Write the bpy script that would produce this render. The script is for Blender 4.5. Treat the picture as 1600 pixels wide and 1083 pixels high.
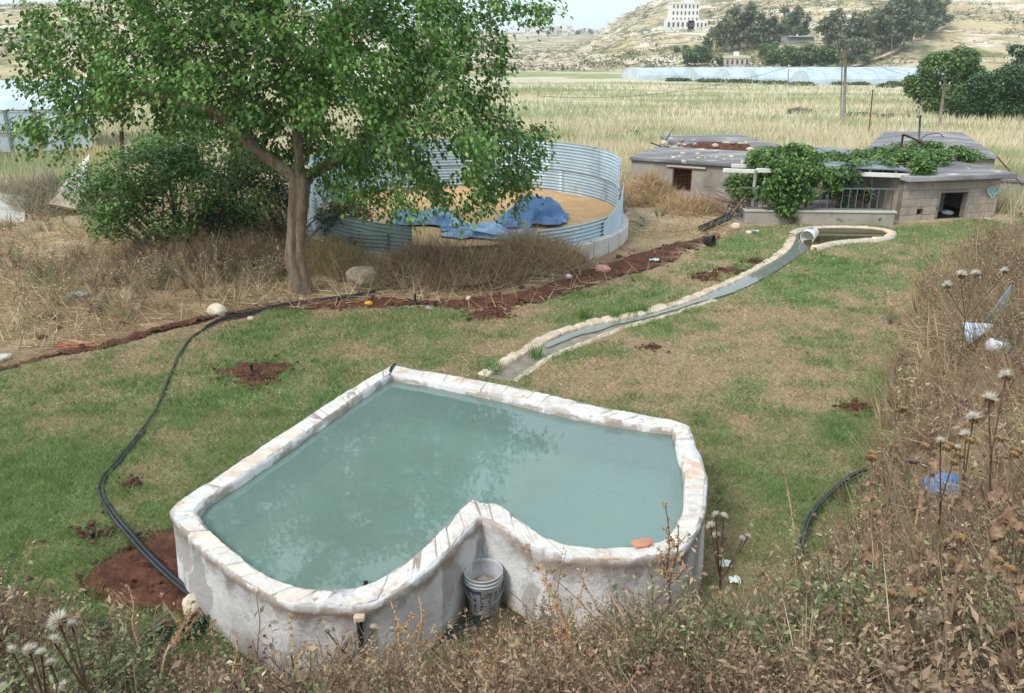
import bpy, bmesh, math, random
import numpy as np
from mathutils import Vector, Matrix

for _o in list(bpy.data.objects):
    bpy.data.objects.remove(_o)
S = bpy.context.scene
COL = S.collection
rng = np.random.default_rng(7)
random.seed(7)

# ------------------------------------------------------------------ camera
F_PX, CAM_H = 1300.0, 4.28
PITCH = math.atan(486.5 / F_PX)
cam = bpy.data.cameras.new('camera')
cam.sensor_fit = 'HORIZONTAL'
cam.sensor_width = 36.0
cam.lens = F_PX / 1600.0 * 36.0
cam.clip_start = 0.05
cam.clip_end = 6000.0
cam_o = bpy.data.objects.new('camera', cam)
COL.objects.link(cam_o)
cam_o.location = (0, 0, CAM_H)
cam_o.rotation_euler = (math.radians(90) - PITCH, 0, 0)
S.camera = cam_o

# ------------------------------------------------------------------ sky, sun, exposure
SUN_EL, SUN_AZ = math.radians(45), math.radians(-135)      # sun behind the camera, veiled
W = bpy.data.worlds.new('World')
S.world = W
W.use_nodes = True
wn, wl = W.node_tree.nodes, W.node_tree.links
wn.clear()
w_out = wn.new('ShaderNodeOutputWorld')
w_bg = wn.new('ShaderNodeBackground')
w_sky = wn.new('ShaderNodeTexSky')
w_sky.sky_type = 'NISHITA'
w_sky.sun_disc = False
w_sky.sun_elevation = SUN_EL
w_sky.sun_rotation = SUN_AZ
w_sky.air_density = 1.0
w_sky.dust_density = 0.9
w_sky.ozone_density = 1.0
w_hsv = wn.new('ShaderNodeHueSaturation')
w_hsv.inputs['Saturation'].default_value = 0.6
wl.new(w_sky.outputs[0], w_hsv.inputs['Color'])
w_veil = wn.new('ShaderNodeMix'); w_veil.data_type = 'RGBA'      # thin high cloud: a pale veil over the whole sky
w_veil.inputs[0].default_value = 0.74
w_veil.inputs[7].default_value = (4.05, 4.9, 5.2, 1)
wl.new(w_hsv.outputs[0], w_veil.inputs[6])
wl.new(w_veil.outputs[2], w_bg.inputs[0])
w_bg.inputs[1].default_value = 0.15
wl.new(w_bg.outputs[0], w_out.inputs[0])

sun = bpy.data.lights.new('sun', 'SUN')
sun.energy = 1.5
sun.angle = math.radians(18)
sun.color = (1.0, 0.95, 0.88)
sun_o = bpy.data.objects.new('sun', sun)
COL.objects.link(sun_o)
_sd = Vector((math.sin(SUN_AZ) * math.cos(SUN_EL), math.cos(SUN_AZ) * math.cos(SUN_EL), math.sin(SUN_EL)))
sun_o.rotation_euler = _sd.to_track_quat('Z', 'Y').to_euler()
sun_o.location = (0, 0, 60)

S.view_settings.view_transform = 'Standard'
S.view_settings.look = 'None'
S.view_settings.gamma = 1.0
S.view_settings.exposure = 0.82
S.render.resolution_x, S.render.resolution_y = 1024, 693

# ------------------------------------------------------------------ camera rays -> places on the ground
CP, SP = math.cos(PITCH), math.sin(PITCH)
def ray(px, py):
    u = (px - 800.0) / F_PX
    v = (541.5 - py) / F_PX
    return np.array((u, CP + v * SP, -SP + v * CP))
def P(px, py, z=0.0):
    d = ray(px, py)
    t = (z - CAM_H) / d[2]
    return np.array((d[0] * t, d[1] * t, z))
def PY(px, py, y):
    d = ray(px, py)
    t = y / d[1]
    return np.array((d[0] * t, y, CAM_H + d[2] * t))

# ------------------------------------------------------------------ numeric helpers
def lin(c):
    c = np.asarray(c, float) / 255.0
    return np.where(c <= 0.04045, c / 12.92, ((c + 0.055) / 1.055) ** 2.4)
def C(r, g, b):
    return tuple(float(v) for v in lin((r, g, b)))
def sstep(a, b, x):
    t = np.clip((np.asarray(x, float) - a) / (b - a), 0, 1)
    return t * t * (3 - 2 * t)
def _h(ix, iy, iz, seed):
    n = (ix.astype(np.int64) * 374761393 + iy.astype(np.int64) * 668265263 + iz.astype(np.int64) * 2147483647 + seed * 974634777) & 0xFFFFFFFF
    n = ((n ^ (n >> 13)) * 1274126177) & 0xFFFFFFFF
    n = (n ^ (n >> 16)) & 0xFFFFFFFF
    return n / 4294967295.0
def noise3(x, y, z, seed=0):
    x, y, z = np.broadcast_arrays(np.asarray(x, float), np.asarray(y, float), np.asarray(z, float))
    ix, iy, iz = np.floor(x), np.floor(y), np.floor(z)
    fx, fy, fz = x - ix, y - iy, z - iz
    fx = fx * fx * (3 - 2 * fx); fy = fy * fy * (3 - 2 * fy); fz = fz * fz * (3 - 2 * fz)
    r = 0
    for dx in (0, 1):
        for dy in (0, 1):
            for dz in (0, 1):
                w = (fx if dx else 1 - fx) * (fy if dy else 1 - fy) * (fz if dz else 1 - fz)
                r = r + w * _h(ix + dx, iy + dy, iz + dz, seed)
    return r
def fbm(x, y, z=0.0, seed=0, o=4):
    r, a, t = 0, 0.5, 0
    for k in range(o):
        r = r + a * noise3(np.asarray(x) * 2 ** k, np.asarray(y) * 2 ** k, np.asarray(z) * 2 ** k + 3.7 * k, seed + k)
        t += a
        a *= 0.5
    return r / t
def inside(x, y, poly):
    x, y = np.asarray(x, float), np.asarray(y, float)
    r = np.zeros(x.shape, bool)
    n = len(poly)
    for i in range(n):
        x1, y1 = poly[i][0], poly[i][1]
        x2, y2 = poly[(i + 1) % n][0], poly[(i + 1) % n][1]
        if y1 == y2:
            continue
        c = ((y1 > y) != (y2 > y)) & (x < (x2 - x1) * (y - y1) / (y2 - y1) + x1)
        r ^= c
    return r
def dist_line(x, y, pts, closed=False):
    x, y = np.asarray(x, float), np.asarray(y, float)
    best = np.full(x.shape, 1e9)
    n = len(pts)
    for i in range(n if closed else n - 1):
        ax, ay = pts[i][0], pts[i][1]
        bx, by = pts[(i + 1) % n][0], pts[(i + 1) % n][1]
        dx, dy = bx - ax, by - ay
        t = np.clip(((x - ax) * dx + (y - ay) * dy) / (dx * dx + dy * dy + 1e-12), 0, 1)
        best = np.minimum(best, np.hypot(x - ax - t * dx, y - ay - t * dy))
    return best
def spline(pts, n):
    """Catmull-Rom through pts, n samples evenly spaced by length."""
    p = np.array(pts, float)
    q = np.vstack((2 * p[0] - p[1], p, 2 * p[-1] - p[-2]))
    out = []
    for i in range(1, len(q) - 2):
        t = np.linspace(0, 1, 12, endpoint=False)[:, None]
        a, b, c, d = q[i - 1], q[i], q[i + 1], q[i + 2]
        out.append(0.5 * (2 * b + (c - a) * t + (2 * a - 5 * b + 4 * c - d) * t * t + (3 * b - a - 3 * c + d) * t ** 3))
    out.append(p[-1:])
    s = np.vstack(out)
    L = np.concatenate(([0], np.cumsum(np.linalg.norm(np.diff(s, axis=0), axis=1))))
    u = np.linspace(0, L[-1], n)
    return np.stack([np.interp(u, L, s[:, k]) for k in range(s.shape[1])], 1)

# ------------------------------------------------------------------ the lie of the land
FOOT = [(-40, 4.6), (-9, 5.0), (-4.2, 5.05), (-2.7, 4.75), (-1.5, 4.32), (-0.7, 4.55), (0.1, 4.85), (1.0, 4.85), (1.9, 5.2),
        (2.7, 6.15), (3.6, 7.5), (4.4, 8.9), (5.3, 10.8), (6.6, 13.3), (8.6, 16.0), (10.6, 18.2), (12.4, 19.6), (15, 20.6), (40, 22)]
BANK = FOOT + [(40, -40), (-40, -40)]
def colpx(x, y):
    return 800 + F_PX * (x / np.maximum(y, 1.0)) / (1.0 / CP) * (1.0 / (CP * CP))
def rowslope(r):
    return np.tan(np.arctan((541.5 - np.asarray(r, float)) / F_PX) - PITCH)
def bank(x, y):
    s = np.where(inside(x, y, BANK), dist_line(x, y, FOOT), 0.0)
    amp = np.interp(y, [-5, 5, 9, 14, 20], [2.8, 2.7, 2.3, 1.5, 0.6])
    return amp * (1 - np.exp(-s / 2.4)) + 0.10 * fbm(x * 1.3, y * 1.3, 0, 11) * sstep(0, 0.8, s)
def field(x, y):
    d = np.hypot(x, np.maximum(y, 0))
    z = np.interp(d, [0, 25, 32, 63, 160, 260, 3000], [0, 0, -0.25, -1.6, -3.7, -4.2, -4.2])
    z = z + 0.5 * (fbm(x * 0.03, y * 0.03, 0, 5) - 0.5) * sstep(34, 60, d)
    m = sstep(14.5, 18, y) * sstep(4.0, 2.0, x) * sstep(60, 40, d)
    return z + 0.12 * (fbm(x * 0.7, y * 0.7, 0, 21) - 0.4) * m
def H0(x, y):
    x, y = np.asarray(x, float), np.asarray(y, float)
    return np.where(y < 60, field(x, y) + bank(x, y), field(x, y))
def hills(x, y):
    x, y = np.asarray(x, float), np.asarray(y, float)
    px = colpx(x, y)
    base = -4.4
    def hill(rows_x, rows_y, y0, y1, pw):
        zr = CAM_H + rowslope(np.interp(px, rows_x, rows_y)) * y1
        t = np.clip((y - y0) / (y1 - y0), 0, 1)
        h = base + (zr - base) * t ** pw
        over = np.clip((y - y1) / 400.0, 0, 1)
        return h - over * (zr - base) * 0.6
    r = hill([700, 905, 930, 955, 985, 1020, 1065, 1150, 1300, 1600, 2600], [140, 74, 55, 36, 17, 0, -18, -48, -80, -110, -130], 195, 620, 1.25)
    l = hill([-900, 0, 100, 250, 400, 520, 640, 760, 860], [-10, 9, 6, -2, -4, 20, 45, 66, 90], 150, 480, 1.15)
    f = hill([-900, 600, 740, 860, 940, 1100, 2000], [20, 52, 50, 48, 49, 52, 60], 500, 1500, 1.0)
    z = np.maximum(np.maximum(r, l), f)
    a = sstep(200, 420, y)
    z = z + a * (6.0 * (fbm(x * 0.012, y * 0.012, 0, 31) - 0.5) + 1.6 * (fbm(x * 0.06, y * 0.06, 0, 33, 3) - 0.5)) * np.clip((z + 4.5) / 12, 0, 1)
    st = 3.2                                                     # terraces
    q = z / st + 0.8 * fbm(x * 0.02, y * 0.02, 0, 37)
    k = np.floor(q); fr = q - k
    zt = z + (sstep(0.55, 0.95, fr) - fr) * st * 0.55
    return np.where(z > -1.5, zt, z)
def H(x, y):
    x, y = np.asarray(x, float), np.asarray(y, float)
    return np.where(y > 150, np.maximum(H0(x, y), hills(x, y)), H0(x, y))
def hit(px, py, tmax=1600, above=0.0):
    """where the ray through a pixel meets the land (or comes within `above` of it)"""
    d = ray(px, py)
    t = np.geomspace(1.5, tmax, 420)
    for _ in range(3):
        q = d[None] * t[:, None]
        b = CAM_H + q[:, 2] < H(q[:, 0], q[:, 1]) + above
        k = int(np.argmax(b)) if b.any() else len(t) - 1
        lo, hi = t[max(k - 1, 0)], t[k]
        t = np.linspace(lo, hi, 24)
    q = d * hi
    return np.array((q[0], q[1], CAM_H + q[2]))

# ------------------------------------------------------------------ mesh helpers
def tag(o, label=None, cat=None, group=None, kind=None):
    if label: o['label'] = label
    if cat: o['category'] = cat
    if group: o['group'] = group
    if kind: o['kind'] = kind
    return o
def empty(name, loc, rz=0.0, **k):
    o = bpy.data.objects.new(name, None)
    o.empty_display_size = 0.2
    COL.objects.link(o)
    o.location = [float(v) for v in loc]
    o.rotation_euler = (0, 0, rz)
    return tag(o, **k)
def link(name, me, m, parent=None, loc=None, **k):
    o = bpy.data.objects.new(name, me)
    COL.objects.link(o)
    if m is not None and len(me.materials) == 0:
        me.materials.append(m)
    if loc is not None:
        o.location = [float(v) for v in loc]
    if parent is not None:
        o.parent = parent
    return tag(o, **k)
def adopt(o, parent):
    """parent o but keep where it stands (parents are unscaled)."""
    o.parent = parent
    o.matrix_parent_inverse = Matrix.LocRotScale(parent.location, parent.rotation_euler, None).inverted()
    return o
def subpart(o, part):
    """hang o under a part whose mesh is already laid out in place"""
    o.parent = part
    o.matrix_parent_inverse = Matrix.Identity(4)
    return o
def mesh_np(name, V, Fc, col=None, smooth=False):
    V = np.ascontiguousarray(V, np.float32); Fc = np.ascontiguousarray(Fc, np.int32)
    n, k = Fc.shape
    me = bpy.data.meshes.new(name)
    me.vertices.add(len(V)); me.vertices.foreach_set('co', V.ravel())
    me.loops.add(n * k); me.loops.foreach_set('vertex_index', Fc.ravel())
    me.polygons.add(n)
    me.polygons.foreach_set('loop_start', np.arange(0, n * k, k, dtype=np.int32))
    if smooth:
        me.polygons.foreach_set('use_smooth', np.ones(n, bool))
    if col is not None:
        a = me.attributes.new('col', 'FLOAT_COLOR', 'POINT')
        c4 = np.ones((len(V), 4), np.float32); c4[:, :3] = col
        a.data.foreach_set('color', c4.ravel())
    me.update(calc_edges=True)
    return me
class MB:
    def __init__(s): s.v = []; s.f = []; s.sm = []
    def add(s, vs, fs, smooth=False):
        b = len(s.v)
        s.v += [tuple(float(c) for c in q) for q in vs]
        s.f += [tuple(b + i for i in f) for f in fs]
        s.sm += [smooth] * len(fs)
        return s
    def box(s, c, size, rz=0.0, M=None):
        hx, hy, hz = size[0] / 2, size[1] / 2, size[2] / 2
        vs = [(x * hx, y * hy, z * hz) for z in (-1, 1) for y in (-1, 1) for x in (-1, 1)]
        if M is None: M = Matrix.Rotation(rz, 3, 'Z')
        vs = [tuple(M @ Vector(v) + Vector([float(k) for k in c])) for v in vs]
        return s.add(vs, [(0, 2, 3, 1), (4, 5, 7, 6), (0, 1, 5, 4), (2, 6, 7, 3), (0, 4, 6, 2), (1, 3, 7, 5)])
    def bar(s, a, b, w, h):
        a, b = Vector([float(k) for k in a]), Vector([float(k) for k in b])
        d = b - a
        q = d.to_track_quat('X', 'Z').to_matrix()
        return s.box((a + b) / 2, (d.length, w, h), M=q)
    def tube(s, pts, r, n=8, cap=True, smooth=True):
        pts = [Vector([float(k) for k in p]) for p in pts]
        if not hasattr(r, '__len__'): r = [r] * len(pts)
        vs, fs = [], []
        up = Vector((0, 0, 1)); prev = None
        for i, p in enumerate(pts):
            t = (pts[min(i + 1, len(pts) - 1)] - pts[max(i - 1, 0)])
            t = t.normalized() if t.length > 1e-9 else Vector((0, 0, 1))
            if prev is None:
                a = t.cross(up)
                if a.length < 0.05: a = t.cross(Vector((1, 0, 0)))
            else:
                a = prev - t * prev.dot(t)
            a.normalize(); prev = a
            b = t.cross(a)
            for k in range(n):
                w = 2 * math.pi * k / n
                vs.append(p + (a * math.cos(w) + b * math.sin(w)) * r[i])
        for i in range(len(pts) - 1):
            for k in range(n):
                fs.append((i * n + k, i * n + (k + 1) % n, (i + 1) * n + (k + 1) % n, (i + 1) * n + k))
        s.add(vs, fs, smooth)
        if cap:
            b = len(s.v) - len(vs)
            s.f.append(tuple(b + k for k in range(n))); s.sm.append(False)
            s.f.append(tuple(b + (len(pts) - 1) * n + k for k in reversed(range(n)))); s.sm.append(False)
        return s
    def lathe(s, prof, n=24, c=(0, 0, 0), smooth=True):
        vs, fs = [], []
        for r, z in prof:
            for k in range(n):
                w = 2 * math.pi * k / n
                vs.append((c[0] + r * math.cos(w), c[1] + r * math.sin(w), c[2] + z))
        for i in range(len(prof) - 1):
            for k in range(n):
                fs.append((i * n + k, i * n + (k + 1) % n, (i + 1) * n + (k + 1) % n, (i + 1) * n + k))
        return s.add(vs, fs, smooth)
    def prism(s, poly, z0, z1):
        n = len(poly)
        vs = [(p[0], p[1], z0) for p in poly] + [(p[0], p[1], z1) for p in poly]
        fs = [tuple(reversed(range(n))), tuple(range(n, 2 * n))] + [(i, (i + 1) % n, n + (i + 1) % n, n + i) for i in range(n)]
        return s.add(vs, fs)
    def mesh(s, name):
        me = bpy.data.meshes.new(name)
        me.from_pydata(s.v, [], s.f)
        me.polygons.foreach_set('use_smooth', np.array(s.sm, bool))
        me.update()
        return me
    def build(s, name, m, parent=None, bevel=0.0, seg=2, **k):
        o = link(name, s.mesh(name), m, **k)
        if bevel:
            b = o.modifiers.new('bevel', 'BEVEL'); b.width = bevel; b.segments = seg; b.limit_method = 'ANGLE'
        if parent is not None:
            adopt(o, parent)
        return o
def rock_mesh(name, r, seed, flat=0.75, sub=2, rough=0.35):
    bm = bmesh.new()
    bmesh.ops.create_icosphere(bm, subdivisions=sub, radius=1.0)
    for v in bm.verts:
        c = v.co
        k = 1 + rough * (float(fbm(c.x * 1.3 + 9, c.y * 1.3, c.z * 1.3, seed, 3)) - 0.5) * 2
        v.co = Vector((c.x * k * r[0], c.y * k * r[1], c.z * k * r[2] * flat))
    me = bpy.data.meshes.new(name)
    bm.to_mesh(me); bm.free()
    return me

# ------------------------------------------------------------------ procedural materials
def _base(name):
    m = bpy.data.materials.new(name)
    m.use_nodes = True
    nt = m.node_tree
    nt.nodes.clear()
    out = nt.nodes.new('ShaderNodeOutputMaterial')
    b = nt.nodes.new('ShaderNodeBsdfPrincipled')
    nt.links.new(b.outputs[0], out.inputs[0])
    return m, nt, b, out
def N(nt, t, **kw):
    n = nt.nodes.new(t)
    for k, v in kw.items():
        if k.startswith('i_'): n.inputs[k[2:].replace('_', ' ')].default_value = v
        else: setattr(n, k, v)
    return n
def noise_node(nt, scale, detail=6, rough=0.6, obj=False, stretch=None, dist=0.0):
    if obj:
        co = N(nt, 'ShaderNodeTexCoord').outputs['Object']
    else:
        co = N(nt, 'ShaderNodeNewGeometry').outputs['Position']
    if stretch:
        mp = N(nt, 'ShaderNodeMapping'); mp.inputs['Scale'].default_value = stretch
        nt.links.new(co, mp.inputs[0]); co = mp.outputs[0]
    n = N(nt, 'ShaderNodeTexNoise')
    n.inputs['Scale'].default_value = scale; n.inputs['Detail'].default_value = detail
    n.inputs['Roughness'].default_value = rough; n.inputs['Distortion'].default_value = dist
    nt.links.new(co, n.inputs['Vector'])
    return n
def ramp(nt, src, stops):
    r = N(nt, 'ShaderNodeValToRGB')
    e = r.color_ramp.elements
    while len(e) > 1: e.remove(e[-1])
    e[0].position = stops[0][0]; e[0].color = (*stops[0][1], 1)
    for p, c in stops[1:]:
        q = e.new(p); q.color = (*c, 1)
    nt.links.new(src, r.inputs[0])
    return r
def mixc(nt, fac, a, b, mode='MIX'):
    m = N(nt, 'ShaderNodeMix', data_type='RGBA', blend_type=mode)
    for s, i in ((fac, 0), (a, 6), (b, 7)):
        if hasattr(s, 'links'): nt.links.new(s, m.inputs[i])
        elif i == 0: m.inputs[0].default_value = s
        else: m.inputs[i].default_value = (*s, 1)
    return m.outputs[2]
def bump(nt, b, src, strength, dist=0.02):
    n = N(nt, 'ShaderNodeBump')
    n.inputs['Strength'].default_value = strength; n.inputs['Distance'].default_value = dist
    nt.links.new(src, n.inputs['Height'])
    nt.links.new(n.outputs[0], b.inputs['Normal'])
def mat(name, stops, scale=4.0, rough=0.85, bmp=0.0, bscale=None, bdist=0.02, detail=6, obj=False, stretch=None, spec=0.25,
        metal=0.0, speck=None, rand=0.0, dist=0.0):
    m, nt, b, out = _base(name)
    n = noise_node(nt, scale, detail, 0.62, obj, stretch, dist)
    c = ramp(nt, n.outputs[0], stops).outputs[0]
    if speck:                                   # (colour, scale, threshold) stains and wear with their own shape
        for sc_, sS, sT in speck:
            n2 = noise_node(nt, sS, 4, 0.6, obj)
            f = ramp(nt, n2.outputs[0], [(sT, (0, 0, 0)), (min(sT + 0.09, 1), (1, 1, 1))]).outputs[0]
            c = mixc(nt, f, c, sc_)
    if rand:
        oi = N(nt, 'ShaderNodeObjectInfo')
        mr = N(nt, 'ShaderNodeMapRange'); mr.inputs['To Min'].default_value = 1 - rand; mr.inputs['To Max'].default_value = 1 + rand
        nt.links.new(oi.outputs['Random'], mr.inputs[0])
        v = N(nt, 'ShaderNodeVectorMath', operation='SCALE')
        nt.links.new(c, v.inputs[0]); nt.links.new(mr.outputs[0], v.inputs['Scale'])
        c = v.outputs[0]
    nt.links.new(c, b.inputs['Base Color'])
    b.inputs['Roughness'].default_value = rough
    b.inputs['Specular IOR Level'].default_value = spec
    b.inputs['Metallic'].default_value = metal
    if bmp:
        bump(nt, b, noise_node(nt, bscale or scale * 4, 6, 0.65, obj).outputs[0], bmp, bdist)
    return m
def colmat(name, rough=0.6, trans=0.25, spec=0.25, nscale=0.0, namp=0.25, bmp=0.0, bscale=20, bdist=0.02):
    """colour comes with the geometry (each leaf or blade its own), plus fine noise"""
    m, nt, b, out = _base(name)
    a = N(nt, 'ShaderNodeAttribute', attribute_name='col')
    c = a.outputs['Color']
    if nscale:
        n = noise_node(nt, nscale, 6, 0.65)
        f = ramp(nt, n.outputs[0], [(0.25, (1 - namp,) * 3), (0.75, (1 + namp,) * 3)]).outputs[0]
        c = mixc(nt, 1.0, c, f, 'MULTIPLY')
    nt.links.new(c, b.inputs['Base Color'])
    b.inputs['Roughness'].default_value = rough
    b.inputs['Specular IOR Level'].default_value = spec
    if bmp:
        bump(nt, b, noise_node(nt, bscale, 7, 0.7).outputs[0], bmp, bdist)
    if trans:
        t = N(nt, 'ShaderNodeBsdfTranslucent')
        nt.links.new(c, t.inputs[0])
        x = N(nt, 'ShaderNodeMixShader'); x.inputs[0].default_value = trans
        nt.links.new(b.outputs[0], x.inputs[1]); nt.links.new(t.outputs[0], x.inputs[2])
        nt.links.new(x.outputs[0], out.inputs[0])
    return m
def plain(name, c, rough=0.6, spec=0.3, metal=0.0, var=0.12, scale=6.0):
    c = np.array(c)
    return mat(name, [(0.3, tuple(c * (1 - var))), (0.7, tuple(np.minimum(c * (1 + var), 1)))], scale, rough, spec=spec, metal=metal, obj=False)
def watermat(name, tint, murk, murk_amt, wave_scale, wave, rough=0.02, ior=1.5):
    m, nt, b, out = _base(name)
    nt.nodes.remove(b)
    fr = N(nt, 'ShaderNodeFresnel'); fr.inputs[0].default_value = ior
    gl = N(nt, 'ShaderNodeBsdfGlossy'); gl.inputs['Roughness'].default_value = rough
    tr = N(nt, 'ShaderNodeBsdfTransparent'); tr.inputs[0].default_value = (*tint, 1)
    df = N(nt, 'ShaderNodeBsdfDiffuse')
    n = noise_node(nt, 0.9, 5, 0.6)
    cc = ramp(nt, n.outputs[0], [(0.3, tuple(np.array(murk) * 0.9)), (0.7, tuple(np.array(murk) * 1.08))])
    nt.links.new(cc.outputs[0], df.inputs[0])
    wv = noise_node(nt, wave_scale, 3, 0.5, stretch=(1, 0.7, 1))
    bp = N(nt, 'ShaderNodeBump'); bp.inputs['Strength'].default_value = wave; bp.inputs['Distance'].default_value = 0.02
    nt.links.new(wv.outputs[0], bp.inputs['Height'])
    nt.links.new(bp.outputs[0], gl.inputs['Normal']); nt.links.new(bp.outputs[0], fr.inputs['Normal'])
    a = N(nt, 'ShaderNodeMixShader'); a.inputs[0].default_value = murk_amt
    nt.links.new(tr.outputs[0], a.inputs[1]); nt.links.new(df.outputs[0], a.inputs[2])
    x = N(nt, 'ShaderNodeMixShader')
    nt.links.new(fr.outputs[0], x.inputs[0]); nt.links.new(a.outputs[0], x.inputs[1]); nt.links.new(gl.outputs[0], x.inputs[2])
    nt.links.new(x.outputs[0], out.inputs[0])
    return m
# ================================================================== MATERIALS
M_CONC = mat('concrete', [(0.25, C(120, 112, 104)), (0.5, C(158, 150, 142)), (0.8, C(182, 175, 166))], 1.6, 0.9, 0.35, 18, speck=[(C(92, 84, 78), 3.1, 0.6)])
M_ROOF = mat('weathered_slab', [(0.25, C(95, 92, 94)), (0.5, C(128, 124, 126)), (0.72, C(172, 168, 170))], 1.1, 0.9, 0.4, 14, stretch=(0.5, 1.7, 1), speck=[(C(205, 202, 200), 1.9, 0.62)])
M_BLOCK = mat('concrete_block', [(0.25, C(146, 134, 124)), (0.55, C(172, 160, 149)), (0.85, C(190, 180, 168))], 3.0, 0.95, 0.4, 30, rand=0.07)
M_WHITEPAINT = plain('white_paint', C(226, 222, 214), 0.5)
M_BLACKPIPE = plain('black_polythene', C(38, 40, 44), 0.35, 0.5, var=0.25)
M_GALV = mat('galvanised_steel', [(0.3, C(150, 165, 175)), (0.7, C(195, 207, 214))], 1.5, 0.45, metal=0.55, spec=0.5, rand=0.06)
M_RUST = mat('rusty_steel', [(0.3, C(78, 50, 38)), (0.7, C(125, 88, 66))], 9, 0.85, 0.3, 40)
M_STEEL = plain('grey_steel', C(120, 124, 128), 0.5, 0.4, 0.4)
M_DARK = plain('painted_inside_shade', C(24, 22, 21), 0.95)  # near-black colour standing in for the shade inside the huts
M_WOOD = mat('grey_wood', [(0.3, C(130, 110, 88)), (0.7, C(178, 152, 120))], 5, 0.85, 0.3, 25, stretch=(1, 1, 0.15))
M_SOIL = mat('red_soil', [(0.25, C(70, 45, 37)), (0.5, C(98, 64, 50)), (0.72, C(126, 86, 66)), (0.85, C(150, 118, 94))], 7.0, 0.98, 0.9, 22, 0.05)
M_LIMESTONE = mat('pale_limestone', [(0.25, C(160, 140, 118)), (0.5, C(200, 182, 160)), (0.8, C(220, 208, 190))], 5, 0.9, 0.45, 26, rand=0.09, speck=[(C(196, 150, 122), 4.0, 0.62)])
M_GRASS = colmat('grass_blades', 0.7, 0.3, 0.15)
M_LEAF = colmat('leaves', 0.42, 0.22, 0.4)
M_DRY = colmat('dry_stems', 0.85, 0.15, 0.15)
M_GROUND = colmat('earth', 0.97, 0.0, 0.1, nscale=2.3, namp=0.38, bmp=0.7, bscale=9, bdist=0.05)
M_BARK = mat('bark', [(0.25, C(88, 74, 64)), (0.5, C(134, 116, 100)), (0.8, C(170, 150, 130))], 7, 0.9, 0.8, 24, 0.03, stretch=(1.6, 1.6, 0.28))

def hillmat():
    m, nt, b, out = _base('rocky_hillside')
    n1 = noise_node(nt, 0.02, 8, 0.68, dist=0.4)
    c = ramp(nt, n1.outputs[0], [(0.28, C(146, 138, 106)), (0.46, C(186, 168, 132)), (0.62, C(206, 188, 154)), (0.8, C(178, 160, 124))]).outputs[0]
    n2 = noise_node(nt, 0.05, 8, 0.7, stretch=(0.45, 0.45, 3.2), dist=0.5)       # ledges of pale rock along the contours
    f2 = ramp(nt, n2.outputs[0], [(0.50, (0, 0, 0)), (0.56, (1, 1, 1))]).outputs[0]
    c = mixc(nt, f2, c, C(226, 214, 194))
    n3 = noise_node(nt, 0.045, 9, 0.75, stretch=(0.7, 0.7, 2.0))
    f3 = ramp(nt, n3.outputs[0], [(0.50, (0, 0, 0)), (0.57, (1, 1, 1))]).outputs[0]
    c = mixc(nt, f3, c, C(126, 126, 94))
    n4 = noise_node(nt, 0.3, 6, 0.7, stretch=(0.6, 0.6, 2.5))
    f4 = ramp(nt, n4.outputs[0], [(0.56, (0, 0, 0)), (0.66, (0.6, 0.6, 0.6))]).outputs[0]
    c = mixc(nt, f4, c, C(124, 108, 88))
    nt.links.new(c, b.inputs['Base Color'])
    b.inputs['Roughness'].default_value = 1.0
    b.inputs['Specular IOR Level'].default_value = 0.05
    bump(nt, b, n4.outputs[0], 0.8, 1.5)
    return m

# ================================================================== GROUND
LAWN_PX = [(-160, 600), (0, 573), (100, 556), (250, 524), (330, 506), (420, 489), (560, 482), (640, 479), (720, 484), (790, 490), (830, 478),
           (900, 456), (1000, 432), (1060, 410), (1110, 382), (1160, 357), (1230, 352), (1300, 349), (1400, 356), (1440, 350), (1530, 342), (1580, 352)]
LAWN = [tuple(P(x, y)[:2]) for x, y in LAWN_PX] + [(12.5, 19.4), (10.8, 18.0), (8.85, 15.8), (6.85, 13.1), (5.55, 10.6), (4.65, 8.75), (3.85, 7.3), (2.85, 6.0), (1.9, 5.2),
        (0.6, 5.05), (-0.6, 4.7), (-1.4, 4.45), (-2.7, 4.85), (-4.2, 5.2), (-9.0, 5.1)]
SOILSTRIP_PX = [(-160, 606), (0, 580), (60, 568), (160, 545), (260, 522), (345, 500), (420, 489), (500, 482), (600, 484), (660, 480), (720, 484), (790, 486), (840, 474), (900, 454), (980, 432),
                (1040, 412), (1090, 390), (1130, 370), (1125, 364), (1090, 374), (1020, 390), (960, 408), (890, 434), (830, 454), (770, 464), (730, 468), (690, 473), (600, 468), (500, 468), (420, 480), (340, 493), (250, 513), (150, 537), (60, 559), (0, 570), (-160, 594)]
SOILSTRIP = [tuple(P(x, y)[:2]) for x, y in SOILSTRIP_PX]
PATCH_PX = [(118, 925), (140, 890), (190, 860), (245, 832), (285, 818), (330, 880), (360, 960), (380, 1010), (300, 1000), (240, 960), (170, 955)]
PATCH = [tuple(P(x, y)[:2]) for x, y in PATCH_PX]

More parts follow.
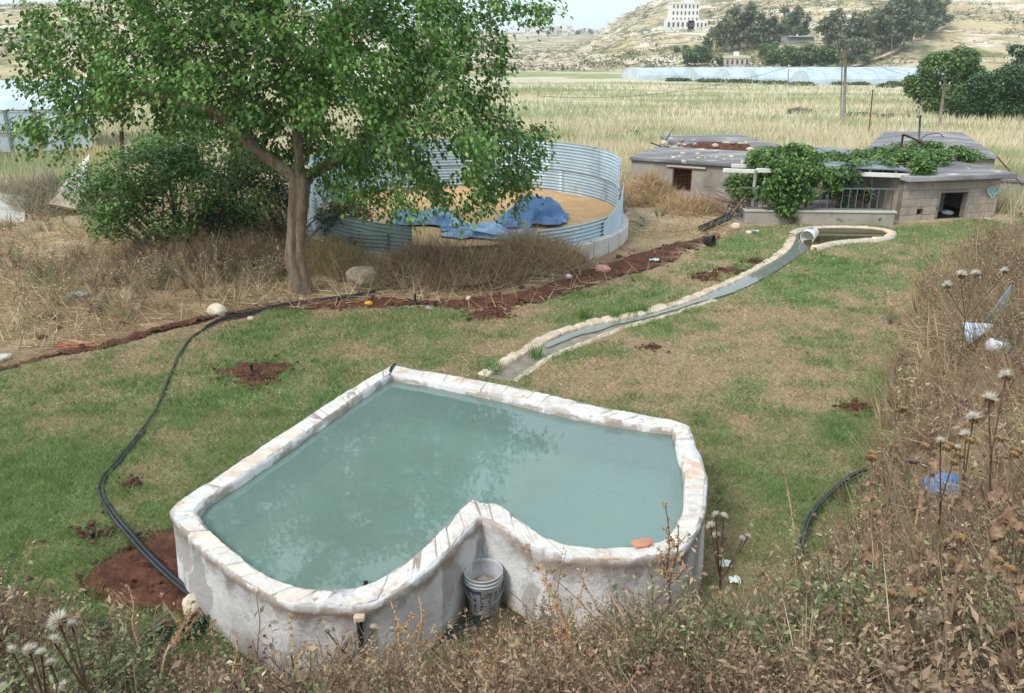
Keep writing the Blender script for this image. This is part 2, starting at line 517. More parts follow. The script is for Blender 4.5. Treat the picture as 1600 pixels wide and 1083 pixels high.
# outline of the pool rim and of the stream, on the ground plan
POOL_H = 0.72
_O = [(612, 570), (700, 585), (800, 603), (900, 626), (1000, 647), (1050, 655), (1078, 665), (1085, 690), (1097, 715), (1105, 745), (1104, 775), (1098, 808), (1085, 835),
      (1060, 858), (1000, 872), (940, 874), (880, 868), (830, 850), (790, 828), (752, 808), (735, 822), (700, 862), (650, 905), (600, 935), (560, 945), (510, 948), (450, 940),
      (400, 918), (350, 885), (310, 850), (278, 818), (266, 798), (277, 783), (300, 768), (400, 703), (500, 637), (560, 600), (612, 570)]
_I = [(612, 584), (700, 600), (800, 622), (900, 645), (1000, 662), (1050, 668), (1055, 690), (1065, 725), (1070, 760), (1065, 800), (1040, 840), (1010, 848), (960, 855),
      (900, 853), (850, 838), (810, 810), (780, 790), (740, 779), (720, 795), (700, 818), (650, 865), (600, 900), (560, 916), (510, 920), (450, 912), (400, 888), (350, 848),
      (320, 818), (306, 798), (330, 775), (400, 730), (500, 660), (560, 617), (612, 584)]
def _ring(px, cuts, ns):
    pts = [P(x, y, POOL_H)[:2] for x, y in px]
    out = []
    for (a, b), n in zip(zip(cuts[:-1], cuts[1:]), ns):
        out.append(spline(pts[a:b + 1], n + 1)[:-1])
    return np.vstack(out)
_NS = (64, 84, 90, 70)
RO = _ring(_O, (0, 6, 19, 31, 37), _NS)
RI = _ring(_I, (0, 5, 17, 28, 33), _NS)
STREAM_L = [(742, 590), (790, 564), (830, 542), (860, 522), (920, 507), (970, 499), (1020, 488), (1060, 476), (1090, 466), (1120, 452), (1160, 434), (1200, 412), (1226, 396), (1238, 382), (1241, 370)]
STREAM_R = [(800, 598), (835, 572), (862, 556), (900, 541), (950, 521), (985, 509), (1040, 494), (1100, 474), (1150, 458), (1200, 434), (1240, 408), (1264, 392)]
POND_PX = [(1241, 370), (1258, 362), (1290, 359), (1330, 359), (1368, 361), (1387, 366), (1378, 374), (1345, 377), (1300, 381), (1264, 390)]
SL = spline([P(*q)[:2] for q in STREAM_L], 90)
SR = spline([P(*q)[:2] for q in STREAM_R], 90)
SL0 = SL.copy()
SL = SL + (SR - SL) * np.linspace(.30, .12, 90)[:, None]
PD = spline([P(*q)[:2] for q in POND_PX], 60)
CHANNEL = [tuple(q) for q in SL0] + [tuple(q) for q in PD] + [tuple(q) for q in SR[::-1]]
SOILHOLES = [(P(396, 580)[0], P(396, 580)[1], 0.40), (P(400, 596)[0], P(400, 596)[1], 0.28), (P(430, 577)[0], P(430, 577)[1], 0.2), (P(147, 837)[0], P(147, 837)[1], 0.12), (P(205, 760)[0], P(205, 760)[1], 0.09), (P(1020, 545)[0], P(1020, 545)[1], 0.14), (P(760, 494)[0], P(760, 494)[1], 0.3), (P(1335, 640)[0], P(1335, 640)[1], 0.2),
             (P(1100, 435)[0], P(1100, 435)[1], 0.22), (P(1140, 425)[0], P(1140, 425)[1], 0.22), (P(1180, 411)[0], P(1180, 411)[1], 0.2)]

def zone_col(x, y):
    """plain earth colours of the ground under the plants"""
    x, y = np.asarray(x, float), np.asarray(y, float)
    n1, n2 = fbm(x * 0.5, y * 0.5, 0, 41), fbm(x * 2.1, y * 2.1, 0, 43)
    n3 = fbm(x * 0.06, y * 0.16, 0, 47)
    c = lin((166, 144, 116)) * np.ones(x.shape + (3,))
    def mix(c, k, col): return c * (1 - k[..., None]) + lin(col) * k[..., None]
    c = mix(c, sstep(0.42, 0.6, n1), (142, 116, 94))
    c = mix(c, sstep(0.5, 0.7, n2) * 0.7, (172, 148, 118))
    d = np.hypot(x, y)
    fld = sstep(20, 26, y + 0.15 * np.abs(x)) 
    fc = mix(lin((200, 192, 168)) * np.ones(x.shape + (3,)), sstep(0.42, 0.6, n3), (150, 152, 108))
    c = c * (1 - fld[..., None]) + fc * fld[..., None]
    bk = inside(x, y, BANK) & (y < 60)
    c = np.where(bk[..., None], mix(mix(lin((124, 106, 86)) * np.ones(x.shape + (3,)), sstep(0.4, 0.6, n2), (148, 126, 102)), sstep(0.5, 0.62, n1), (122, 100, 82)), c)
    return c
_az = np.concatenate((np.radians(np.arange(-180, -52, 4.0)), np.radians(np.arange(-52, 52, 0.3)), np.radians(np.arange(52, 180.1, 4.0))))
_r = np.concatenate(([0.3], np.geomspace(1.0, 230.0, 330)))
_A, _R = np.meshgrid(_az, _r)
gx, gy = _R * np.sin(_A), _R * np.cos(_A)
gz = H0(gx, gy)
_n, _m = gx.shape
_i = np.arange(_n * _m).reshape(_n, _m)
_f = np.stack((_i[:-1, :-1], _i[:-1, 1:], _i[1:, 1:], _i[1:, :-1]), -1).reshape(-1, 4)
gV = np.stack((gx, gy, gz), -1).reshape(-1, 3)
ground = link('ground', mesh_np('ground', gV, _f[:, ::-1], zone_col(gx, gy).reshape(-1, 3), True), M_GROUND, kind='structure')

_px = np.linspace(-900, 2600, 380)
_y = np.concatenate((np.linspace(152, 640, 190), np.linspace(650, 1660, 34)))
_X, _Y = np.meshgrid((_px - 800) * CP / F_PX, _y)
hx, hy = _X * _Y, _Y
hz = hills(hx, hy) - 0.25
_n, _m = hx.shape
_i = np.arange(_n * _m).reshape(_n, _m)
_f = np.stack((_i[:-1, :-1], _i[:-1, 1:], _i[1:, 1:], _i[1:, :-1]), -1).reshape(-1, 4)
link('hillside', mesh_np('hillside', np.stack((hx, hy, hz), -1).reshape(-1, 3), _f, None, True), hillmat(), kind='structure')

def sheet(name, poly, cell, dz, m, kind='structure', jitter=0.25, holes=None, lump=0.0, lscale=3.0, col=None, seed=0, minx=-60, maxx=60):
    xs = [p[0] for p in poly]; ys = [p[1] for p in poly]
    X, Y = np.meshgrid(np.arange(max(min(xs), minx) - cell, min(max(xs), maxx) + cell, cell), np.arange(min(ys) - cell, max(ys) + cell, cell))
    jx = X + (fbm(X * 1.7, Y * 1.7, 0, seed + 1) - 0.5) * jitter * 3 + (noise3(X * 9, Y * 9, 0, seed + 2) - 0.5) * jitter * 0.6
    jy = Y + (fbm(X * 1.7, Y * 1.7, 9, seed + 3) - 0.5) * jitter * 3
    ok = inside(jx, jy, poly)
    if holes:
        for h in holes: ok &= ~inside(X, Y, h)
    e = np.clip(dist_line(X, Y, poly, True) / 0.25, 0, 1)
    Z = H0(X, Y) + dz + lump * e * np.maximum(fbm(X * lscale, Y * lscale, 0, seed + 7, 4) - 0.3, 0) * 2.0
    n, m_ = X.shape
    i = np.arange(n * m_).reshape(n, m_)
    f = np.stack((i[:-1, :-1], i[:-1, 1:], i[1:, 1:], i[1:, :-1]), -1).reshape(-1, 4)
    okf = ok.reshape(-1)[f].all(1)
    f = f[okf]
    used, inv = np.unique(f, return_inverse=True)
    V = np.stack((X, Y, Z), -1).reshape(-1, 3)[used]
    c = None if col is None else col(V[:, 0], V[:, 1])
    return link(name, mesh_np(name, V, inv.reshape(f.shape), c, True), m, kind=kind)

def lawn_green(x, y):
    """0 = straw-dry turf, 1 = green turf"""
    g = .55 * fbm(x * 0.8, y * 0.8, 0, 61, 5) + .45 * fbm(x * 2.6, y * 2.6, 0, 63, 4)
    base = 0.50 + 0.32 * sstep(-1.0, -4.0, x) * sstep(12, 8, y) + 0.14 * sstep(13.5, 16, y) - 0.26 * sstep(0.0, 1.6, x) * sstep(5, 7.5, y) * sstep(14.5, 11, y) + 0.40 * sstep(2.0, 3.2, x) * sstep(9.0, 6.6, y) - 0.10 * sstep(9.5, 11, y) * sstep(14, 12, y)
    return np.clip(base + (g - 0.5) * 3.4, 0, 1)
def lawn_col(x, y):
    g = lawn_green(x, y)[..., None]
    return lin((152, 130, 106)) * (1 - g) + lin((108, 122, 78)) * g
sheet('lawn', LAWN, 0.06, 0.012, colmat('turf', 0.97, 0, 0.1, nscale=14, namp=0.4, bmp=0.8, bscale=45, bdist=0.02), jitter=0.12, holes=[CHANNEL, [tuple(q) for q in (RO * 0.5 + RI * 0.5)]], col=lawn_col)
sheet('bare_soil', SOILSTRIP, 0.05, 0.022, M_SOIL, jitter=0.18, lump=0.12, lscale=6.0, seed=5)
sheet('soil_patch', PATCH, 0.035, 0.02, M_SOIL, jitter=0.10, lump=0.08, lscale=8.0, seed=9)
for _k, (_hx, _hy, _hr) in enumerate(SOILHOLES):
    _a = np.linspace(0, 2 * np.pi, 14, endpoint=False)
    _rr = _hr * (0.75 + 0.5 * rng.random(14))
    sheet('soil_patch', [(_hx + r_ * math.cos(a_) * 1.15, _hy + r_ * math.sin(a_) * 0.8) for r_, a_ in zip(_rr, _a)], 0.03, 0.02, M_SOIL, jitter=0.05, lump=0.09, lscale=6.0, seed=20 + _k)

# ================================================================== HEART POOL
def poolwall_mat():
    m, nt, b, out = _base('limewashed_plaster')
    n = noise_node(nt, 2.2, 7, 0.62)
    c = ramp(nt, n.outputs[0], [(0.3, C(196, 193, 192)), (0.55, C(222, 220, 221)), (0.8, C(234, 232, 233))]).outputs[0]
    n2 = noise_node(nt, 1.5, 6, 0.6, stretch=(1.6, 1.6, 0.9), dist=0.6)
    f2 = ramp(nt, n2.outputs[0], [(0.53, (0, 0, 0)), (0.58, (.85, .85, .85))]).outputs[0]
    c = mixc(nt, f2, c, C(172, 167, 163))
    n3 = noise_node(nt, 3.0, 6, 0.66, stretch=(1.6, 1.6, 0.7))
    f3 = ramp(nt, n3.outputs[0], [(0.60, (0, 0, 0)), (0.70, (0.6, 0.6, 0.6))]).outputs[0]
    c = mixc(nt, f3, c, C(188, 180, 170))
    # tide of brown splashes and bare render: just under the lip and along the foot
    g = N(nt, 'ShaderNodeSeparateXYZ'); nt.links.new(N(nt, 'ShaderNodeNewGeometry').outputs['Position'], g.inputs[0])
    n4 = noise_node(nt, 2.6, 5, 0.6)
    ad = N(nt, 'ShaderNodeMath', operation='MULTIPLY_ADD'); ad.inputs[1].default_value = 0.60
    nt.links.new(n4.outputs[0], ad.inputs[0]); nt.links.new(g.outputs['Z'], ad.inputs[2])
    f4 = ramp(nt, ad.outputs[0], [(0.30, (0.85,) * 3), (0.50, (0, 0, 0)), (0.84, (0, 0, 0)), (0.93, (0.75,) * 3), (0.97, (0.75,) * 3), (1.0, (0.1,) * 3)]).outputs[0]
    c = mixc(nt, f4, c, C(150, 130, 114))
    nt.links.new(c, b.inputs['Base Color'])
    b.inputs['Roughness'].default_value = 0.85
    b.inputs['Specular IOR Level'].default_value = 0.2
    bump(nt, b, noise_node(nt, 14, 7, 0.7).outputs[0], 0.7, 0.025)
    return m
M_PLASTER = poolwall_mat()
M_COPING = mat('limewashed_coping', [(0.26, C(186, 172, 160)), (0.45, C(216, 208, 200)), (0.8, C(234, 231, 228))], 8, 0.9, 0.8, 34, 0.02, rand=0.06,
               speck=[(C(208, 180, 158), 3.4, 0.55), (C(190, 148, 126), 11.0, 0.62), (C(150, 134, 120), 17.0, 0.66)])
M_COPING2 = mat('limewashed_coping_bare', [(0.26, C(200, 170, 150)), (0.5, C(216, 198, 182)), (0.8, C(232, 226, 220))], 6.0, 0.88, 0.5, 30, 0.015, rand=0.06)
pool = empty('heart_pool', (-0.5, 6.5, 0), label='large heart-shaped white plastered pool full of green water', cat='pool')
NR = len(RO)
_t = np.arange(NR)
def _wob(s, a): return a * (fbm(_t * 0.35, 0.0, 0, s, 3) - 0.5) * 2
_ctr = np.array((-0.5, 6.6))
_nrm = RO - RI
_nrm = _nrm / np.linalg.norm(_nrm, axis=1)[:, None]
top = POOL_H - 0.003 + _wob(71, 0.008)
oo = RO + _nrm * _wob(72, 0.018)[:, None]
ii = RI - _nrm * _wob(73, 0.016)[:, None]
loops = [(ii, np.full(NR, 0.10)), (ii, np.full(NR, 0.62)), (ii + _nrm * 0.002, top - 0.03), (ii + _nrm * 0.010, top), (oo - _nrm * 0.010, top), (oo + _nrm * 0.004, top - 0.010 + _wob(74, 0.006)), (oo + _nrm * 0.008, top - 0.06 + _wob(75, 0.014)),
         (oo - _nrm * (0.010 + _wob(76, 0.004)[:, None]), top - 0.085 + _wob(75, 0.012)), (oo + _nrm * _wob(77, 0.008)[:, None], np.full(NR, 0.42)), (oo + _nrm * (0.012 + _wob(78, 0.012)[:, None]), np.full(NR, 0.2)), (oo + _nrm * (0.03 + _wob(79, 0.015)[:, None]), np.full(NR, -0.12))]
pV = np.vstack([np.column_stack((a, z)) for a, z in loops])
pF = []
for k in range(len(loops) - 1):
    for j in range(NR):
        pF.append((k * NR + j, k * NR + (j + 1) % NR, (k + 1) * NR + (j + 1) % NR, (k + 1) * NR + j))
adopt(link('wall', mesh_np('pool_wall', pV, np.array(pF)[:, ::-1], None, True), M_PLASTER), pool)
# coping stones bedded in the limewash
def along(R, u):
    u = np.asarray(u) % NR
    i = np.floor(u).astype(int); f = (u - i)[:, None]
    return R[i % NR] * (1 - f) + R[(i + 1) % NR] * f
_L = np.concatenate(([0], np.cumsum(np.linalg.norm(np.roll((RO + RI) / 2, -1, 0) - (RO + RI) / 2, axis=1))))
corners = [0, _NS[0], _NS[0] + _NS[1], sum(_NS[:3]), NR]
for a, b in zip(corners[:-1], corners[1:]):
    s, e = _L[a], _L[b]
    s += 0.006
    while s < e - 0.10:
        w = min(random.uniform(0.17, 0.36), e - 0.006 - s)
        if e - s - w < 0.12: w = e - 0.006 - s
        us = np.interp(np.linspace(s, s + w - random.uniform(0.006, 0.016), 5), _L, np.arange(NR + 1))
        k0, k1 = random.uniform(0.03, 0.14), random.uniform(0.84, 0.98)
        A, B = along(RI, us), along(RO, us)
        n_ = 5
        h = POOL_H + random.uniform(0.001, 0.010)
        inn = A + (B - A) * (k0 + (rng.random((n_, 1)) - 0.5) * 0.06)
        out_ = A + (B - A) * (k1 + (rng.random((n_, 1)) - 0.5) * 0.06)
        zz = h + (rng.random((2, n_)) - 0.5) * 0.010 + np.array([[random.uniform(-.003, .003)], [random.uniform(-.006, .001)]])
        mb = MB()
        vs = [(*inn[i], zz[0, i]) for i in range(n_)] + [(*out_[i], zz[1, i]) for i in range(n_)] + [(*inn[i], POOL_H - 0.05) for i in range(n_)] + [(*out_[i], POOL_H - 0.05) for i in range(n_)]
        fs = []
        for i in range(n_ - 1):
            fs += [(i, i + 1, n_ + i + 1, n_ + i), (2 * n_ + i, 2 * n_ + i + 1, i + 1, i), (n_ + i, n_ + i + 1, 3 * n_ + i + 1, 3 * n_ + i)]
        fs += [(0, n_, 3 * n_, 2 * n_), (n_ - 1, 3 * n_ - 1, 4 * n_ - 1, 2 * n_ - 1)]
        mb.add(vs, [f[::-1] for f in fs])
        mb.build('coping_stone', M_COPING2 if random.random() < 0.16 else M_COPING, pool, bevel=0.008, seg=2)
        s += w
# floor and water
def poolfloor_mat():
    m, nt, b, out = _base('algae_plaster')
    n = noise_node(nt, 1.4, 6, 0.6)
    c = ramp(nt, n.outputs[0], [(0.3, C(170, 200, 184)), (0.7, C(194, 220, 204))]).outputs[0]
    n2 = noise_node(nt, 1.1, 6, 0.62, dist=0.8)
    g = N(nt, 'ShaderNodeSeparateXYZ'); nt.links.new(N(nt, 'ShaderNodeNewGeometry').outputs['Position'], g.inputs[0])
    mr = N(nt, 'ShaderNodeMapRange'); mr.inputs['From Min'].default_value = 0.6; mr.inputs['From Max'].default_value = -1.6
    mr.inputs['To Min'].default_value = -0.06; mr.inputs['To Max'].default_value = 0.10
    nt.links.new(g.outputs['X'], mr.inputs[0])
    ad = N(nt, 'ShaderNodeMath', operation='ADD'); nt.links.new(n2.outputs[0], ad.inputs[0]); nt.links.new(mr.outputs[0], ad.inputs[1])
    f2 = ramp(nt, ad.outputs[0], [(0.44, (0, 0, 0)), (0.60, (0.9,) * 3)]).outputs[0]
    c = mixc(nt, f2, c, C(170, 172, 128))
    n3 = noise_node(nt, 2.1, 5, 0.6)
    f3 = ramp(nt, n3.outputs[0], [(0.62, (0, 0, 0)), (0.72, (0.85,) * 3)]).outputs[0]
    c = mixc(nt, f3, c, C(118, 114, 80))
    nt.links.new(c, b.inputs['Base Color'])
    b.inputs['Roughness'].default_value = 0.9
    return m
M_PFLOOR = poolfloor_mat()
def fill(name, ring, z, m, parent, smooth=False):
    bm = bmesh.new()
    vs = [bm.verts.new((float(x), float(y), z)) for x, y in ring]
    fce = bm.faces.new(vs)
    bmesh.ops.triangulate(bm, faces=[fce])
    for f in bm.faces:
        if f.normal.z < 0: f.normal_flip()
    me = bpy.data.meshes.new(name); bm.to_mesh(me); bm.free()
    o = link(name, me, m)
    if parent is not None: adopt(o, parent)
    return o
fill('pool_floor', RI + _nrm * 0.03, 0.24, M_PFLOOR, pool)
_lin = ii - _nrm * 0.004                            # painted inner face, below the waterline
mb = MB(); mb.add([(*q, 0.2) for q in _lin] + [(*q, 0.632) for q in _lin], [(j, (j + 1) % NR, NR + (j + 1) % NR, NR + j) for j in range(NR)], True)
mb.build('inner_lining', mat('lining_plaster', [(.3, C(132, 160, 150)), (.7, C(158, 186, 174))], 2.2, .9, speck=[(C(120, 132, 108), 3, .6)]), pool)
fill('water', ii + _nrm * 0.01, 0.638, watermat('pool_water', C(226, 240, 234), C(180, 212, 204), 0.30, 5.0, 0.06, ior=1.95), pool)
# outlet pipes
mb = MB(); q = PY(564, 948, 4.55)
_o1 = P(564, 957, 0.64); _o1 = np.array((_o1[0], RO[np.argmin(np.abs(RO[:, 0] - _o1[0]) + 10 * (RO[:, 1] > 5.3))][1] - 0.035, 0.0))
mb.tube([(_o1[0], _o1[1], 0.655), (_o1[0], _o1[1], 0.42), (_o1[0] + .01, _o1[1], 0.1)], 0.022, 10)
mb.tube([(_o1[0], _o1[1] + 0.27, 0.60), (_o1[0], _o1[1] + 0.27, 0.70), (_o1[0], _o1[1] + 0.29, 0.725)], 0.016, 8)
mb.build('overflow_pipe', M_BLACKPIPE, pool)
mb = MB().box((_o1[0], _o1[1] - 0.002, 0.645), (0.075, 0.05, 0.04)); mb.build('pipe_clamp', M_LIMESTONE, pool, bevel=0.01)
_tp = (RO[0] + RI[0]) / 2
mb = MB().tube([(_tp[0] - 0.01, _tp[1] - 0.16, 0.70), (_tp[0], _tp[1], 0.735), (_tp[0] + 0.01, _tp[1] + 0.18, 0.70)], 0.02, 8)
mb.build('inlet_pipe', M_BLACKPIPE, pool)

# ================================================================== STREAM AND POND
M_BED = mat('wet_mud', [(0.3, C(110, 100, 88)), (0.6, C(144, 132, 116)), (0.8, C(170, 158, 140))], 5, 0.4, 0.4, 25, spec=0.5)
stream = empty('stream_channel', (*((SL[45] + SR[45]) / 2), 0), label='narrow stone-edged stream channel crossing the lawn into the pool', cat='stream')
n_ = 90
mb = MB()
mb.add([(*q, 0.016) for q in SL] + [(*q, 0.016) for q in SR], [(j, n_ + j, n_ + j + 1, j + 1) for j in range(n_ - 1)])
mb.build('bed', M_BED, stream)
M_STREAMWATER = watermat('stream_water', C(214, 212, 200), C(172, 178, 172), 0.45, 7.0, 0.02, ior=1.7)
def strip(name, a, b, z, m, parent):
    k = len(a)
    mb = MB(); mb.add([(*q, z) for q in a] + [(*q, z) for q in b], [(j, k + j, k + j + 1, j + 1) for j in range(k - 1)])
    return mb.build(name, m, parent)
strip('water', SL[46:] + (SR[46:] - SL[46:]) * 0.05, SL[46:] + (SR[46:] - SL[46:]) * 0.97, 0.036, M_STREAMWATER, stream)
_w0 = (0.10 + 0.25 * fbm(np.arange(36) * .35, 0, 0, 19))[:, None]; _w1 = (0.55 + 0.38 * fbm(np.arange(36) * .3, 4, 0, 29) + np.linspace(-.25, .12, 36))[:, None]
strip('water', SL[12:48] + (SR[12:48] - SL[12:48]) * _w0, SL[12:48] + (SR[12:48] - SL[12:48]) * np.clip(_w1, .4, .97), 0.034, M_STREAMWATER, stream)
def mortar_strip(line, side, wid, z, parent, m):
    t = np.gradient(line, axis=0); t = t / np.linalg.norm(t, axis=1)[:, None]
    nn = np.column_stack((-t[:, 1], t[:, 0])) * side
    k = len(line)
    wob = (fbm(np.arange(k) * .6, 0, 0, 17) - .5)[:, None] * wid * .3
    a, b = line - nn * wid * .06, line + nn * (wid * .86 + wob)
    mb = MB(); mb.add([(*q, 0.0) for q in a] + [(*q, z) for q in a + nn * .03] + [(*q, z) for q in b - nn * .03] + [(*q, 0.0) for q in b],
        [(r * k + j, r * k + j + 1, (r + 1) * k + j + 1, (r + 1) * k + j) for r in range(3) for j in range(k - 1)], True)
    mb.build('mortar', m, parent)
def edging(line, side, wid, hgt, lmin, lmax, parent, m, name='edging_stone', seed=0):
    L = np.concatenate(([0], np.cumsum(np.linalg.norm(np.diff(line, axis=0), axis=1))))
    s = 0.02
    r = random.Random(seed)
    while s < L[-1] - 0.05:
        w = r.uniform(lmin, lmax)
        u0, u1 = s, min(s + w - 0.012, L[-1])
        a = np.array([np.interp(u0, L, line[:, k]) for k in (0, 1)]); b = np.array([np.interp(u1, L, line[:, k]) for k in (0, 1)])
        t = b - a; ln = float(np.linalg.norm(t)); t = t / max(ln, 1e-6); nn = np.array((-t[1], t[0])) * side
        W_, Hh = wid * r.uniform(0.75, 1.15), hgt * r.uniform(0.75, 1.2)
        c = (a + b) / 2 + nn * W_ * 0.42
        me = rock_mesh('edging_stone', (ln / 2 * 1.05, W_ / 2, Hh * 0.8), seed * 97 + int(s * 100), 1.0, 2, 0.22)
        o = link(name, me, m)
        for v in me.vertices:                                  # squarish, flat on top
            x_, y_, z_ = v.co
            v.co = (math.copysign(min(abs(x_ / (ln / 2)), 1.2) ** 0.38 * ln / 2, x_), math.copysign(min(abs(y_ / (W_ / 2)), 1.2) ** 0.45 * W_ / 2, y_), min(z_ * 0.9, Hh * 0.5 + 0.12 * z_ + 0.02 * x_ / ln))
        o.location = (float(c[0]), float(c[1]), 0.012)
        o.rotation_euler = (r.uniform(-.1, .1), r.uniform(-.06, .06), math.atan2(t[1], t[0]))
        adopt(o, parent)
        s += w
M_BEDDING = mat('lime_bedding', [(0.3, C(176, 162, 144)), (0.7, C(212, 202, 186))], 6, 0.92, 0.5, 30)
mortar_strip(SL, 1, 0.22, 0.035, stream, M_BEDDING)
mortar_strip(SR[:48], -1, 0.11, 0.03, stream, M_BEDDING)
edging(SL, 1, 0.19, 0.085, 0.16, 0.36, stream, M_LIMESTONE, seed=3)
edging(SR[:48], -1, 0.08, 0.045, 0.18, 0.36, stream, M_LIMESTONE, seed=5)
pond = empty('pond', (*PD.mean(0), 0), label='small pond with stone rim below the vine-covered pergola', cat='pond')
fill('bed', np.vstack((PD, SL[-1:])), 0.017, M_BED, pond)
fill('water', PD.mean(0) + (np.vstack((PD, SL[-1:])) - PD.mean(0)) * 0.97, 0.05, watermat('pond_water', C(150, 140, 100), C(112, 104, 70), 0.5, 6.0, 0.03, ior=1.5), pond)
mortar_strip(PD, 1, 0.22, 0.07, pond, M_BEDDING)
edging(PD, 1, 0.16, 0.10, 0.22, 0.5, pond, mat('pinkish_limestone', [(0.25, C(190, 158, 130)), (0.5, C(218, 196, 168)), (0.8, C(230, 214, 192))], 4, 0.9, 0.4, 26, rand=0.08), 'rim_stone', seed=8)
# ================================================================== BLOCK HUT (right)
V2 = lambda p: np.array(p[:2])
def wallframe(a, b):
    """a local frame along a wall line: origin, unit along, unit inward (away from the camera), length, angle"""
    a, b = V2(a), V2(b)
    t = b - a; L = float(np.linalg.norm(t)); t = t / L
    n = np.array((-t[1], t[0]))
    return a, t, n, L, math.atan2(t[1], t[0])
def wp(fr, u, w, z):
    a, t, n, L, an = fr
    q = a + t * u + n * w
    return (float(q[0]), float(q[1]), float(z))
M_MORTAR = mat('mortar', [(0.3, C(120, 108, 98)), (0.7, C(150, 138, 126))], 6, 0.95, 0.3, 30)
hf = wallframe(P(1404, 346), P(1553, 339))
HL, HH = hf[3], 1.0
hut = empty('block_hut', wp(hf, HL / 2, 0, 0), label='low concrete-block hut with dark doorway and turquoise heart on its front', cat='hut')
def U(px): return (px - 1404) / 149.0 * HL
d0, d1, dh = U(1462), U(1504), 0.66
c0, c1, cz0, cz1 = U(1430), U(1439), 0.13, 0.28
bh, bl = 0.20, 0.40
row = 0
z = -0.06
def blocked(u0, u1, z0, z1):
    for a0, a1, b0, b1 in ((d0, d1, -1, dh), (c0, c1, cz0, cz1)):
        if u1 > a0 + 1e-3 and u0 < a1 - 1e-3 and z1 > b0 + 1e-3 and z0 < b1 - 1e-3: return True
    return False
while z < HH - 0.05:
    zt = min(z + bh, HH)
    u = -0.2 if row % 2 else 0.0
    cuts = sorted(set([0, HL] + [x for x in (d0, d1, c0, c1) if any(zt > b0 and z < b1 and x in (a0, a1) for a0, a1, b0, b1 in ((d0, d1, -1, dh), (c0, c1, cz0, cz1)))]))
    edges = [x for x in np.arange(u, HL + bl, bl)] + cuts
    edges = sorted(e for e in edges if 0 <= e <= HL)
    clean = [edges[0]]
    for e in edges[1:]:
        if e - clean[-1] > 0.07 or e in cuts:
            if e in cuts and e - clean[-1] < 0.07 and clean[-1] not in cuts: clean[-1] = e
            elif e - clean[-1] > 0.005: clean.append(e)
    for e0, e1 in zip(clean[:-1], clean[1:]):
        if blocked(e0, e1, z + 0.02, zt - 0.02): continue
        mb = MB().box(wp(hf, (e0 + e1) / 2, 0.085 + random.uniform(-0.004, 0.004), (z + zt) / 2), (e1 - e0 - 0.012, 0.17, zt - z - 0.012), hf[4])
        mb.build('block', M_BLOCK, hut, bevel=0.008)
    z = zt; row += 1
mb = MB()                                        # mortar backing with the openings left free
for (u0, u1, z0, z1) in ((0.004, c0, -0.1, HH - .004), (c1, d0, -0.1, HH - .004), (d1, HL - .004, -0.1, HH - .004), (c0, c1, -0.1, cz0), (c0, c1, cz1, HH - .004), (d0, d1, dh, HH - .004)):
    mb.box(wp(hf, (u0 + u1) / 2, 0.085, (z0 + z1) / 2), (u1 - u0, 0.158, z1 - z0), hf[4])
mb.build('mortar_joints', M_MORTAR, hut)
dep = 4.2
mb = MB()
for u in (0.085, HL - 0.085):
    mb.box(wp(hf, u, 0.175 + dep / 2, HH / 2 - 0.05), (0.165, dep, HH + 0.08), hf[4])
mb.box(wp(hf, HL / 2, dep + 0.1, HH / 2 - 0.05), (HL - 0.34, 0.16, HH + 0.08), hf[4])
mb.build('side_wall', M_BLOCK, hut)
MB().box(wp(hf, HL / 2, dep / 2 + 0.1, 0.005), (HL - 0.34, dep, 0.03), hf[4]).build('hut_floor', M_DARK, hut)  # floor coloured near-black: the interior's shade is painted on
mb = MB().box(wp(hf, (d0 + d1) / 2 + 0.14, 0.75, 0.33), (0.4, 0.06, 0.7), hf[4]); mb.build('inner_partition', M_CONC, hut)
mb = MB().box(wp(hf, HL / 2 + 0.03, dep / 2 + 0.0, HH + 0.065), (HL + 0.28, dep + 0.6, 0.13), hf[4])
roof = mb.build('roof', M_ROOF, hut, bevel=0.02)
for (u0, u1, z0, z1) in ((d0 - .06, d0, -.02, dh + .05), (d1, d1 + .06, -.02, dh + .05), (d0, d1, dh, dh + .05)):
    MB().box(wp(hf, (u0 + u1) / 2, 0.06, (z0 + z1) / 2), (u1 - u0 - .002, 0.15, z1 - z0), hf[4]).build('door_frame', M_CONC, hut)
# heart-shaped niche set in a rendered panel
hc = PY(1541, 300, wp(hf, U(1541), 0, 0)[1])
hu, hzc = U(1541), float(hc[2])
def heart(s, n=40):
    o = []
    for k in range(n):
        t = 2 * math.pi * k / n
        o.append((16 * math.sin(t) ** 3 * s / 17, (13 * math.cos(t) - 5 * math.cos(2 * t) - 2 * math.cos(3 * t) - math.cos(4 * t) + 2) * s / 17))
    return o
def plate(name, pts, w0, w1, m, parent):
    mb = MB(); k = len(pts)
    vs = [wp(hf, hu + x, w0, hzc + y) for x, y in pts] + [wp(hf, hu + x, w1, hzc + y) for x, y in pts]
    mb.add(vs, [tuple(range(k)), tuple(reversed(range(k, 2 * k)))] + [(i, k + i, k + (i + 1) % k, (i + 1) % k) for i in range(k)])
    return mb.build(name, m, parent)
M_TURQ = mat('turquoise_paint', [(0.3, C(108, 168, 164)), (0.7, C(140, 194, 188))], 9, 0.7)
hp = plate('heart_panel', heart(0.185), -0.03, 0.02, plain('cream_render', C(196, 186, 172), 0.9), hut)
subpart(plate('heart_plaque', heart(0.165), -0.034, 0.0, M_TURQ, None), hp)
mb = MB()
hl = [wp(hf, hu + x, -0.045, hzc + y) for x, y in heart(0.172)]
mb.tube(hl + hl[:2], 0.012, 6, cap=False); subpart(mb.build('heart_border', plain('pale_border', C(206, 198, 186), 0.85)), hp)
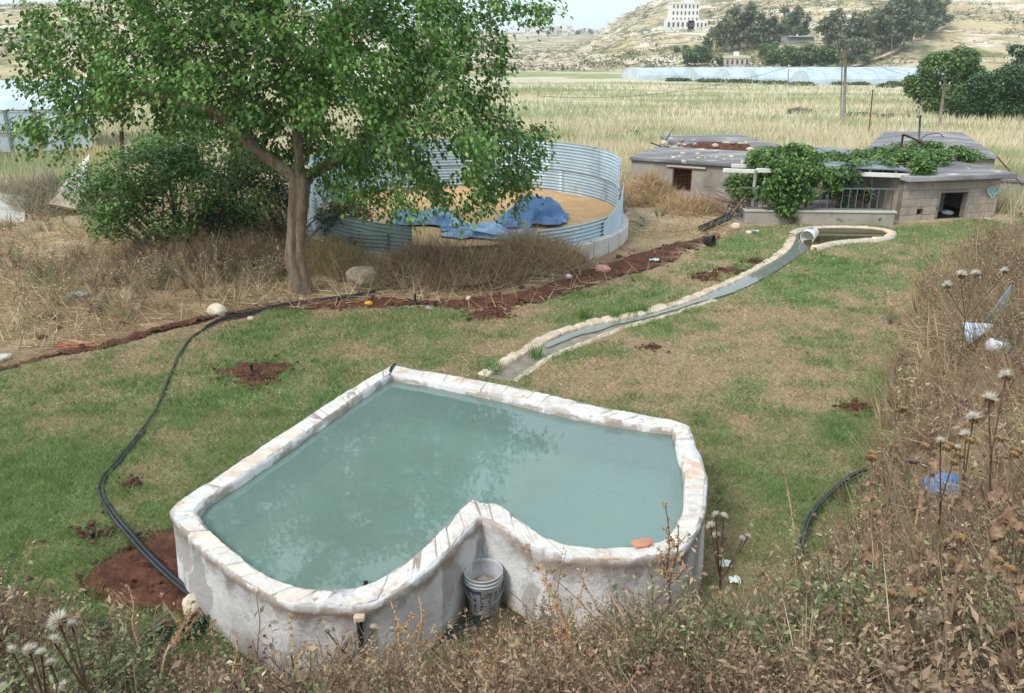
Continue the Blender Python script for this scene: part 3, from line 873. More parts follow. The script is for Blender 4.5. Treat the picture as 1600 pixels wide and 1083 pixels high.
MB().tube([wp(hf, hu + .02, -0.036, hzc - 0.09), wp(hf, hu + .02, -0.05, hzc - 0.09)], 0.025, 12).build('outlet', M_STEEL)
subpart(bpy.data.objects['outlet'], hp)
# things around the hut
sk = link('cement_sack', rock_mesh('cement_sack', (0.17, 0.12, 0.07), 5, 1.0, 3, 0.25), plain('pale_grey_sack', C(150, 154, 162), 0.8), loc=wp(hf, d1 - 0.19, 0.36, 0.08))
tag(sk, 'pale grey sack lying inside the dark doorway of the block hut', 'sack')

lw = wallframe(P(1562, 312), P(1640, 318))
lg = empty('concrete_ledge', wp(lw, .4, 0, 0), label='grey concrete ledge with flat top right of the block hut', cat='wall')
MB().box(wp(lw, 1.0, 0.6, 0.2), (2.6, 0.5, 0.5), lw[4]).build('ledge_body', M_CONC, lg, bevel=0.02)
MB().box(wp(lw, 1.0, 0.6, 0.49), (2.7, 0.62, 0.08), lw[4]).build('ledge_cap', M_ROOF, lg, bevel=0.015)

# ================================================================== CISTERN ROOF behind the hut
cis = empty('cistern', (*V2(P(1455, 225, 1.0)), 0.0), label='concrete cistern with low pyramid roof behind the block hut', cat='cistern')
q = [P(1352, 236, 1.0), P(1556, 243, 1.0), P(1500, 206, 1.0), P(1385, 205, 1.0)]
ap = P(1462, 208, 1.16)
b0 = [np.array((*V2(k), -1.0)) for k in q]; t0 = [np.array((*V2(k), .92)) for k in q]
mb = MB(); mb.add(b0 + t0, [(0, 1, 5, 4), (1, 2, 6, 5), (2, 3, 7, 6), (3, 0, 4, 7)]); mb.build('cistern_wall', M_CONC, cis)
cc_ = sum(t0) / 4
ov = [cc_ + (k - cc_) * 1.05 for k in t0]
mb = MB(); mb.add(ov + [k + np.array((0, 0, .06)) for k in ov] + [np.array((ap[0], ap[1], 1.16))], [(0, 1, 5, 4), (1, 2, 6, 5), (2, 3, 7, 6), (3, 0, 4, 7), (4, 5, 8), (5, 6, 8), (6, 7, 8), (7, 4, 8), (3, 2, 1, 0)])
mb.build('pyramid_roof', M_ROOF, cis)
mb = MB(); a_ = P(1440, 216, 1.12); b_ = P(1475, 214, 1.12); mid = (a_ + b_) / 2 + np.array((0, 0, 0.12))
mb.tube(spline([a_, (a_ + mid) / 2 + np.array((0, 0, .05)), mid, (b_ + mid) / 2 + np.array((0, 0, .05)), b_], 14), 0.015, 6); mb.build('curved_rod', M_BLACKPIPE, cis)
yg = P(1420, 247, 1.15)[1]
g0, g1, g2 = PY(1406, 246, yg), PY(1411, 210, yg), PY(1440, 222, yg)
mb = MB().tube([g0, g1], 0.03, 8); mb.tube([g1, g2, PY(1447, 226, yg)], 0.028, 8)
o = mb.build('gooseneck_pipe', M_RUST); tag(o, 'rusty bent gooseneck pipe rising above the vines on the hut roof', 'pipe')
m0, m1 = PY(1434, 250, yg + .05), PY(1438, 180, yg + .05)
mast = empty('roof_mast', m0, label='thin grey metal mast with wire coil above the hut roof vines', cat='mast')
MB().tube([m0, m1], 0.028, 8).build('mast_pole', M_STEEL, mast)
mb = MB()
for k in range(3):
    w = np.linspace(0, 2 * np.pi, 20)
    cz = m0 + (m1 - m0) * (0.28 + 0.07 * k)
    mb.tube([(cz[0] + .09 * math.cos(t + k), cz[1] + .05 * math.sin(t + k), cz[2] + .05 * math.sin(t * 2 + k)) for t in w], 0.007, 5, cap=False)
mb.build('wire_coil', M_BLACKPIPE, mast)
mb = MB().bar(m1 + np.array((-.09, 0, -.05)), m1 + np.array((.05, 0, -.03)), .04, .05); mb.build('mast_bracket', M_STEEL, mast)
y9 = 20.9
o = MB().tube([PY(1558, 245, 23.5), PY(1598, 290, 22.0)], 0.02, 6).build('leaning_rod', M_RUST); tag(o, 'thin rusty rod leaning beside the right end of the hut roof', 'rod')

# ================================================================== LOW WALL, RAILING, PERGOLA
lf = wallframe(P(1163, 350), P(1396, 353))
LWL = lf[3]
low = empty('low_wall', wp(lf, LWL / 2, 0, 0), label='low concrete wall with metal railing on top behind the pond', cat='wall')
MB().box(wp(lf, LWL / 2, 0.1, 0.10), (LWL, 0.2, 0.40), lf[4]).build('wall_body', M_CONC, low, bevel=0.012)
MB().box(wp(lf, LWL / 2, 0.1, 0.325), (LWL + .06, 0.26, 0.045), lf[4]).build('wall_cap', plain('pale_cap', C(188, 182, 172), 0.9), low, bevel=0.008)
mb = MB().box(wp(lf, LWL / 2 + .1, 0.12, 0.86), (LWL + 0.4, 0.03, 0.03), lf[4]); mb.build('top_rail', M_STEEL, low)
MB().box(wp(lf, LWL / 2, 0.12, 0.375), (LWL - .05, 0.025, 0.025), lf[4]).build('bottom_rail', M_STEEL, low)
nb = 21
for k in range(nb):
    u = 0.08 + (LWL - 0.16) * k / (nb - 1)
    MB().box(wp(lf, u, 0.12, 0.60), (0.018, 0.018, 0.49), lf[4]).build('railing_bar', M_RUST if k % 4 == 0 else M_STEEL, low)
per = empty('pergola', wp(lf, LWL / 2, 1.5, 0), label='white-beamed pergola under green vines beside the block hut', cat='pergola')
yb = wp(lf, 0.1, 0.35, 0)[1]
fb0, fb1 = PY(1182, 266, yb), PY(1421, 275, yb)
mb = MB().bar(fb0 + np.array((0, 0, 0)), fb1, 0.07, 0.10); mb.build('front_beam', M_WHITEPAINT, per, bevel=0.008)
pp = PY(1181, 268, yb)
MB().tube([(pp[0], pp[1], 0.0), (pp[0], pp[1], pp[2] + 0.04)], 0.045, 10).build('post', M_WHITEPAINT, per)
pp2 = PY(1364, 272, yb + 1.2)
MB().tube([(pp2[0], pp2[1], 0.0), (pp2[0], pp2[1], pp2[2])], 0.035, 8).build('post', M_WHITEPAINT, per)
for pxs, yy in (((1130, 266, 1184, 268), yb + 0.02), ((1143, 259, 1195, 260), yb + 0.7), ((1158, 253, 1200, 254), yb + 1.4)):
    MB().bar(PY(pxs[0], pxs[1], yy), PY(pxs[2], pxs[3], yy), 0.07, 0.09).build('stub_beam', M_WHITEPAINT, per, bevel=0.008)
rb0, rb1 = PY(1195, 232, yb + 3.6), PY(1350, 243, yb + 3.6)
MB().bar(rb0, rb1, 0.08, 0.10).build('rear_beam', M_WHITEPAINT, per, bevel=0.008)
for k in range(6):
    a_, b_ = fb0 + (fb1 - fb0) * (0.06 + 0.17 * k), rb0 + (rb1 - rb0) * (0.06 + 0.17 * k)
    MB().bar(a_ + np.array((0, 0, .075)), b_ + np.array((0, 0, .075)), 0.05, 0.05).build('rafter', M_STEEL, per)
M_SHEETROOF = mat('grey_roof_sheet', [(0.3, C(104, 110, 118)), (0.7, C(146, 152, 160))], 2.0, 0.6, 0.1, 20)
mb = MB()
e0, e1, e2, e3 = fb0 + (fb1 - fb0) * .45, fb1, rb1, rb0 + (rb1 - rb0) * .45
up_ = np.array((0, 0, .12))
mb.add([e0 + up_, e1 + up_, e2 + up_, e3 + up_, e0 + up_ * 1.2, e1 + up_ * 1.2, e2 + up_ * 1.2, e3 + up_ * 1.2], [(3, 2, 1, 0), (4, 5, 6, 7), (0, 1, 5, 4), (1, 2, 6, 5), (2, 3, 7, 6), (3, 0, 4, 7)])
mb.build('roof_sheet', M_SHEETROOF, per)
# things in the pergola's shade
b0_ = PY(1382, 328, yb + 1.3)
fr_ = empty('metal_cabinet', (b0_[0], b0_[1], 0), label='tall pale blue-grey metal cabinet in the pergola shade', cat='cabinet')
MB().box((b0_[0] - .10, b0_[1], .48), (0.50, 0.4, 0.95)).build('cabinet_body', plain('pale_blue_metal', C(150, 168, 178), 0.5), fr_, bevel=0.01)
MB().box((b0_[0] + .33, b0_[1], .48), (0.34, 0.42, 0.95)).build('cabinet_door', plain('slate_metal', C(84, 96, 106), 0.5), fr_, bevel=0.01)
w_ = PY(1356, 304, yb + .5)
mb = MB(); mb.tube([(w_[0] + .19 * math.cos(t) * .35, w_[1] + .04, w_[2] + .19 * math.sin(t)) for t in np.linspace(0, 2 * np.pi, 22)], 0.05, 8, cap=False)
o = mb.build('tyre', plain('rubber', C(34, 34, 36), 0.8)); tag(o, 'black tyre hung on the railing beside the cabinet', 'tyre')
tb = PY(1292, 322, yb + 1.0)
tbl = empty('white_table', (tb[0], tb[1], 0), label='pale low table behind the railing under the pergola', cat='table')
MB().box((tb[0], tb[1], .42), (1.5, .7, .05)).build('table_top', plain('pale_table', C(196, 200, 206), .6), tbl, bevel=.01)
for sx in (-.65, .65):
    for sy in (-.28, .28):
        MB().box((tb[0] + sx, tb[1] + sy, .2), (.05, .05, .4)).build('leg', M_STEEL, tbl)
bkw = MB().box(wp(lf, LWL / 2, 3.9, 0.42), (LWL + 1.0, 0.15, 1.0), lf[4]).build('back_wall', M_CONC); tag(bkw, 'shaded grey wall at the back of the pergola terrace', 'wall')
sk2 = MB().box(wp(lf, LWL / 2, 2.0, -0.02), (LWL + .4, 3.6, 0.08), lf[4]).build('terrace_floor', M_CONC, kind='structure')

# ================================================================== LEFT CONCRETE HUT and the slab behind it
h2 = wallframe(P(984, 306), P(1165, 322))
L2 = h2[3]
h2y = wp(h2, .3, 0, 0)[1]
ht2 = float(PY(990, 251, h2y)[2])
hut2 = empty('concrete_hut', wp(h2, L2 / 2, 0, 0), label='low plastered concrete hut with rusty mesh window beside the straw heap', cat='hut')
def U2(px): return (px - 984) / 181.0 * L2
w0, w1 = U2(1051), U2(1081)
wz1, wz0 = float(PY(1065, 259, h2y)[2]), float(PY(1065, 293, h2y)[2])
mb = MB()
for (u0, u1, z0, z1) in ((0, w0, -.3, ht2), (w1, L2, -.3, ht2), (w0, w1, -.3, wz0), (w0, w1, wz1, ht2)):
    mb.box(wp(h2, (u0 + u1) / 2, .08, (z0 + z1) / 2), (u1 - u0, .16, z1 - z0), h2[4])
mb.build('front_wall', M_CONC, hut2)
mb = MB()
for u in (.08, L2 - .08): mb.box(wp(h2, u, .165 + 1.1, ht2 / 2 - .1), (.158, 2.2, ht2 + .2 - .01), h2[4])
mb.box(wp(h2, L2 / 2, 2.45, ht2 / 2 - .1), (L2 - .005, .16, ht2 + .2 - .01), h2[4]); mb.build('side_wall', M_CONC, hut2)
MB().box(wp(h2, L2 / 2 + .02, 1.22, ht2 + .055), (L2 + .12, 2.66, .10), h2[4]).build('roof', M_ROOF, hut2, bevel=.02)
win = MB()
for (u0, u1, z0, z1) in ((w0, w0 + .035, wz0, wz1), (w1 - .035, w1, wz0, wz1), (w0 + .035, w1 - .035, wz0, wz0 + .035), (w0 + .035, w1 - .035, wz1 - .035, wz1)):
    win.box(wp(h2, (u0 + u1) / 2, .05, (z0 + z1) / 2), (u1 - u0, .06, z1 - z0), h2[4])
wf = win.build('window', M_RUST, hut2)
mb = MB()
for k in range(9): mb.bar(wp(h2, w0 + .04 + (w1 - w0 - .08) * k / 8, .06, wz0 + .03), wp(h2, w0 + .04 + (w1 - w0 - .08) * k / 8, .06, wz1 - .03), .006, .006)
for k in range(11): mb.bar(wp(h2, w0 + .03, .066, wz0 + .04 + (wz1 - wz0 - .08) * k / 10), wp(h2, w1 - .03, .066, wz0 + .04 + (wz1 - wz0 - .08) * k / 10), .006, .006)
subpart(mb.build('wire_mesh', M_RUST), wf)
MB().box(wp(h2, (w0 + w1) / 2, .6, (wz0 + wz1) / 2), (w1 - w0 + .8, .02, wz1 - wz0 + .3), h2[4]).build('room_shade_panel', M_DARK, hut2)  # added black sheet behind the mesh, painting the shade of the room
MB().box(wp(h2, (w0 + w1) / 2 + .1, -.03, wz1 + .055), (w1 - w0 + .55, .09, .05), h2[4]).build('lintel', plain('pale_lintel', C(190, 178, 166), .9), hut2, bevel=.015)
for k in range(16):
    rr = random.uniform(.04, .12)
    o = link('roof_rubble', rock_mesh('roof_rubble', (rr, rr * .8, rr * .4), 300 + k, .8, 1), M_LIMESTONE, loc=wp(h2, random.uniform(U2(1045), U2(1125)), random.uniform(.2, 2.3), ht2 + .115)); adopt(o, hut2)
o = MB().tube([wp(h2, -.25, 2.3, ht2 + .22), wp(h2, .15, 2.35, ht2 + .1), wp(h2, .35, 2.3, ht2 + .12)], .02, 6).build('roof_pipe', M_BLACKPIPE, hut2)
# slab behind
sl = wallframe(P(1082, 243, .6), P(1218, 240, .6))
slab = empty('concrete_slab_shed', wp(sl, sl[3] / 2, 0, 0), label='flat-roofed concrete shed behind the mesh-windowed hut', cat='shed')
MB().box(wp(sl, sl[3] / 2, 1.6, -.1), (sl[3] - .3, 3.0, 1.7), sl[4]).build('shed_wall', M_CONC, slab, bevel=.02)
MB().box(wp(sl, sl[3] / 2, 1.6, .81), (sl[3], 3.5, .11), sl[4]).build('roof', M_ROOF, slab, bevel=.02)
hp_ = wp(sl, .05 * sl[3], -.15, .50)
rubble = empty('rubble_heap', hp_, label='heap of stones and earth lying between the two low concrete roofs', cat='rubble')
o = link('earth_mound', rock_mesh('earth_mound', (1.5, .7, .62), 77, .7, 3, .3), M_SOIL, loc=(hp_[0] + .3, hp_[1], .62)); adopt(o, rubble)
for k in range(46):
    rr = random.uniform(.06, .2)
    o = link('stone', rock_mesh('stone', (rr, rr * .8, rr * .7), 400 + k, .8, 1), M_LIMESTONE if k % 3 else M_CONC, loc=(hp_[0] + random.uniform(-1.2, 1.7), hp_[1] + random.uniform(-.5, .3), .72 + random.uniform(0, .34))); adopt(o, rubble)
ms0, ms1 = PY(1034, 226, hp_[1]), PY(1054, 196, hp_[1])
mb = MB(); dv = np.array((.07, .05, -.01)); mb.add([ms0, ms0 + dv * 1.6, ms1 + dv * .2, ms1, ms0 + (0, .02, 0), ms0 + dv * 1.6 + (0, .02, 0), ms1 + dv * .2 + (0, .02, 0), ms1 + (0, .02, 0)], [(0, 1, 2, 3), (7, 6, 5, 4), (0, 4, 5, 1), (1, 5, 6, 2), (2, 6, 7, 3), (3, 7, 4, 0)])
o = mb.build('metal_strip', M_GALV); tag(o, 'bent pale metal strip sticking up from the rubble heap', 'metal sheet')

# ================================================================== CORRUGATED GRAIN BIN
M_WHITEC = mat('pale_concrete', [(0.25, C(168, 162, 156)), (0.5, C(200, 196, 190)), (0.8, C(216, 212, 208))], 2.2, 0.92, 0.35, 20, rand=0.04, speck=[(C(140, 112, 94), 3.0, 0.64)])
BC, BR = np.array((-1.05, 19.1)), 3.5
binr = empty('grain_bin', (BC[0], BC[1], 0), label='open round corrugated steel grain bin behind the tree', cat='grain bin')
RING_T = 0.34
def arc_pt(deg, r, z): return (BC[0] + r * math.cos(math.radians(deg)), BC[1] + r * math.sin(math.radians(deg)), z)
M_CORR = mat('corrugated_steel', [(0.3, C(158, 176, 188)), (0.7, C(196, 210, 218))], 0.9, 0.42, metal=0.35, spec=0.5, rand=0.05, speck=[(C(150, 150, 146), 2.2, 0.62)])
M_CORR2 = mat('dull_corrugated_steel', [(0.3, C(128, 142, 140)), (0.7, C(160, 172, 170))], 0.9, 0.55, metal=0.3, spec=0.4, rand=0.05)
def csheet(a0, a1, z0, z1, r, m, name='corrugated_sheet', dz0=0.0, dz1=0.0, parent=None):
    """one bent sheet; dz tilt its ends"""
    na = max(3, int(abs(a1 - a0) / 2.5)); nz = int((z1 - z0) / 0.076 * 6) + 1
    A = np.linspace(a0, a1, na); Z = np.linspace(0, 1, nz)
    AA, ZZ = np.meshgrid(A, Z)
    tilt = dz0 + (dz1 - dz0) * (AA - a0) / (a1 - a0)
    zz = z0 + (z1 - z0) * ZZ
    rr = r + 0.017 * np.sin(zz / 0.076 * 2 * math.pi)
    x = BC[0] + rr * np.cos(np.radians(AA)); y = BC[1] + rr * np.sin(np.radians(AA))
    i = np.arange(nz * na).reshape(nz, na)
    f = np.stack((i[:-1, :-1], i[:-1, 1:], i[1:, 1:], i[1:, :-1]), -1).reshape(-1, 4)
    me = mesh_np(name, np.stack((x, y, zz + tilt), -1).reshape(-1, 3), f, None, True)
    o = link(name, me, m)
    s = o.modifiers.new('thick', 'SOLIDIFY'); s.thickness = 0.004
    return adopt(o, parent or binr)
TOPZ = 1.72
edges = [-12, 18, 48, 78, 108, 138, 168, 192]
for k in range(len(edges) - 1):
    csheet(edges[k] - 1.0, edges[k + 1] + 1.0, RING_T - 0.02, 1.05, BR + (0.006 if k % 2 else 0.0), M_CORR)
    csheet(edges[k] - 1.0 + 6, edges[k + 1] + 1.0 + (6 if k < 6 else 0), 1.0, TOPZ, BR - 0.03 + (0.006 if k % 2 else 0.0), M_CORR)
csheet(-34, -4, RING_T - 0.02, 1.18, BR + 0.06, M_CORR, dz0=-0.55, dz1=0.0)
csheet(-64, -26, RING_T - 0.02, 0.72, BR + 0.03, M_CORR)
csheet(-128, -104, RING_T - 0.12, 0.86, BR + 0.05, M_CORR2, dz0=0.06, dz1=-0.0)
csheet(-123, -112, RING_T - 0.2, 0.68, BR + 0.10, M_CORR2, dz0=0.0, dz1=0.04)
csheet(-152, -126, RING_T - 0.12, 0.92, BR + 0.02, M_CORR2, dz0=0.02, dz1=-0.04)
csheet(-170, -150, RING_T - 0.12, 1.1, BR + 0.0, M_CORR)
for k in range(42):                               # base ring of pale concrete segments
    a0, a1 = k * 360 / 42 + .25, (k + 1) * 360 / 42 - .25
    pol = [arc_pt(a, BR + 0.22, 0)[:2] for a in np.linspace(a0, a1, 4)] + [arc_pt(a, BR - 0.12, 0)[:2] for a in np.linspace(a1, a0, 4)]
    MB().prism(pol, -0.15, RING_T + random.uniform(-.008, .008)).build('base_block', M_WHITEC if 'M_WHITEC' in globals() else M_CONC, binr, bevel=.01)
def grain_z(x, y): return 0.40 + 0.16 * fbm(x * .6, y * .6, 0, 91) + 0.02 * fbm(x * 5, y * 5, 0, 92)
rr_, aa_ = np.meshgrid(np.linspace(0, BR - .02, 30), np.linspace(0, 2 * np.pi, 73))
x, y = BC[0] + rr_ * np.cos(aa_), BC[1] + rr_ * np.sin(aa_)
i = np.arange(x.size).reshape(x.shape)
f = np.stack((i[:-1, :-1], i[:-1, 1:], i[1:, 1:], i[1:, :-1]), -1).reshape(-1, 4)
adopt(link('grain', mesh_np('grain', np.stack((x, y, grain_z(x, y)), -1).reshape(-1, 3), f[:, ::-1], None, True), mat('wheat_grain', [(0.3, C(186, 146, 104)), (0.7, C(212, 176, 132))], 3, 0.95, .4, 60)), binr)
# blue tarpaulins
M_TARP = mat('blue_tarpaulin', [(0.3, C(84, 118, 160)), (0.5, C(112, 148, 188)), (0.62, C(160, 184, 206)), (0.8, C(196, 204, 208))], 3.5, 0.45, .6, 22, .03, spec=.5, speck=[(C(150, 150, 148), 5, .62)])
def tarp(name, quad, nu, nv, base, amp, sc, seed, label, m=M_TARP):
    uu, vv = np.meshgrid(np.linspace(0, 1, nu), np.linspace(0, 1, nv))
    q = [np.array(k) for k in quad]
    x = (q[0][0] * (1 - uu) + q[1][0] * uu) * (1 - vv) + (q[3][0] * (1 - uu) + q[2][0] * uu) * vv
    y = (q[0][1] * (1 - uu) + q[1][1] * uu) * (1 - vv) + (q[3][1] * (1 - uu) + q[2][1] * uu) * vv
    x = x + (fbm(uu * 5, vv * 5, 0, seed + 3) - .5) * .5; y = y + (fbm(uu * 5, vv * 5, 5, seed + 4) - .5) * .5
    e = np.minimum(np.minimum(uu, 1 - uu), np.minimum(vv, 1 - vv)) * 6
    rid = 1 - np.abs(2 * fbm(x * sc, y * sc, 0, seed, 3) - 1)
    z = base(x, y) + amp * np.clip(e, .15, 1) * np.maximum(rid - .45, 0) * 1.8
    i = np.arange(x.size).reshape(x.shape)
    f = np.stack((i[:-1, :-1], i[:-1, 1:], i[1:, 1:], i[1:, :-1]), -1).reshape(-1, 4)
    o = link(name, mesh_np(name, np.stack((x, y, z), -1).reshape(-1, 3), f, None, True), m)
    s = o.modifiers.new('thick', 'SOLIDIFY'); s.thickness = .006
    return tag(o, label, 'tarpaulin', 'blue tarpaulins in the grain bin')
def tb_(x, y):
    r = np.hypot(x - BC[0], y - BC[1])
    return np.where(r < BR, grain_z(x, y) + .02, np.interp(r, [BR, BR + .15, BR + .32, BR + .8], [.50, .46, .40, .06]))
tarp('tarpaulin', (P(690, 388, .3), P(838, 396, .3), P(834, 358, .5), P(690, 352, .5)), 70, 50, tb_, .14, 1.1, 101, 'crumpled pale blue tarpaulin hanging over the front gap of the grain bin')
tarp('tarpaulin', (P(770, 362, .5), P(880, 352, .5), P(884, 330, .5), P(800, 330, .5)), 50, 40, tb_, .55, 1.3, 111, 'bunched heap of darker blue tarpaulin on the grain', mat('deep_blue_tarpaulin', [(0.3, C(70, 104, 150)), (0.7, C(108, 146, 190))], 2.5, .4, .25, 14, spec=.5))
tarp('tarpaulin', (P(612, 352, .5), P(720, 356, .5), P(720, 334, .5), P(612, 334, .5)), 40, 30, tb_, .25, 1.3, 121, 'small folded blue tarpaulin at the left of the grain')
# ================================================================== FOLIAGE TOOLS
def unit(v): return v / np.maximum(np.linalg.norm(v, axis=-1, keepdims=True), 1e-9)
LEAF_V = np.array([(0, 0, 0), (-.36, .38, .07), (0, .5, -.02), (.36, .38, .07), (0, 1, -.10)], float)
LEAF_F = np.array([(0, 2, 1), (0, 3, 2), (1, 2, 4), (2, 3, 4)])
BLADE_V = np.array([(-.5, 0, 0), (.5, 0, 0), (0, 1, 0)], float); BLADE_F = np.array([(0, 1, 2)])
def stamp(tV, tF, pos, axis, nrm, sl, sw, col, shade=None):
    """copies of a leaf template: y runs along axis, z along nrm; sl/sw length and width"""
    n = len(pos)
    axis = unit(axis)
    side = unit(np.cross(axis, nrm)); nn = np.cross(side, axis)
    V = pos[:, None, :] + tV[None, :, 0:1] * side[:, None, :] * np.reshape(sw, (-1, 1, 1)) + tV[None, :, 1:2] * axis[:, None, :] * np.reshape(sl, (-1, 1, 1)) + tV[None, :, 2:3] * nn[:, None, :] * np.reshape(sl, (-1, 1, 1))
    k = len(tV)
    Fc = (tF[None] + (np.arange(n) * k)[:, None, None]).reshape(-1, tF.shape[1])
    Cc = np.repeat(col, k, 0)
    if shade is not None: Cc = Cc * np.tile(shade, n)[:, None]
    return V.reshape(-1, 3), Fc, Cc
def join(parts):
    V, Fc, Cc, b = [], [], [], 0
    for v, f, c in parts:
        V.append(v); Fc.append(f + b); Cc.append(c); b += len(v)
    return np.vstack(V), np.vstack(Fc), np.vstack(Cc)
def rand_dirs(n, r=rng):
    return unit(r.normal(size=(n, 3)))
def palette(n, cols, jit=0.15, r=rng, w=None):
    c = np.array([lin(k) for k in cols])
    i = r.choice(len(cols), n, p=w)
    a = c[i] * 0.75 + c[r.choice(len(cols), n, p=w)] * 0.25
    return a * (1 + (r.random((n, 1)) - 0.5) * 2 * jit)
def leaves_at(pos, size, cols, droop=0.5, jit=0.2, r=rng, width=1.0, tV=LEAF_V, tF=LEAF_F, out=None, w=None):
    n = len(pos)
    ax = rand_dirs(n, r) * np.array((1, 1, .5)) + np.array((0, 0, -droop))
    if out is not None: ax = ax + out * .6
    nr = rand_dirs(n, r) * .6 + np.array((0, 0, 1.0))
    s = size * (0.65 + 0.7 * r.random(n))
    return stamp(tV, tF, pos, ax, nr, s, s * width, palette(n, cols, jit, r, w))
def in_ellipsoids(ells, n, r=rng, shell=0.45, clump=0.0, cs=1.0, seed=0):
    """points in a union of ellipsoids (cx,cy,cz,rx,ry,rz), thinned by 3-d noise into clumps and gaps"""
    e = np.array(ells, float)
    vol = (e[:, 3] * e[:, 4] * e[:, 5]) ** .75
    out = []
    tot = 0
    while tot < n:
        i = r.choice(len(e), n * 2, p=vol / vol.sum())
        d = rand_dirs(n * 2, r) * (shell + (1 - shell) * r.random((n * 2, 1)) ** .6)
        p = e[i, :3] + d * e[i, 3:]
        if clump:
            q = noise3(p[:, 0] * cs, p[:, 1] * cs, p[:, 2] * cs, seed) * .65 + noise3(p[:, 0] * cs * 2.3, p[:, 1] * cs * 2.3, p[:, 2] * cs * 2.3, seed + 1) * .35
            p = p[r.random(len(p)) < sstep(clump - .12, clump + .12, q)]
        out.append(p); tot += len(p)
    return np.vstack(out)[:n]
def foliage(name, ells, n, size, cols, parent=None, shell=.45, clump=.45, cs=1.0, seed=0, droop=.4, m=None, width=.8, jit=.2, **k):
    r = np.random.default_rng(seed)
    p = in_ellipsoids(ells, n, r, shell, clump, cs, seed)
    V, Fc, Cc = leaves_at(p, size, cols, droop, jit, r, width)
    o = link(name, mesh_np(name, V, Fc, Cc), m or M_LEAF, **k)
    if parent is not None: adopt(o, parent)
    return o

# ================================================================== MULBERRY TREE
TB = P(468, 458); TB[2] = 0.05
TY = float(TB[1])
tree = empty('mulberry_tree', TB, label='large spreading green mulberry tree with twisted trunk beside the lawn', cat='tree')
fork = PY(470, 283, TY)
def T(px, py, dy): return PY(px, py, TY + dy)
nodes, par = [], []
def addchain(pts, parent, step=.28):
    pts = [np.array(p, float) for p in pts]
    s = spline(pts, max(2, int(sum(np.linalg.norm(b - a) for a, b in zip(pts[:-1], pts[1:])) / step)))
    ids = [parent]
    for q in s[1:]:
        nodes.append(q); par.append(ids[-1]); ids.append(len(nodes) - 1)
    return ids
nodes.append(np.array(TB)); par.append(-1)
tr = addchain([TB, PY(462, 400, TY), PY(466, 340, TY), fork], 0)
tk = tr[-1]
TRUNK_IDS = list(tr)
L1 = addchain([nodes[tk], T(440, 262, .0), T(400, 232, -.1), T(352, 186, -.3), T(300, 164, -.4), T(250, 150, -.2), T(185, 142, .3), T(120, 150, .7)], tk)
addchain([nodes[L1[12]], T(300, 120, .8), T(250, 60, 1.4), T(215, 0, 1.8)], L1[12])
addchain([nodes[L1[9]], T(352, 120, -.8), T(345, 60, -1.2), T(330, -20, -1.5)], L1[9])
addchain([nodes[L1[7]], T(372, 150, .5), T(378, 80, .8), T(395, 10, 1.0), T(410, -80, 1.2)], L1[7])
addchain([nodes[L1[15]], T(190, 165, -.6), T(130, 175, -1.0), T(60, 190, -1.2)], L1[15])
L2_ = addchain([nodes[tk], T(466, 235, -.1), T(462, 190, -.2), T(446, 110, -.5), T(430, 30, -.8), T(420, -60, -1.2)], tk)
addchain([nodes[L2_[5]], T(500, 130, .9), T(540, 50, 1.5), T(560, -40, 2.0)], L2_[5])
addchain([nodes[L2_[8]], T(436, 60, -1.6), T(460, 0, -2.4)], L2_[8])
L3 = addchain([nodes[tk], T(500, 265, .1), T(530, 248, .2), T(590, 200, .1), T(650, 150, -.2), T(705, 120, -.4), T(770, 100, -.4)], tk)
addchain([nodes[L3[6]], T(610, 205, -1.2), T(680, 190, -1.9), T(740, 210, -2.2)], L3[6])
addchain([nodes[L3[8]], T(660, 100, .8), T(720, 50, 1.2), T(790, 20, 1.2), T(850, 10, 1.0)], L3[8])
addchain([nodes[L3[10]], T(720, 160, .6), T(760, 200, 1.0), T(800, 240, .9), T(835, 260, .6)], L3[10])
addchain([nodes[L3[5]], T(560, 260, 1.4), T(620, 250, 2.2)], L3[5])
NFIX = len(nodes)
def E_(px, py, dy, rx, ry, rz):
    c = T(px, py, dy); return (*c, rx, ry, rz)
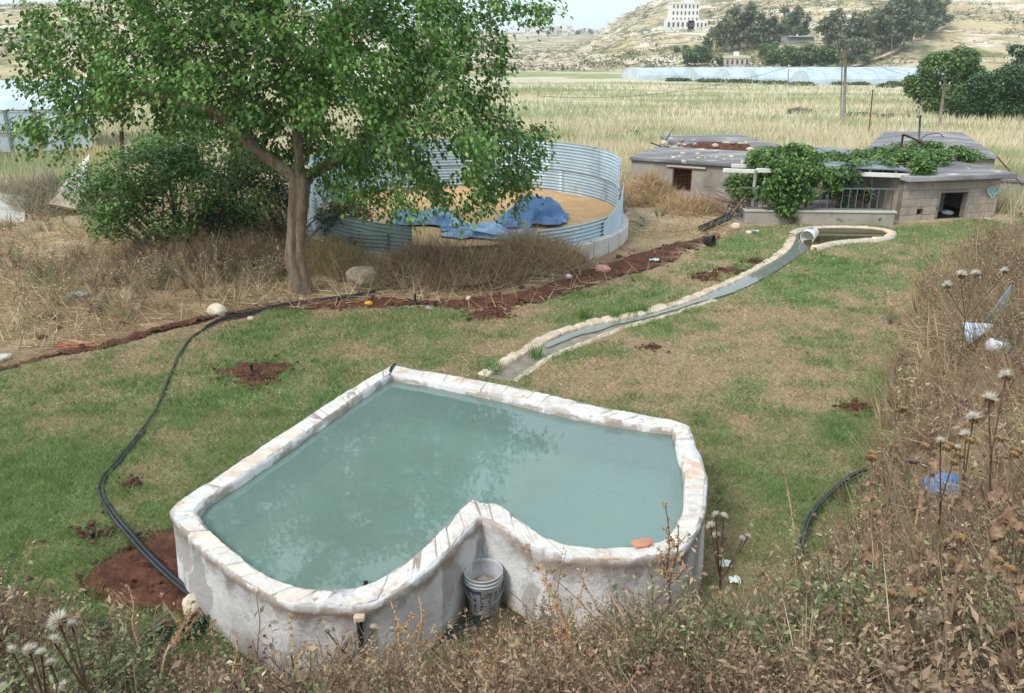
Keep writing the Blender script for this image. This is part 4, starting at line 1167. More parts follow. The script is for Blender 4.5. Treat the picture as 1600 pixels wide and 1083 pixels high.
CROWN = [E_(430, 60, .2, 2.0, 2.6, 1.7), E_(300, 40, .3, 1.7, 2.2, 1.5), E_(560, 60, .2, 1.7, 2.3, 1.5), E_(430, -90, 0, 2.4, 2.5, 1.6), E_(250, -60, .4, 1.6, 1.8, 1.2), E_(600, -70, .3, 1.8, 2.0, 1.3),
         E_(180, 110, .2, 1.5, 1.7, .8), E_(85, 120, .3, 1.0, 1.2, .55), E_(30, 60, .2, .8, 1.0, .8), E_(330, 160, .8, 1.3, 1.7, .8), E_(560, 165, -.3, 1.4, 1.9, .9),
         E_(650, 190, -.6, 1.2, 1.6, 1.0), E_(720, 210, -.3, 1.1, 1.4, .95), E_(790, 240, .0, .75, 1.0, .75), E_(690, 290, -.6, .95, 1.0, .55), E_(835, 215, .2, .45, .6, .45), E_(760, 310, -.2, .75, .9, .45), E_(600, 270, .4, .8, 1.0, .5),
         E_(740, 60, .5, 1.0, 1.2, .7), E_(820, 25, .6, .65, .7, .42), E_(480, 190, 1.4, 1.2, 1.2, .9), E_(380, 215, 1.5, 1.1, 1.0, .6), E_(70, 200, -.4, .8, .8, .45), E_(150, 170, -.6, .9, .8, .5), E_(845, 270, .1, .35, .4, .25), E_(640, 300, -.9, .8, .7, .35), E_(560, 235, -.8, .9, .9, .5), E_(720, 345, -.3, .5, .5, .2), E_(100, 60, .3, 1.2, 1.3, .8), E_(20, 130, .2, .7, .8, .4), E_(260, 195, .2, 1.0, 1.0, .45), E_(600, 120, -1.2, 1.4, 1.0, 1.0), E_(680, 120, 0, 1.2, 1.4, .8), E_(350, 100, -1.4, 1.4, 1.0, 1.1), E_(560, 300, -.4, .7, .6, .35), E_(620, 325, -.5, .6, .5, .25), E_(690, 330, -.4, .7, .6, .28), E_(790, 325, 0, .5, .5, .22), E_(520, 265, -.2, .6, .6, .35), E_(740, 260, -.6, .9, .8, .5), E_(830, 350, .1, .25, .3, .15), E_(80, 235, -.3, .55, .5, .4), E_(130, 215, -.4, .7, .6, .35), E_(40, 165, -.2, .7, .7, .4), E_(200, 185, -.2, .8, .8, .35)]
def in_crown(p):
    e = np.array(CROWN)
    return ((((p[:, None, :] - e[None, :, :3]) / e[None, :, 3:]) ** 2).sum(-1) < 1).any(1)
_r = np.random.default_rng(12)
att = in_ellipsoids(CROWN, 3600, _r, .15, .40, .85, 5)
nod = np.array(nodes); parl = list(par)
near = np.full(len(att), 1e9); nid = np.zeros(len(att), int)
def upd(start):
    global near, nid
    d = np.linalg.norm(att[:, None] - nod[None, start:], axis=-1)
    j = d.argmin(1); dm = d[np.arange(len(att)), j]
    b = dm < near
    near[b] = dm[b]; nid[b] = j[b] + start
alive = np.ones(len(att), bool)
upd(len(TRUNK_IDS))
nid[near > 1e8] = 0
STEP = .26
for it in range(70):
    a = alive & (near < 3.0)
    if not a.any(): break
    ids = np.unique(nid[a])
    new, np_ = [], []
    for q in ids:
        sel = a & (nid == q)
        d = unit((att[sel] - nod[q])).sum(0)
        d = d + _r.normal(size=3) * .25 * math.sqrt(max(sel.sum(), 1)) * .5 + np.array((0, 0, -.06))
        d = d / max(np.linalg.norm(d), 1e-6)
        new.append(nod[q] + d * STEP); np_.append(int(q))
    st = len(nod)
    nod = np.vstack((nod, new)); parl += np_
    upd(st)
    alive &= near > .36
NN = len(nod)
kids = [[] for _ in range(NN)]
for i, p_ in enumerate(parl):
    if p_ >= 0: kids[p_].append(i)
rad = np.zeros(NN)
for i in range(NN - 1, -1, -1):
    if not kids[i]: rad[i] = .0055
    else: rad[i] = (sum(rad[k] ** 2.35 for k in kids[i])) ** (1 / 2.35)
_sc = .165 / rad[tk]
rad = np.where(rad > .02, .02 + (rad - .02) * ((.165 - .02) / max(rad[tk] - .02, 1e-3)), rad)
# chains: follow the thickest child
mbB, chains = MB(), []
stack = [(tk, k) for k in kids[tk]]
while stack:
    a_, b_ = stack.pop()
    ch = [a_, b_]
    while kids[ch[-1]]:
        ks = sorted(kids[ch[-1]], key=lambda q: -rad[q])
        for o_ in ks[1:]: stack.append((ch[-1], o_))
        ch.append(ks[0])
    chains.append(ch)
limb_n = 0
for ch in chains:
    pts = [nod[i] for i in ch]
    rs = [rad[i] for i in ch]; rs[0] = min(rs[0], rs[1] * 1.25)
    rs = [max(q, .004) for q in rs]
    if rs[1] > .055:
        mb = MB(); mb.tube(spline(pts, len(pts) * 2), np.interp(np.linspace(0, len(rs) - 1, len(pts) * 2), np.arange(len(rs)), rs), 10, cap=False); mb.build('limb', M_BARK, tree)
    else:
        mbB.tube(pts, rs, 5 if rs[1] > .012 else 3, cap=False)
mbB.build('branches', M_BARK, tree)
# trunk: fluted, split, flaring at the foot
tp = spline([TB - np.array((0, 0, .15)), TB + np.array((.02, 0, .25)), PY(461, 400, TY), PY(465, 340, TY), fork, fork + np.array((-.02, 0, .22))], 34)
th = np.linspace(0, 2 * np.pi, 28, endpoint=False)
tv = []
for k, q in enumerate(tp):
    u = k / 33.0
    base_r = np.interp(u, [0, .06, .2, .55, .82, .93, 1], [.27, .205, .17, .155, .17, .18, .11])
    tw = th + u * 1.2
    flu = 1 + .10 * np.sin(3 * tw + 1) + .07 * np.sin(5 * tw + 2.3) + .05 * np.sin(9 * tw) - .26 * np.exp(-((np.angle(np.exp(1j * (tw + .9)))) / .22) ** 2) * sstep(.15, .4, u)
    flu = flu + .10 * (fbm(np.cos(th) * 2, np.sin(th) * 2, u * 9, 55, 3) - .5)
    for t_, f_ in zip(th, flu): tv.append((q[0] + base_r * f_ * math.cos(t_), q[1] + base_r * f_ * math.sin(t_), q[2]))
tf = [(k * 28 + j, k * 28 + (j + 1) % 28, (k + 1) * 28 + (j + 1) % 28, (k + 1) * 28 + j) for k in range(33) for j in range(28)] 
mb = MB(); mb.add(tv, tf, True); mb.build('trunk', M_BARK, tree)
# leaves along the twigs
tw = np.where(rad < .016)[0]
tw = tw[tw >= NFIX]
cnt = 60
base = np.repeat(tw, cnt)
pp_ = np.array(parl)[base]
f_ = _r.random((len(base), 1))
pos = nod[base] * f_ + nod[pp_] * (1 - f_) + _r.normal(size=(len(base), 3)) * np.array((.125, .125, .10))
tip = np.array([not kids[i] for i in base])
keep = _r.random(len(pos)) < .93
pos = pos[keep]
outd = unit(pos - np.array((*T(440, 120, 0),)))
cn = noise3(pos[:, 0] * .8, pos[:, 1] * .8, pos[:, 2] * .8, 3)
GREENS = [(66, 100, 50), (88, 126, 60), (108, 146, 70), (132, 162, 84), (158, 178, 100)]
V, Fc, Cc = leaves_at(pos, .086, GREENS, .75, .22, _r, .95, out=outd, w=[.24, .3, .26, .14, .06])
Cc = Cc * np.repeat(.60 + .80 * cn, 5)[:, None]  # noise puts clump shading into the leaf colours
fl = pos[_r.random(len(pos)) < .035]
V2_, F2_, C2_ = leaves_at(fl, .07, [(168, 160, 96), (190, 178, 120)], .2, .1, _r, .35)
crown = link('crown', mesh_np('crown', *join([(V, Fc, Cc), (V2_, F2_, C2_)])), M_LEAF, kind='stuff')
adopt(crown, tree)
print('tree nodes', NN, 'leaves', len(pos))

# ================================================================== SHRUB behind the tree (left)
def shrub(name, ells, n, size, cols, label, cat, stems, seed, clump=.42, cs=1.3, stem_m=None, droop=.3, group=None):
    c = np.array(ells)[:, :3].mean(0)
    g = H0(c[0], c[1])
    e = empty(name, (c[0], c[1], float(g)), label=label, cat=cat, group=group)
    f = foliage('foliage', ells, n, size, cols, e, .3, clump, cs, seed, droop, kind='stuff')
    r = random.Random(seed)
    mb = MB()
    for k in range(stems):
        el = r.choice(ells)
        b = np.array((c[0] + r.gauss(0, .25) * el[3], c[1] + r.gauss(0, .25) * el[4], float(g) - .05))
        t = np.array((el[0] + r.uniform(-.7, .7) * el[3], el[1] + r.uniform(-.7, .7) * el[4], el[2] + r.uniform(-.2, .7) * el[5]))
        m_ = (b + t) / 2 + np.array((r.uniform(-.2, .2), r.uniform(-.2, .2), .1))
        mb.tube(spline([b, m_, t], 7), np.linspace(r.uniform(.015, .04), .006, 7), 5, cap=False)
    mb.build('stems', stem_m or M_BARK, e)
    return e
def EG(px, py, y, rx, ry, rz):
    c = PY(px, py, y); return (*c, rx, ry, rz)
shrub('shrub', [EG(235, 265, 16.5, 1.1, 1.0, .62), EG(185, 310, 16.2, .75, .8, .55), EG(300, 290, 16.8, 1.1, 1.1, .7), EG(345, 245, 17.0, .9, .9, .6), EG(380, 310, 17, .7, .8, .6), EG(175, 345, 15.9, .6, .6, .42), EG(260, 350, 16.2, .8, .6, .35), EG(140, 290, 16.6, .5, .6, .5), EG(270, 225, 17.2, .9, .9, .4)], 19000, .082,
      [(86, 118, 62), (108, 146, 74), (134, 166, 90), (76, 100, 60)], 'dense bright green shrub behind the tree trunk on the left', 'shrub', 46, 201, .42, 1.5)
shrub('shrub', [EG(430, 330, 17.4, .6, .7, .6), EG(540, 340, 16.9, .6, .6, .5), EG(400, 270, 17.6, .7, .8, .5), EG(350, 340, 16.8, .6, .6, .5), EG(560, 380, 16.4, .5, .4, .3)], 7000, .08,
      [(74, 88, 60), (92, 104, 70), (64, 74, 54)], 'dull grey-green thorny bush behind the mulberry trunk', 'bush', 40, 202, .45, 1.7)

# ================================================================== VINES over pergola and roof
VINE = [(78, 112, 58), (100, 136, 70), (64, 94, 50), (134, 156, 80)]
yv = yb + .35
vine = empty('grapevine', (pp[0] + .5, yb, 0), label='leafy grapevine climbing over the left end of the pergola', cat='vine')
foliage('foliage', [EG(1215, 262, yv, .62, .55, .42), EG(1255, 270, yv - .1, .5, .4, .42), EG(1200, 285, yv, .42, .4, .3), EG(1235, 300, yv - .2, .42, .3, .3), EG(1210, 240, yv + 1.2, .6, .8, .18), EG(1265, 248, yv + .8, .5, .6, .2), EG(1180, 290, yv + .1, .38, .4, .36), EG(1150, 285, yv + .3, .3, .3, .25), EG(1228, 325, yb - .5, .28, .15, .22), EG(1212, 300, yb - .45, .46, .2, .32), EG(1255, 298, yb - .45, .42, .2, .34), EG(1285, 275, yb - .4, .3, .25, .25), EG(1225, 270, yb - .4, .7, .25, .4), EG(1310, 268, yb - .3, .45, .25, .16), EG(1300, 290, yb - .3, .25, .2, .25), EG(1160, 300, yb - .1, .3, .25, .2), EG(1190, 250, yv + .3, .4, .5, .3), EG(1240, 240, yv + .4, .6, .6, .28)],
        17500, .10, VINE, vine, .2, .40, 2.2, 301, .5, kind='stuff')
mb = MB()
for k in range(9):
    b = PY(1222 + 9 * math.sin(k * 2.1), 338, yb - .05); b[2] = .05
    t = PY(1185 + k * 12, 270 + 12 * math.cos(k), yv)
    mb.tube(spline([b, (b + t) / 2 + np.array((.1 * math.sin(k * 3), .05, -.1)), t], 9), np.linspace(.022, .008, 9), 5, cap=False)
mb.build('vine_stems', M_BARK, vine)
vine2 = empty('grapevine', (*V2(P(1430, 245, 1.2)), 1.15), label='bright green vine sprawling over the block hut roof', cat='vine')
ve = []
for px, py, z_, s_ in ((1310, 256, 1.18, .5), (1335, 262, 1.18, .5), (1360, 250, 1.2, .6), (1385, 245, 1.22, .6), (1410, 240, 1.24, .6), (1440, 236, 1.26, .6), (1470, 240, 1.24, .6), (1495, 243, 1.22, .55), (1515, 246, 1.2, .4), (1375, 262, 1.2, .4), (1440, 265, 1.22, .35), (1290, 250, 1.2, .45), (1460, 250, 1.24, .5), (1420, 252, 1.24, .5), (1397, 250, 1.24, .5)):
    q = P(px, py, z_); ve.append((q[0], q[1], z_ + .08, s_, s_ * 1.3, .20))
q = PY(1435, 275, wp(hf, U(1435), -.1, 0)[1]); ve.append((q[0], q[1] - .05, q[2] + .02, .28, .15, .12))
foliage('foliage', ve, 12500, .10, VINE, vine2, .1, .44, 2.0, 302, .2, kind='stuff')
mb = MB()
for a_, b_ in zip(ve[:-2], ve[1:-1]): mb.tube([a_[:3], ((a_[0] + b_[0]) / 2, (a_[1] + b_[1]) / 2, 1.2), b_[:3]], .012, 4, cap=False)
mb.build('vine_stems', M_BARK, vine2)
# loquat with long leaves before the railing
lo = empty('loquat_sapling', (*V2(PY(1322, 345, yb - .1)), 0), label='dark green sapling with long leaves growing behind the low wall', cat='sapling')
r_ = np.random.default_rng(77)
tips = in_ellipsoids([EG(1320, 282, yb + .1, .42, .35, .30), EG(1305, 305, yb, .30, .25, .2), EG(1345, 300, yb + .1, .3, .25, .2), EG(1325, 262, yb + .1, .25, .25, .12), EG(1325, 322, yb, .25, .2, .12)], 85, r_, .3)
pos_ = np.repeat(tips, 11, 0); n_ = len(pos_)
ax = rand_dirs(n_, r_) * np.array((1, 1, .45)) + np.array((0, 0, -.05))
LL_V = np.array([(0, 0, 0), (-.12, .45, .05), (0, .5, 0), (.12, .45, .05), (0, 1, -.22)], float)
V, Fc, Cc = stamp(LL_V, LEAF_F, pos_, ax, rand_dirs(n_, r_) * .4 + np.array((0, 0, 1)), .17 + .1 * r_.random(n_), .22 + .1 * r_.random(n_), palette(n_, [(58, 84, 58), (76, 104, 72), (98, 122, 86)], .2, r_))
adopt(link('foliage', mesh_np('foliage', V, Fc, Cc), M_LEAF, kind='stuff'), lo)
mb = MB(); b = np.array((*V2(PY(1322, 340, yb)), .1))
for t in tips[::4]: mb.tube(spline([b, (b + t) / 2 + np.array((0, 0, .1)), t], 6), np.linspace(.022, .006, 6), 5, cap=False)
mb.build('stems', M_BARK, lo)
foli = shrub('weed_clump', [EG(1240, 342, yb - .35, .16, .12, .12)], 260, .07, VINE, 'small green leafy weed at the foot of the low wall', 'weed', 4, 303)
# tangle of bare vine stems left of the pergola
mb = MB(); r = random.Random(5)
for k in range(26):
    a_ = PY(r.uniform(1130, 1190), r.uniform(318, 345), yb + r.uniform(-.3, .3)); b_ = PY(r.uniform(1080, 1185), r.uniform(285, 315), yb + r.uniform(0, .9))
    a_[2] = max(a_[2], .02)
    m_ = (a_ + b_) / 2 + np.array((r.uniform(-.25, .25), r.uniform(-.2, .2), r.uniform(-.05, .25)))
    mb.tube(spline([a_, m_, b_], 9), np.linspace(r.uniform(.012, .028), .006, 9), 5, cap=False)
o = mb.build('bare_vine', M_BARK); tag(o, 'tangle of bare brown vine stems at the left end of the pergola', 'vine')

# ================================================================== TREES beyond the field (right)
def big_tree(name, px, base_row, ells, n, size, cols, label, seed, trunk_r=.16, clump=.42, cs=.7):
    b = hit(px, base_row); y = float(b[1])
    sc = y / 60.0
    e = empty(name, b, label=label, cat='tree', group='trees at the right edge of the field')
    el = [EG(x_, r_, y + dy, rx, ry, rz) for x_, r_, dy, rx, ry, rz in ells]
    foliage('crown', el, n, size, cols, e, .45, clump, cs, seed, .3, kind='stuff')
    mb = MB()
    c0 = np.array(el)[:, :3].mean(0)
    mb.tube(spline([b - np.array((0, 0, .2)), b + (c0 - b) * .4 + np.array((.1, 0, 0)), c0], 8), np.linspace(trunk_r, trunk_r * .4, 8), 8)
    mb.build('trunk', M_BARK, e)
    mb = MB()
    for q in el: mb.tube(spline([b + (c0 - b) * .45, (c0 + np.array(q[:3])) / 2 - np.array((0, 0, .2)), np.array(q[:3])], 6), np.linspace(trunk_r * .5, .03, 6), 5, cap=False)
    mb.build('limbs', M_BARK, e)
    return e
big_tree('broadleaf_tree', 1475, 178, [(1470, 108, 0, 1.9, 1.8, 1.5), (1500, 95, .5, 1.6, 1.6, 1.2), (1440, 138, 0, 1.4, 1.4, 1.0), (1485, 145, -.3, 1.9, 1.6, 1.2), (1450, 162, -.4, 1.5, 1.4, .8), (1520, 120, .5, 1.2, 1.4, 1.0), (1425, 128, 0, .8, .9, .6)], 15000, .27,
         [(98, 122, 70), (118, 142, 80), (136, 158, 94), (82, 104, 62)], 'pale green rounded tree left of the dark trees by the field', 401)
big_tree('broadleaf_tree', 1545, 186, [(1540, 140, 0, 1.7, 1.7, 1.3), (1575, 130, 0, 1.7, 1.6, 1.4), (1505, 165, -.4, 1.4, 1.3, .9), (1560, 168, -.6, 1.7, 1.4, .9), (1600, 160, 0, 1.5, 1.5, 1.2)], 15000, .25,
         [(66, 90, 58), (82, 108, 66), (98, 124, 74), (54, 76, 50)], 'dark green dense tree touching the right picture edge by the field', 402)
big_tree('broadleaf_tree', 1610, 180, [(1600, 105, 1, 1.6, 1.6, 1.4), (1640, 90, 1, 1.8, 1.6, 1.8), (1590, 78, 1, .8, .9, .5), (1650, 150, 1, 1.8, 1.6, 1.6)], 7000, .26,
         [(54, 76, 58), (68, 92, 66), (80, 104, 72)], 'darkest bluish-green tree at the top right, behind the others', 403)
# ================================================================== FAR THINGS: greenhouses, pines, buildings, poles
M_PLASTIC = mat('greenhouse_film', [(0.3, C(166, 180, 192)), (0.7, C(200, 210, 218))], .5, .35, .15, 3, spec=.5, rand=.05)
M_HOOP = plain('pale_hoop', C(176, 188, 196), .5)
def tunnel(a, b, w, h, label, group, nseg=10, ribs=8):
    """plastic tunnel from a to b (ground points)"""
    a, b = np.array(a), np.array(b)
    t = b[:2] - a[:2]; L = float(np.linalg.norm(t)); t = t / L; n = np.array((-t[1], t[0]))
    e = empty('greenhouse', (a + b) / 2, label=label, cat='greenhouse', group=group)
    th = np.linspace(0, np.pi, nseg + 1)
    prof = [(-math.cos(k) * w / 2, h * math.sin(k) ** .75) for k in th]
    vs, fs = [], []
    ns = 9
    for i in range(ns):
        q = a + (b - a) * i / (ns - 1)
        sag = 1 - .04 * (i % 2)
        for o_, z_ in prof: vs.append((q[0] + n[0] * o_, q[1] + n[1] * o_, q[2] + z_ * sag - .05))
    k = len(prof)
    for i in range(ns - 1):
        for j in range(k - 1): fs.append((i * k + j, i * k + j + 1, (i + 1) * k + j + 1, (i + 1) * k + j))
    fs += [tuple(range(k)), tuple((ns - 1) * k + j for j in reversed(range(k)))]
    mb = MB(); mb.add(vs, fs, False); mb.build('plastic_cover', M_PLASTIC, e)
    for i in range(ribs + 1):
        q = a + (b - a) * i / ribs
        mb = MB(); mb.tube([(q[0] + n[0] * o_ * 1.01, q[1] + n[1] * o_ * 1.01, q[2] + z_ * 1.01 - .02) for o_, z_ in prof], .035, 4, cap=False); mb.build('hoop', M_HOOP, e)
    q = a - np.array((*t, 0)) * .06
    MB().box((q[0], q[1], q[2] + h * .38), (.10, w * .22, h * .76), math.atan2(t[1], t[0])).build('door', plain('greenhouse_door', C(200, 204, 206), .7), e)
    return e
GHG = 'far white plastic greenhouses beyond the field'
for k, (p0, r0, dx, dy) in enumerate(((1046, 122, 60, 10), (1078, 124, 60, 10), (1128, 126, 46, 8), (1170, 128, 46, 8), (985, 123, 30, 10))):
    a = hit(p0, r0); a[2] = float(H0(a[0], a[1]))
    b = a + np.array((dx, dy, 0)); b[2] = float(H0(b[0], b[1]))
    tunnel(a, b, 7.5, 2.1, ['long white greenhouse tunnel whose open end shows nearest the tree', 'second white greenhouse tunnel from the tree at the far field edge', 'white greenhouse tunnel with rounded end below the small far house', 'white greenhouse tunnel right of the one below the far house',  'white greenhouse tunnel at the foot of the hill spur'][k], GHG)
a = hit(1250, 131); b = a + np.array((26, 5, 0)); a[2] = float(H0(a[0], a[1])); b[2] = float(H0(b[0], b[1]))
tunnel(a, b, 6.0, 2.2, 'low white greenhouse tunnel in front of the far dark bushes', GHG)
# white crop covers lying right of the greenhouses
for k, (p0, r0, p1) in enumerate(((1325, 112, 1418), (1322, 119, 1414), (1320, 126, 1412))):
    a, b = hit(p0, r0 + 1), hit(p1, r0 + 3)
    mb = MB(); th = np.linspace(0, np.pi, 6); t = unit((b - a)[None])[0]; n = np.array((-t[1], t[0], 0))
    vs = []
    for i in range(14):
        q = a + (b - a) * i / 13
        for w in th: vs.append(tuple(q - n * math.cos(w) * 2.2 + np.array((0, 0, (.55 + .15 * (i % 2)) * math.sin(w) - .1))))
    mb.add(vs, [(i * 6 + j, i * 6 + j + 1, (i + 1) * 6 + j + 1, (i + 1) * 6 + j) for i in range(13) for j in range(5)], True)
    o = mb.build('crop_cover', M_PLASTIC); tag(o, ['farthest of the three low white crop covers left of the pale tree', 'middle one of the three low white crop covers left of the pale tree', 'nearest of the three low white crop covers left of the pale tree'][k], 'crop cover', 'low white crop covers')
# near greenhouse at the left edge, seen through the tree
ga = PY(-260, 236, 34.0); gb = PY(150, 232, 36.5); ga[2] = gb[2] = float(H0(-12, 34)) 
gh = empty('greenhouse', (ga + gb) / 2, label='large pale plastic greenhouse with timber posts at the left edge behind the tree', cat='greenhouse')
tdir = unit((gb - ga)[None])[0]; ndir = np.array((-tdir[1], tdir[0], 0)); Lg = float(np.linalg.norm(gb - ga))
hgt = 2.55
for row_ in range(2):
    vs = []
    for i in range(12):
        q = ga + (gb - ga) * i / 11 + ndir * row_ * 5.0
        for w in np.linspace(0, np.pi, 9): vs.append(tuple(q + ndir * (2.5 - 2.5 * math.cos(w)) + np.array((0, 0, hgt - .8 + .9 * math.sin(w)))))
    mb = MB(); mb.add(vs, [(i * 9 + j, i * 9 + j + 1, (i + 1) * 9 + j + 1, (i + 1) * 9 + j) for i in range(11) for j in range(8)], True); mb.build('roof_film', M_PLASTIC, gh)
npan = 9
for i in range(npan):
    q0, q1 = ga + (gb - ga) * (i + .04) / npan, ga + (gb - ga) * (i + .96) / npan
    MB().bar((q0 + (0, 0, 1.35)), (q1 + (0, 0, 1.35)), .02, .75).build('wall_film', M_PLASTIC, gh)
    MB().bar((q0 + (0, 0, .45)), (q1 + (0, 0, .45)), .02, .7).build('wall_film', plain('old_film', C(170, 178, 184), .5), gh)
for i in range(npan + 1):
    q = ga + (gb - ga) * i / npan
    MB().bar(q - (0, 0, .2), q + (0, 0, hgt - .75), .12, .12).build('timber_post', M_WOOD if i % 2 else M_STEEL, gh)
for z_ in (.88, 1.0, 1.78): MB().bar(ga + (0, -.05, z_), gb + (0, -.05, z_), .05, .05).build('rail', M_STEEL, gh)
# broken concrete slabs and sheets below it
def slabpx(name, corners, y0, y1, thick, m, label, cat):
    q = [PY(x_, r_, y_) for (x_, r_), y_ in zip(corners, (y0, y0, y1, y1))]
    nrm = np.cross(q[1] - q[0], q[3] - q[0]); nrm = nrm / np.linalg.norm(nrm) * thick
    mb = MB(); mb.add(q + [k - nrm for k in q], [(0, 1, 2, 3), (7, 6, 5, 4), (0, 4, 5, 1), (1, 5, 6, 2), (2, 6, 7, 3), (3, 7, 4, 0)])
    o = mb.build(name, m, bevel=.01); return tag(o, label, cat)
slabpx('concrete_slab', [(-50, 325), (38, 352), (42, 308), (-50, 292)], 20.0, 21.5, .12, M_WHITEC, 'tilted pale concrete slab at the left picture edge', 'slab')
slabpx('broken_panel', [(78, 312), (128, 322), (140, 240), (118, 262)], 21.2, 22.4, .06, M_WHITEC, 'broken upright white panel between left slab and shrub', 'panel')
slabpx('broken_panel', [(74, 318), (118, 326), (124, 314), (98, 296)], 20.8, 21.2, .10, M_LIMESTONE, 'cream stone block leaning under the broken white panel', 'block')
pq = PY(193, 245, 22.0); o = MB().tube([PY(193, 300, 22.0), PY(190, 205, 22.0)], .06, 8).build('rusty_post', M_RUST); tag(o, 'rust-brown metal post standing in the green shrub', 'post')
fe = empty('panel_fence', PY(140, 250, 25), label='yellowish ribbed panel fence behind the green shrub', cat='fence')
for k in range(14):
    q = PY(122 + k * 5, 228, 26.0); q2 = PY(122 + k * 5, 250, 26.0)
    MB().bar(q, np.array((q[0], q[1], float(H0(q[0], q[1])))), .07, .02).build('fence_slat', plain('straw_slat', C(196, 178, 126), .8), fe)

# pines on the slope: three shapes copied
def pine_proto(seed, h, rw, cols):
    r = np.random.default_rng(seed)
    e = empty('pine_tree', (0, 0, 0))
    ells = []
    for k in range(9):
        z_ = h * (.20 + .75 * k / 8.0); rr = rw * (1.05 - .55 * abs(k / 8.0 - .35)) * r.uniform(.75, 1.1)
        ells.append((r.normal() * rw * .35, r.normal() * rw * .35, z_, rr * .8, rr * .8, h * .12))
    p = in_ellipsoids(ells, 1500, r, .35, .42, .45, seed)
    V, Fc, Cc = leaves_at(p, .95, cols, -.1, .2, r, .8)
    c = link('crown', mesh_np('pine_crown', V, Fc, Cc), M_LEAF, kind='stuff'); c.parent = e
    mb = MB(); mb.tube([(0, 0, -.5), (.1, 0, h * .4), (0, .1, h * .9)], [h * .022, h * .016, .04], 6, cap=False)
    t = link('trunk', mb.mesh('pine_trunk'), M_BARK); t.parent = e
    return e
PC = [(122, 132, 104), (138, 146, 116), (152, 158, 126), (106, 116, 92)]
protos = [pine_proto(501, 10, 2.6, PC), pine_proto(502, 9, 3.0, PC), pine_proto(503, 11, 2.4, [(136, 140, 110), (150, 152, 122), (120, 126, 100)])]
bproto = pine_proto(504, 6, 3.4, [(98, 122, 80), (112, 136, 88), (126, 146, 98)])
def place(proto, first, loc, sc, rz, label, cat, group, name=None):
    if first:
        o = proto; ch = list(proto.children)
    else:
        o = proto.copy(); COL.objects.link(o)
        ch = []
        for c in proto.children:
            d = c.copy(); COL.objects.link(d); d.parent = o; ch.append(d)
    if name: o.name = name
    o.location = [float(v) for v in loc]; o.scale = (sc, sc, sc); o.rotation_euler = (0, 0, rz)
    tag(o, label, cat, group)
PINES = [(1106, 86, 34), (1118, 80, 38), (1130, 80, 46), (1143, 77, 50), (1155, 75, 54), (1168, 74, 58), (1180, 76, 54), (1192, 76, 46), (1206, 76, 42), (1218, 72, 40), (1230, 66, 46), (1242, 62, 44), (1256, 60, 34),
         (1290, 76, 46), (1303, 76, 52), (1316, 86, 54), (1330, 92, 58), (1344, 90, 60), (1352, 78, 52), (1366, 86, 60), (1378, 84, 66), (1390, 80, 66), (1400, 76, 72), (1412, 72, 70), (1424, 66, 62), (1436, 60, 56), (1448, 54, 54), (1458, 50, 46), (1466, 46, 38), (1310, 100, 40), (1326, 104, 36), (1346, 104, 34)]
used = [False] * 3
rp = random.Random(9)
for k, (px_, r_, hp2) in enumerate(PINES):
    b = hit(px_, r_); i = k % 3
    sc = hp2 * b[1] / F_PX / (10, 9, 11)[i] * 1.0
    place(protos[i], not used[i], b, sc, rp.uniform(0, 6), 'grey-green pine in the left-hand grove on the far hillside' if px_ < 1270 else 'grey-green pine in the right-hand grove on the far hillside', 'pine', 'pines in the left-hand hillside grove' if px_ < 1270 else 'pines in the right-hand hillside grove')
    used[i] = True
for k, (px_, r_, hp2) in enumerate(((1196, 92, 20), (1205, 92, 22), (1208, 106, 26), (1222, 107, 30), (1238, 106, 26), (1252, 107, 27), (1266, 106, 30), (1280, 106, 28), (1294, 106, 30), (1106, 100, 12), (1085, 102, 26), (1078, 103, 22), (1096, 101, 24), (1058, 84, 10), (1070, 82, 10), (1124, 103, 14))):
    b = hit(px_, r_)
    place(bproto, k == 0, b, hp2 * b[1] / F_PX / 6, rp.uniform(0, 6), 'round dark green bush beside the far houses below the pine groves', 'bush', 'bushes at the foot of the far hill', 'far_bush')
# scrub sprinkled over the slopes: nobody could count it
rs_ = np.random.default_rng(66)
n0 = 9000
sx = (rs_.uniform(-300, 2000, n0) - 800) * CP / F_PX; sy = rs_.uniform(215, 640, n0)
X_, Y_ = sx * sy, sy
m_ = fbm(X_ * .018, Y_ * .018, 0, 67, 4) + .25 * (noise3(X_ * .1, Y_ * .1, 0, 68) - .5)
k_ = m_ > .50
X_, Y_ = X_[k_], Y_[k_]; Z_ = hills(X_, Y_)
c_ = np.column_stack((X_, Y_, Z_)); rep = 16
p_ = np.repeat(c_, rep, 0) + rs_.normal(size=(len(c_) * rep, 3)) * np.array((1.1, 1.1, .45)) + (0, 0, .3)
V, Fc, Cc = leaves_at(p_, .8, [(104, 112, 76), (122, 126, 88), (90, 98, 70), (136, 132, 98)], -.1, .2, rs_, .9)
link('hillside_scrub', mesh_np('hillside_scrub', V, Fc, Cc), M_LEAF, kind='stuff', label='low olive-green scrub scattered over the rocky hillsides')
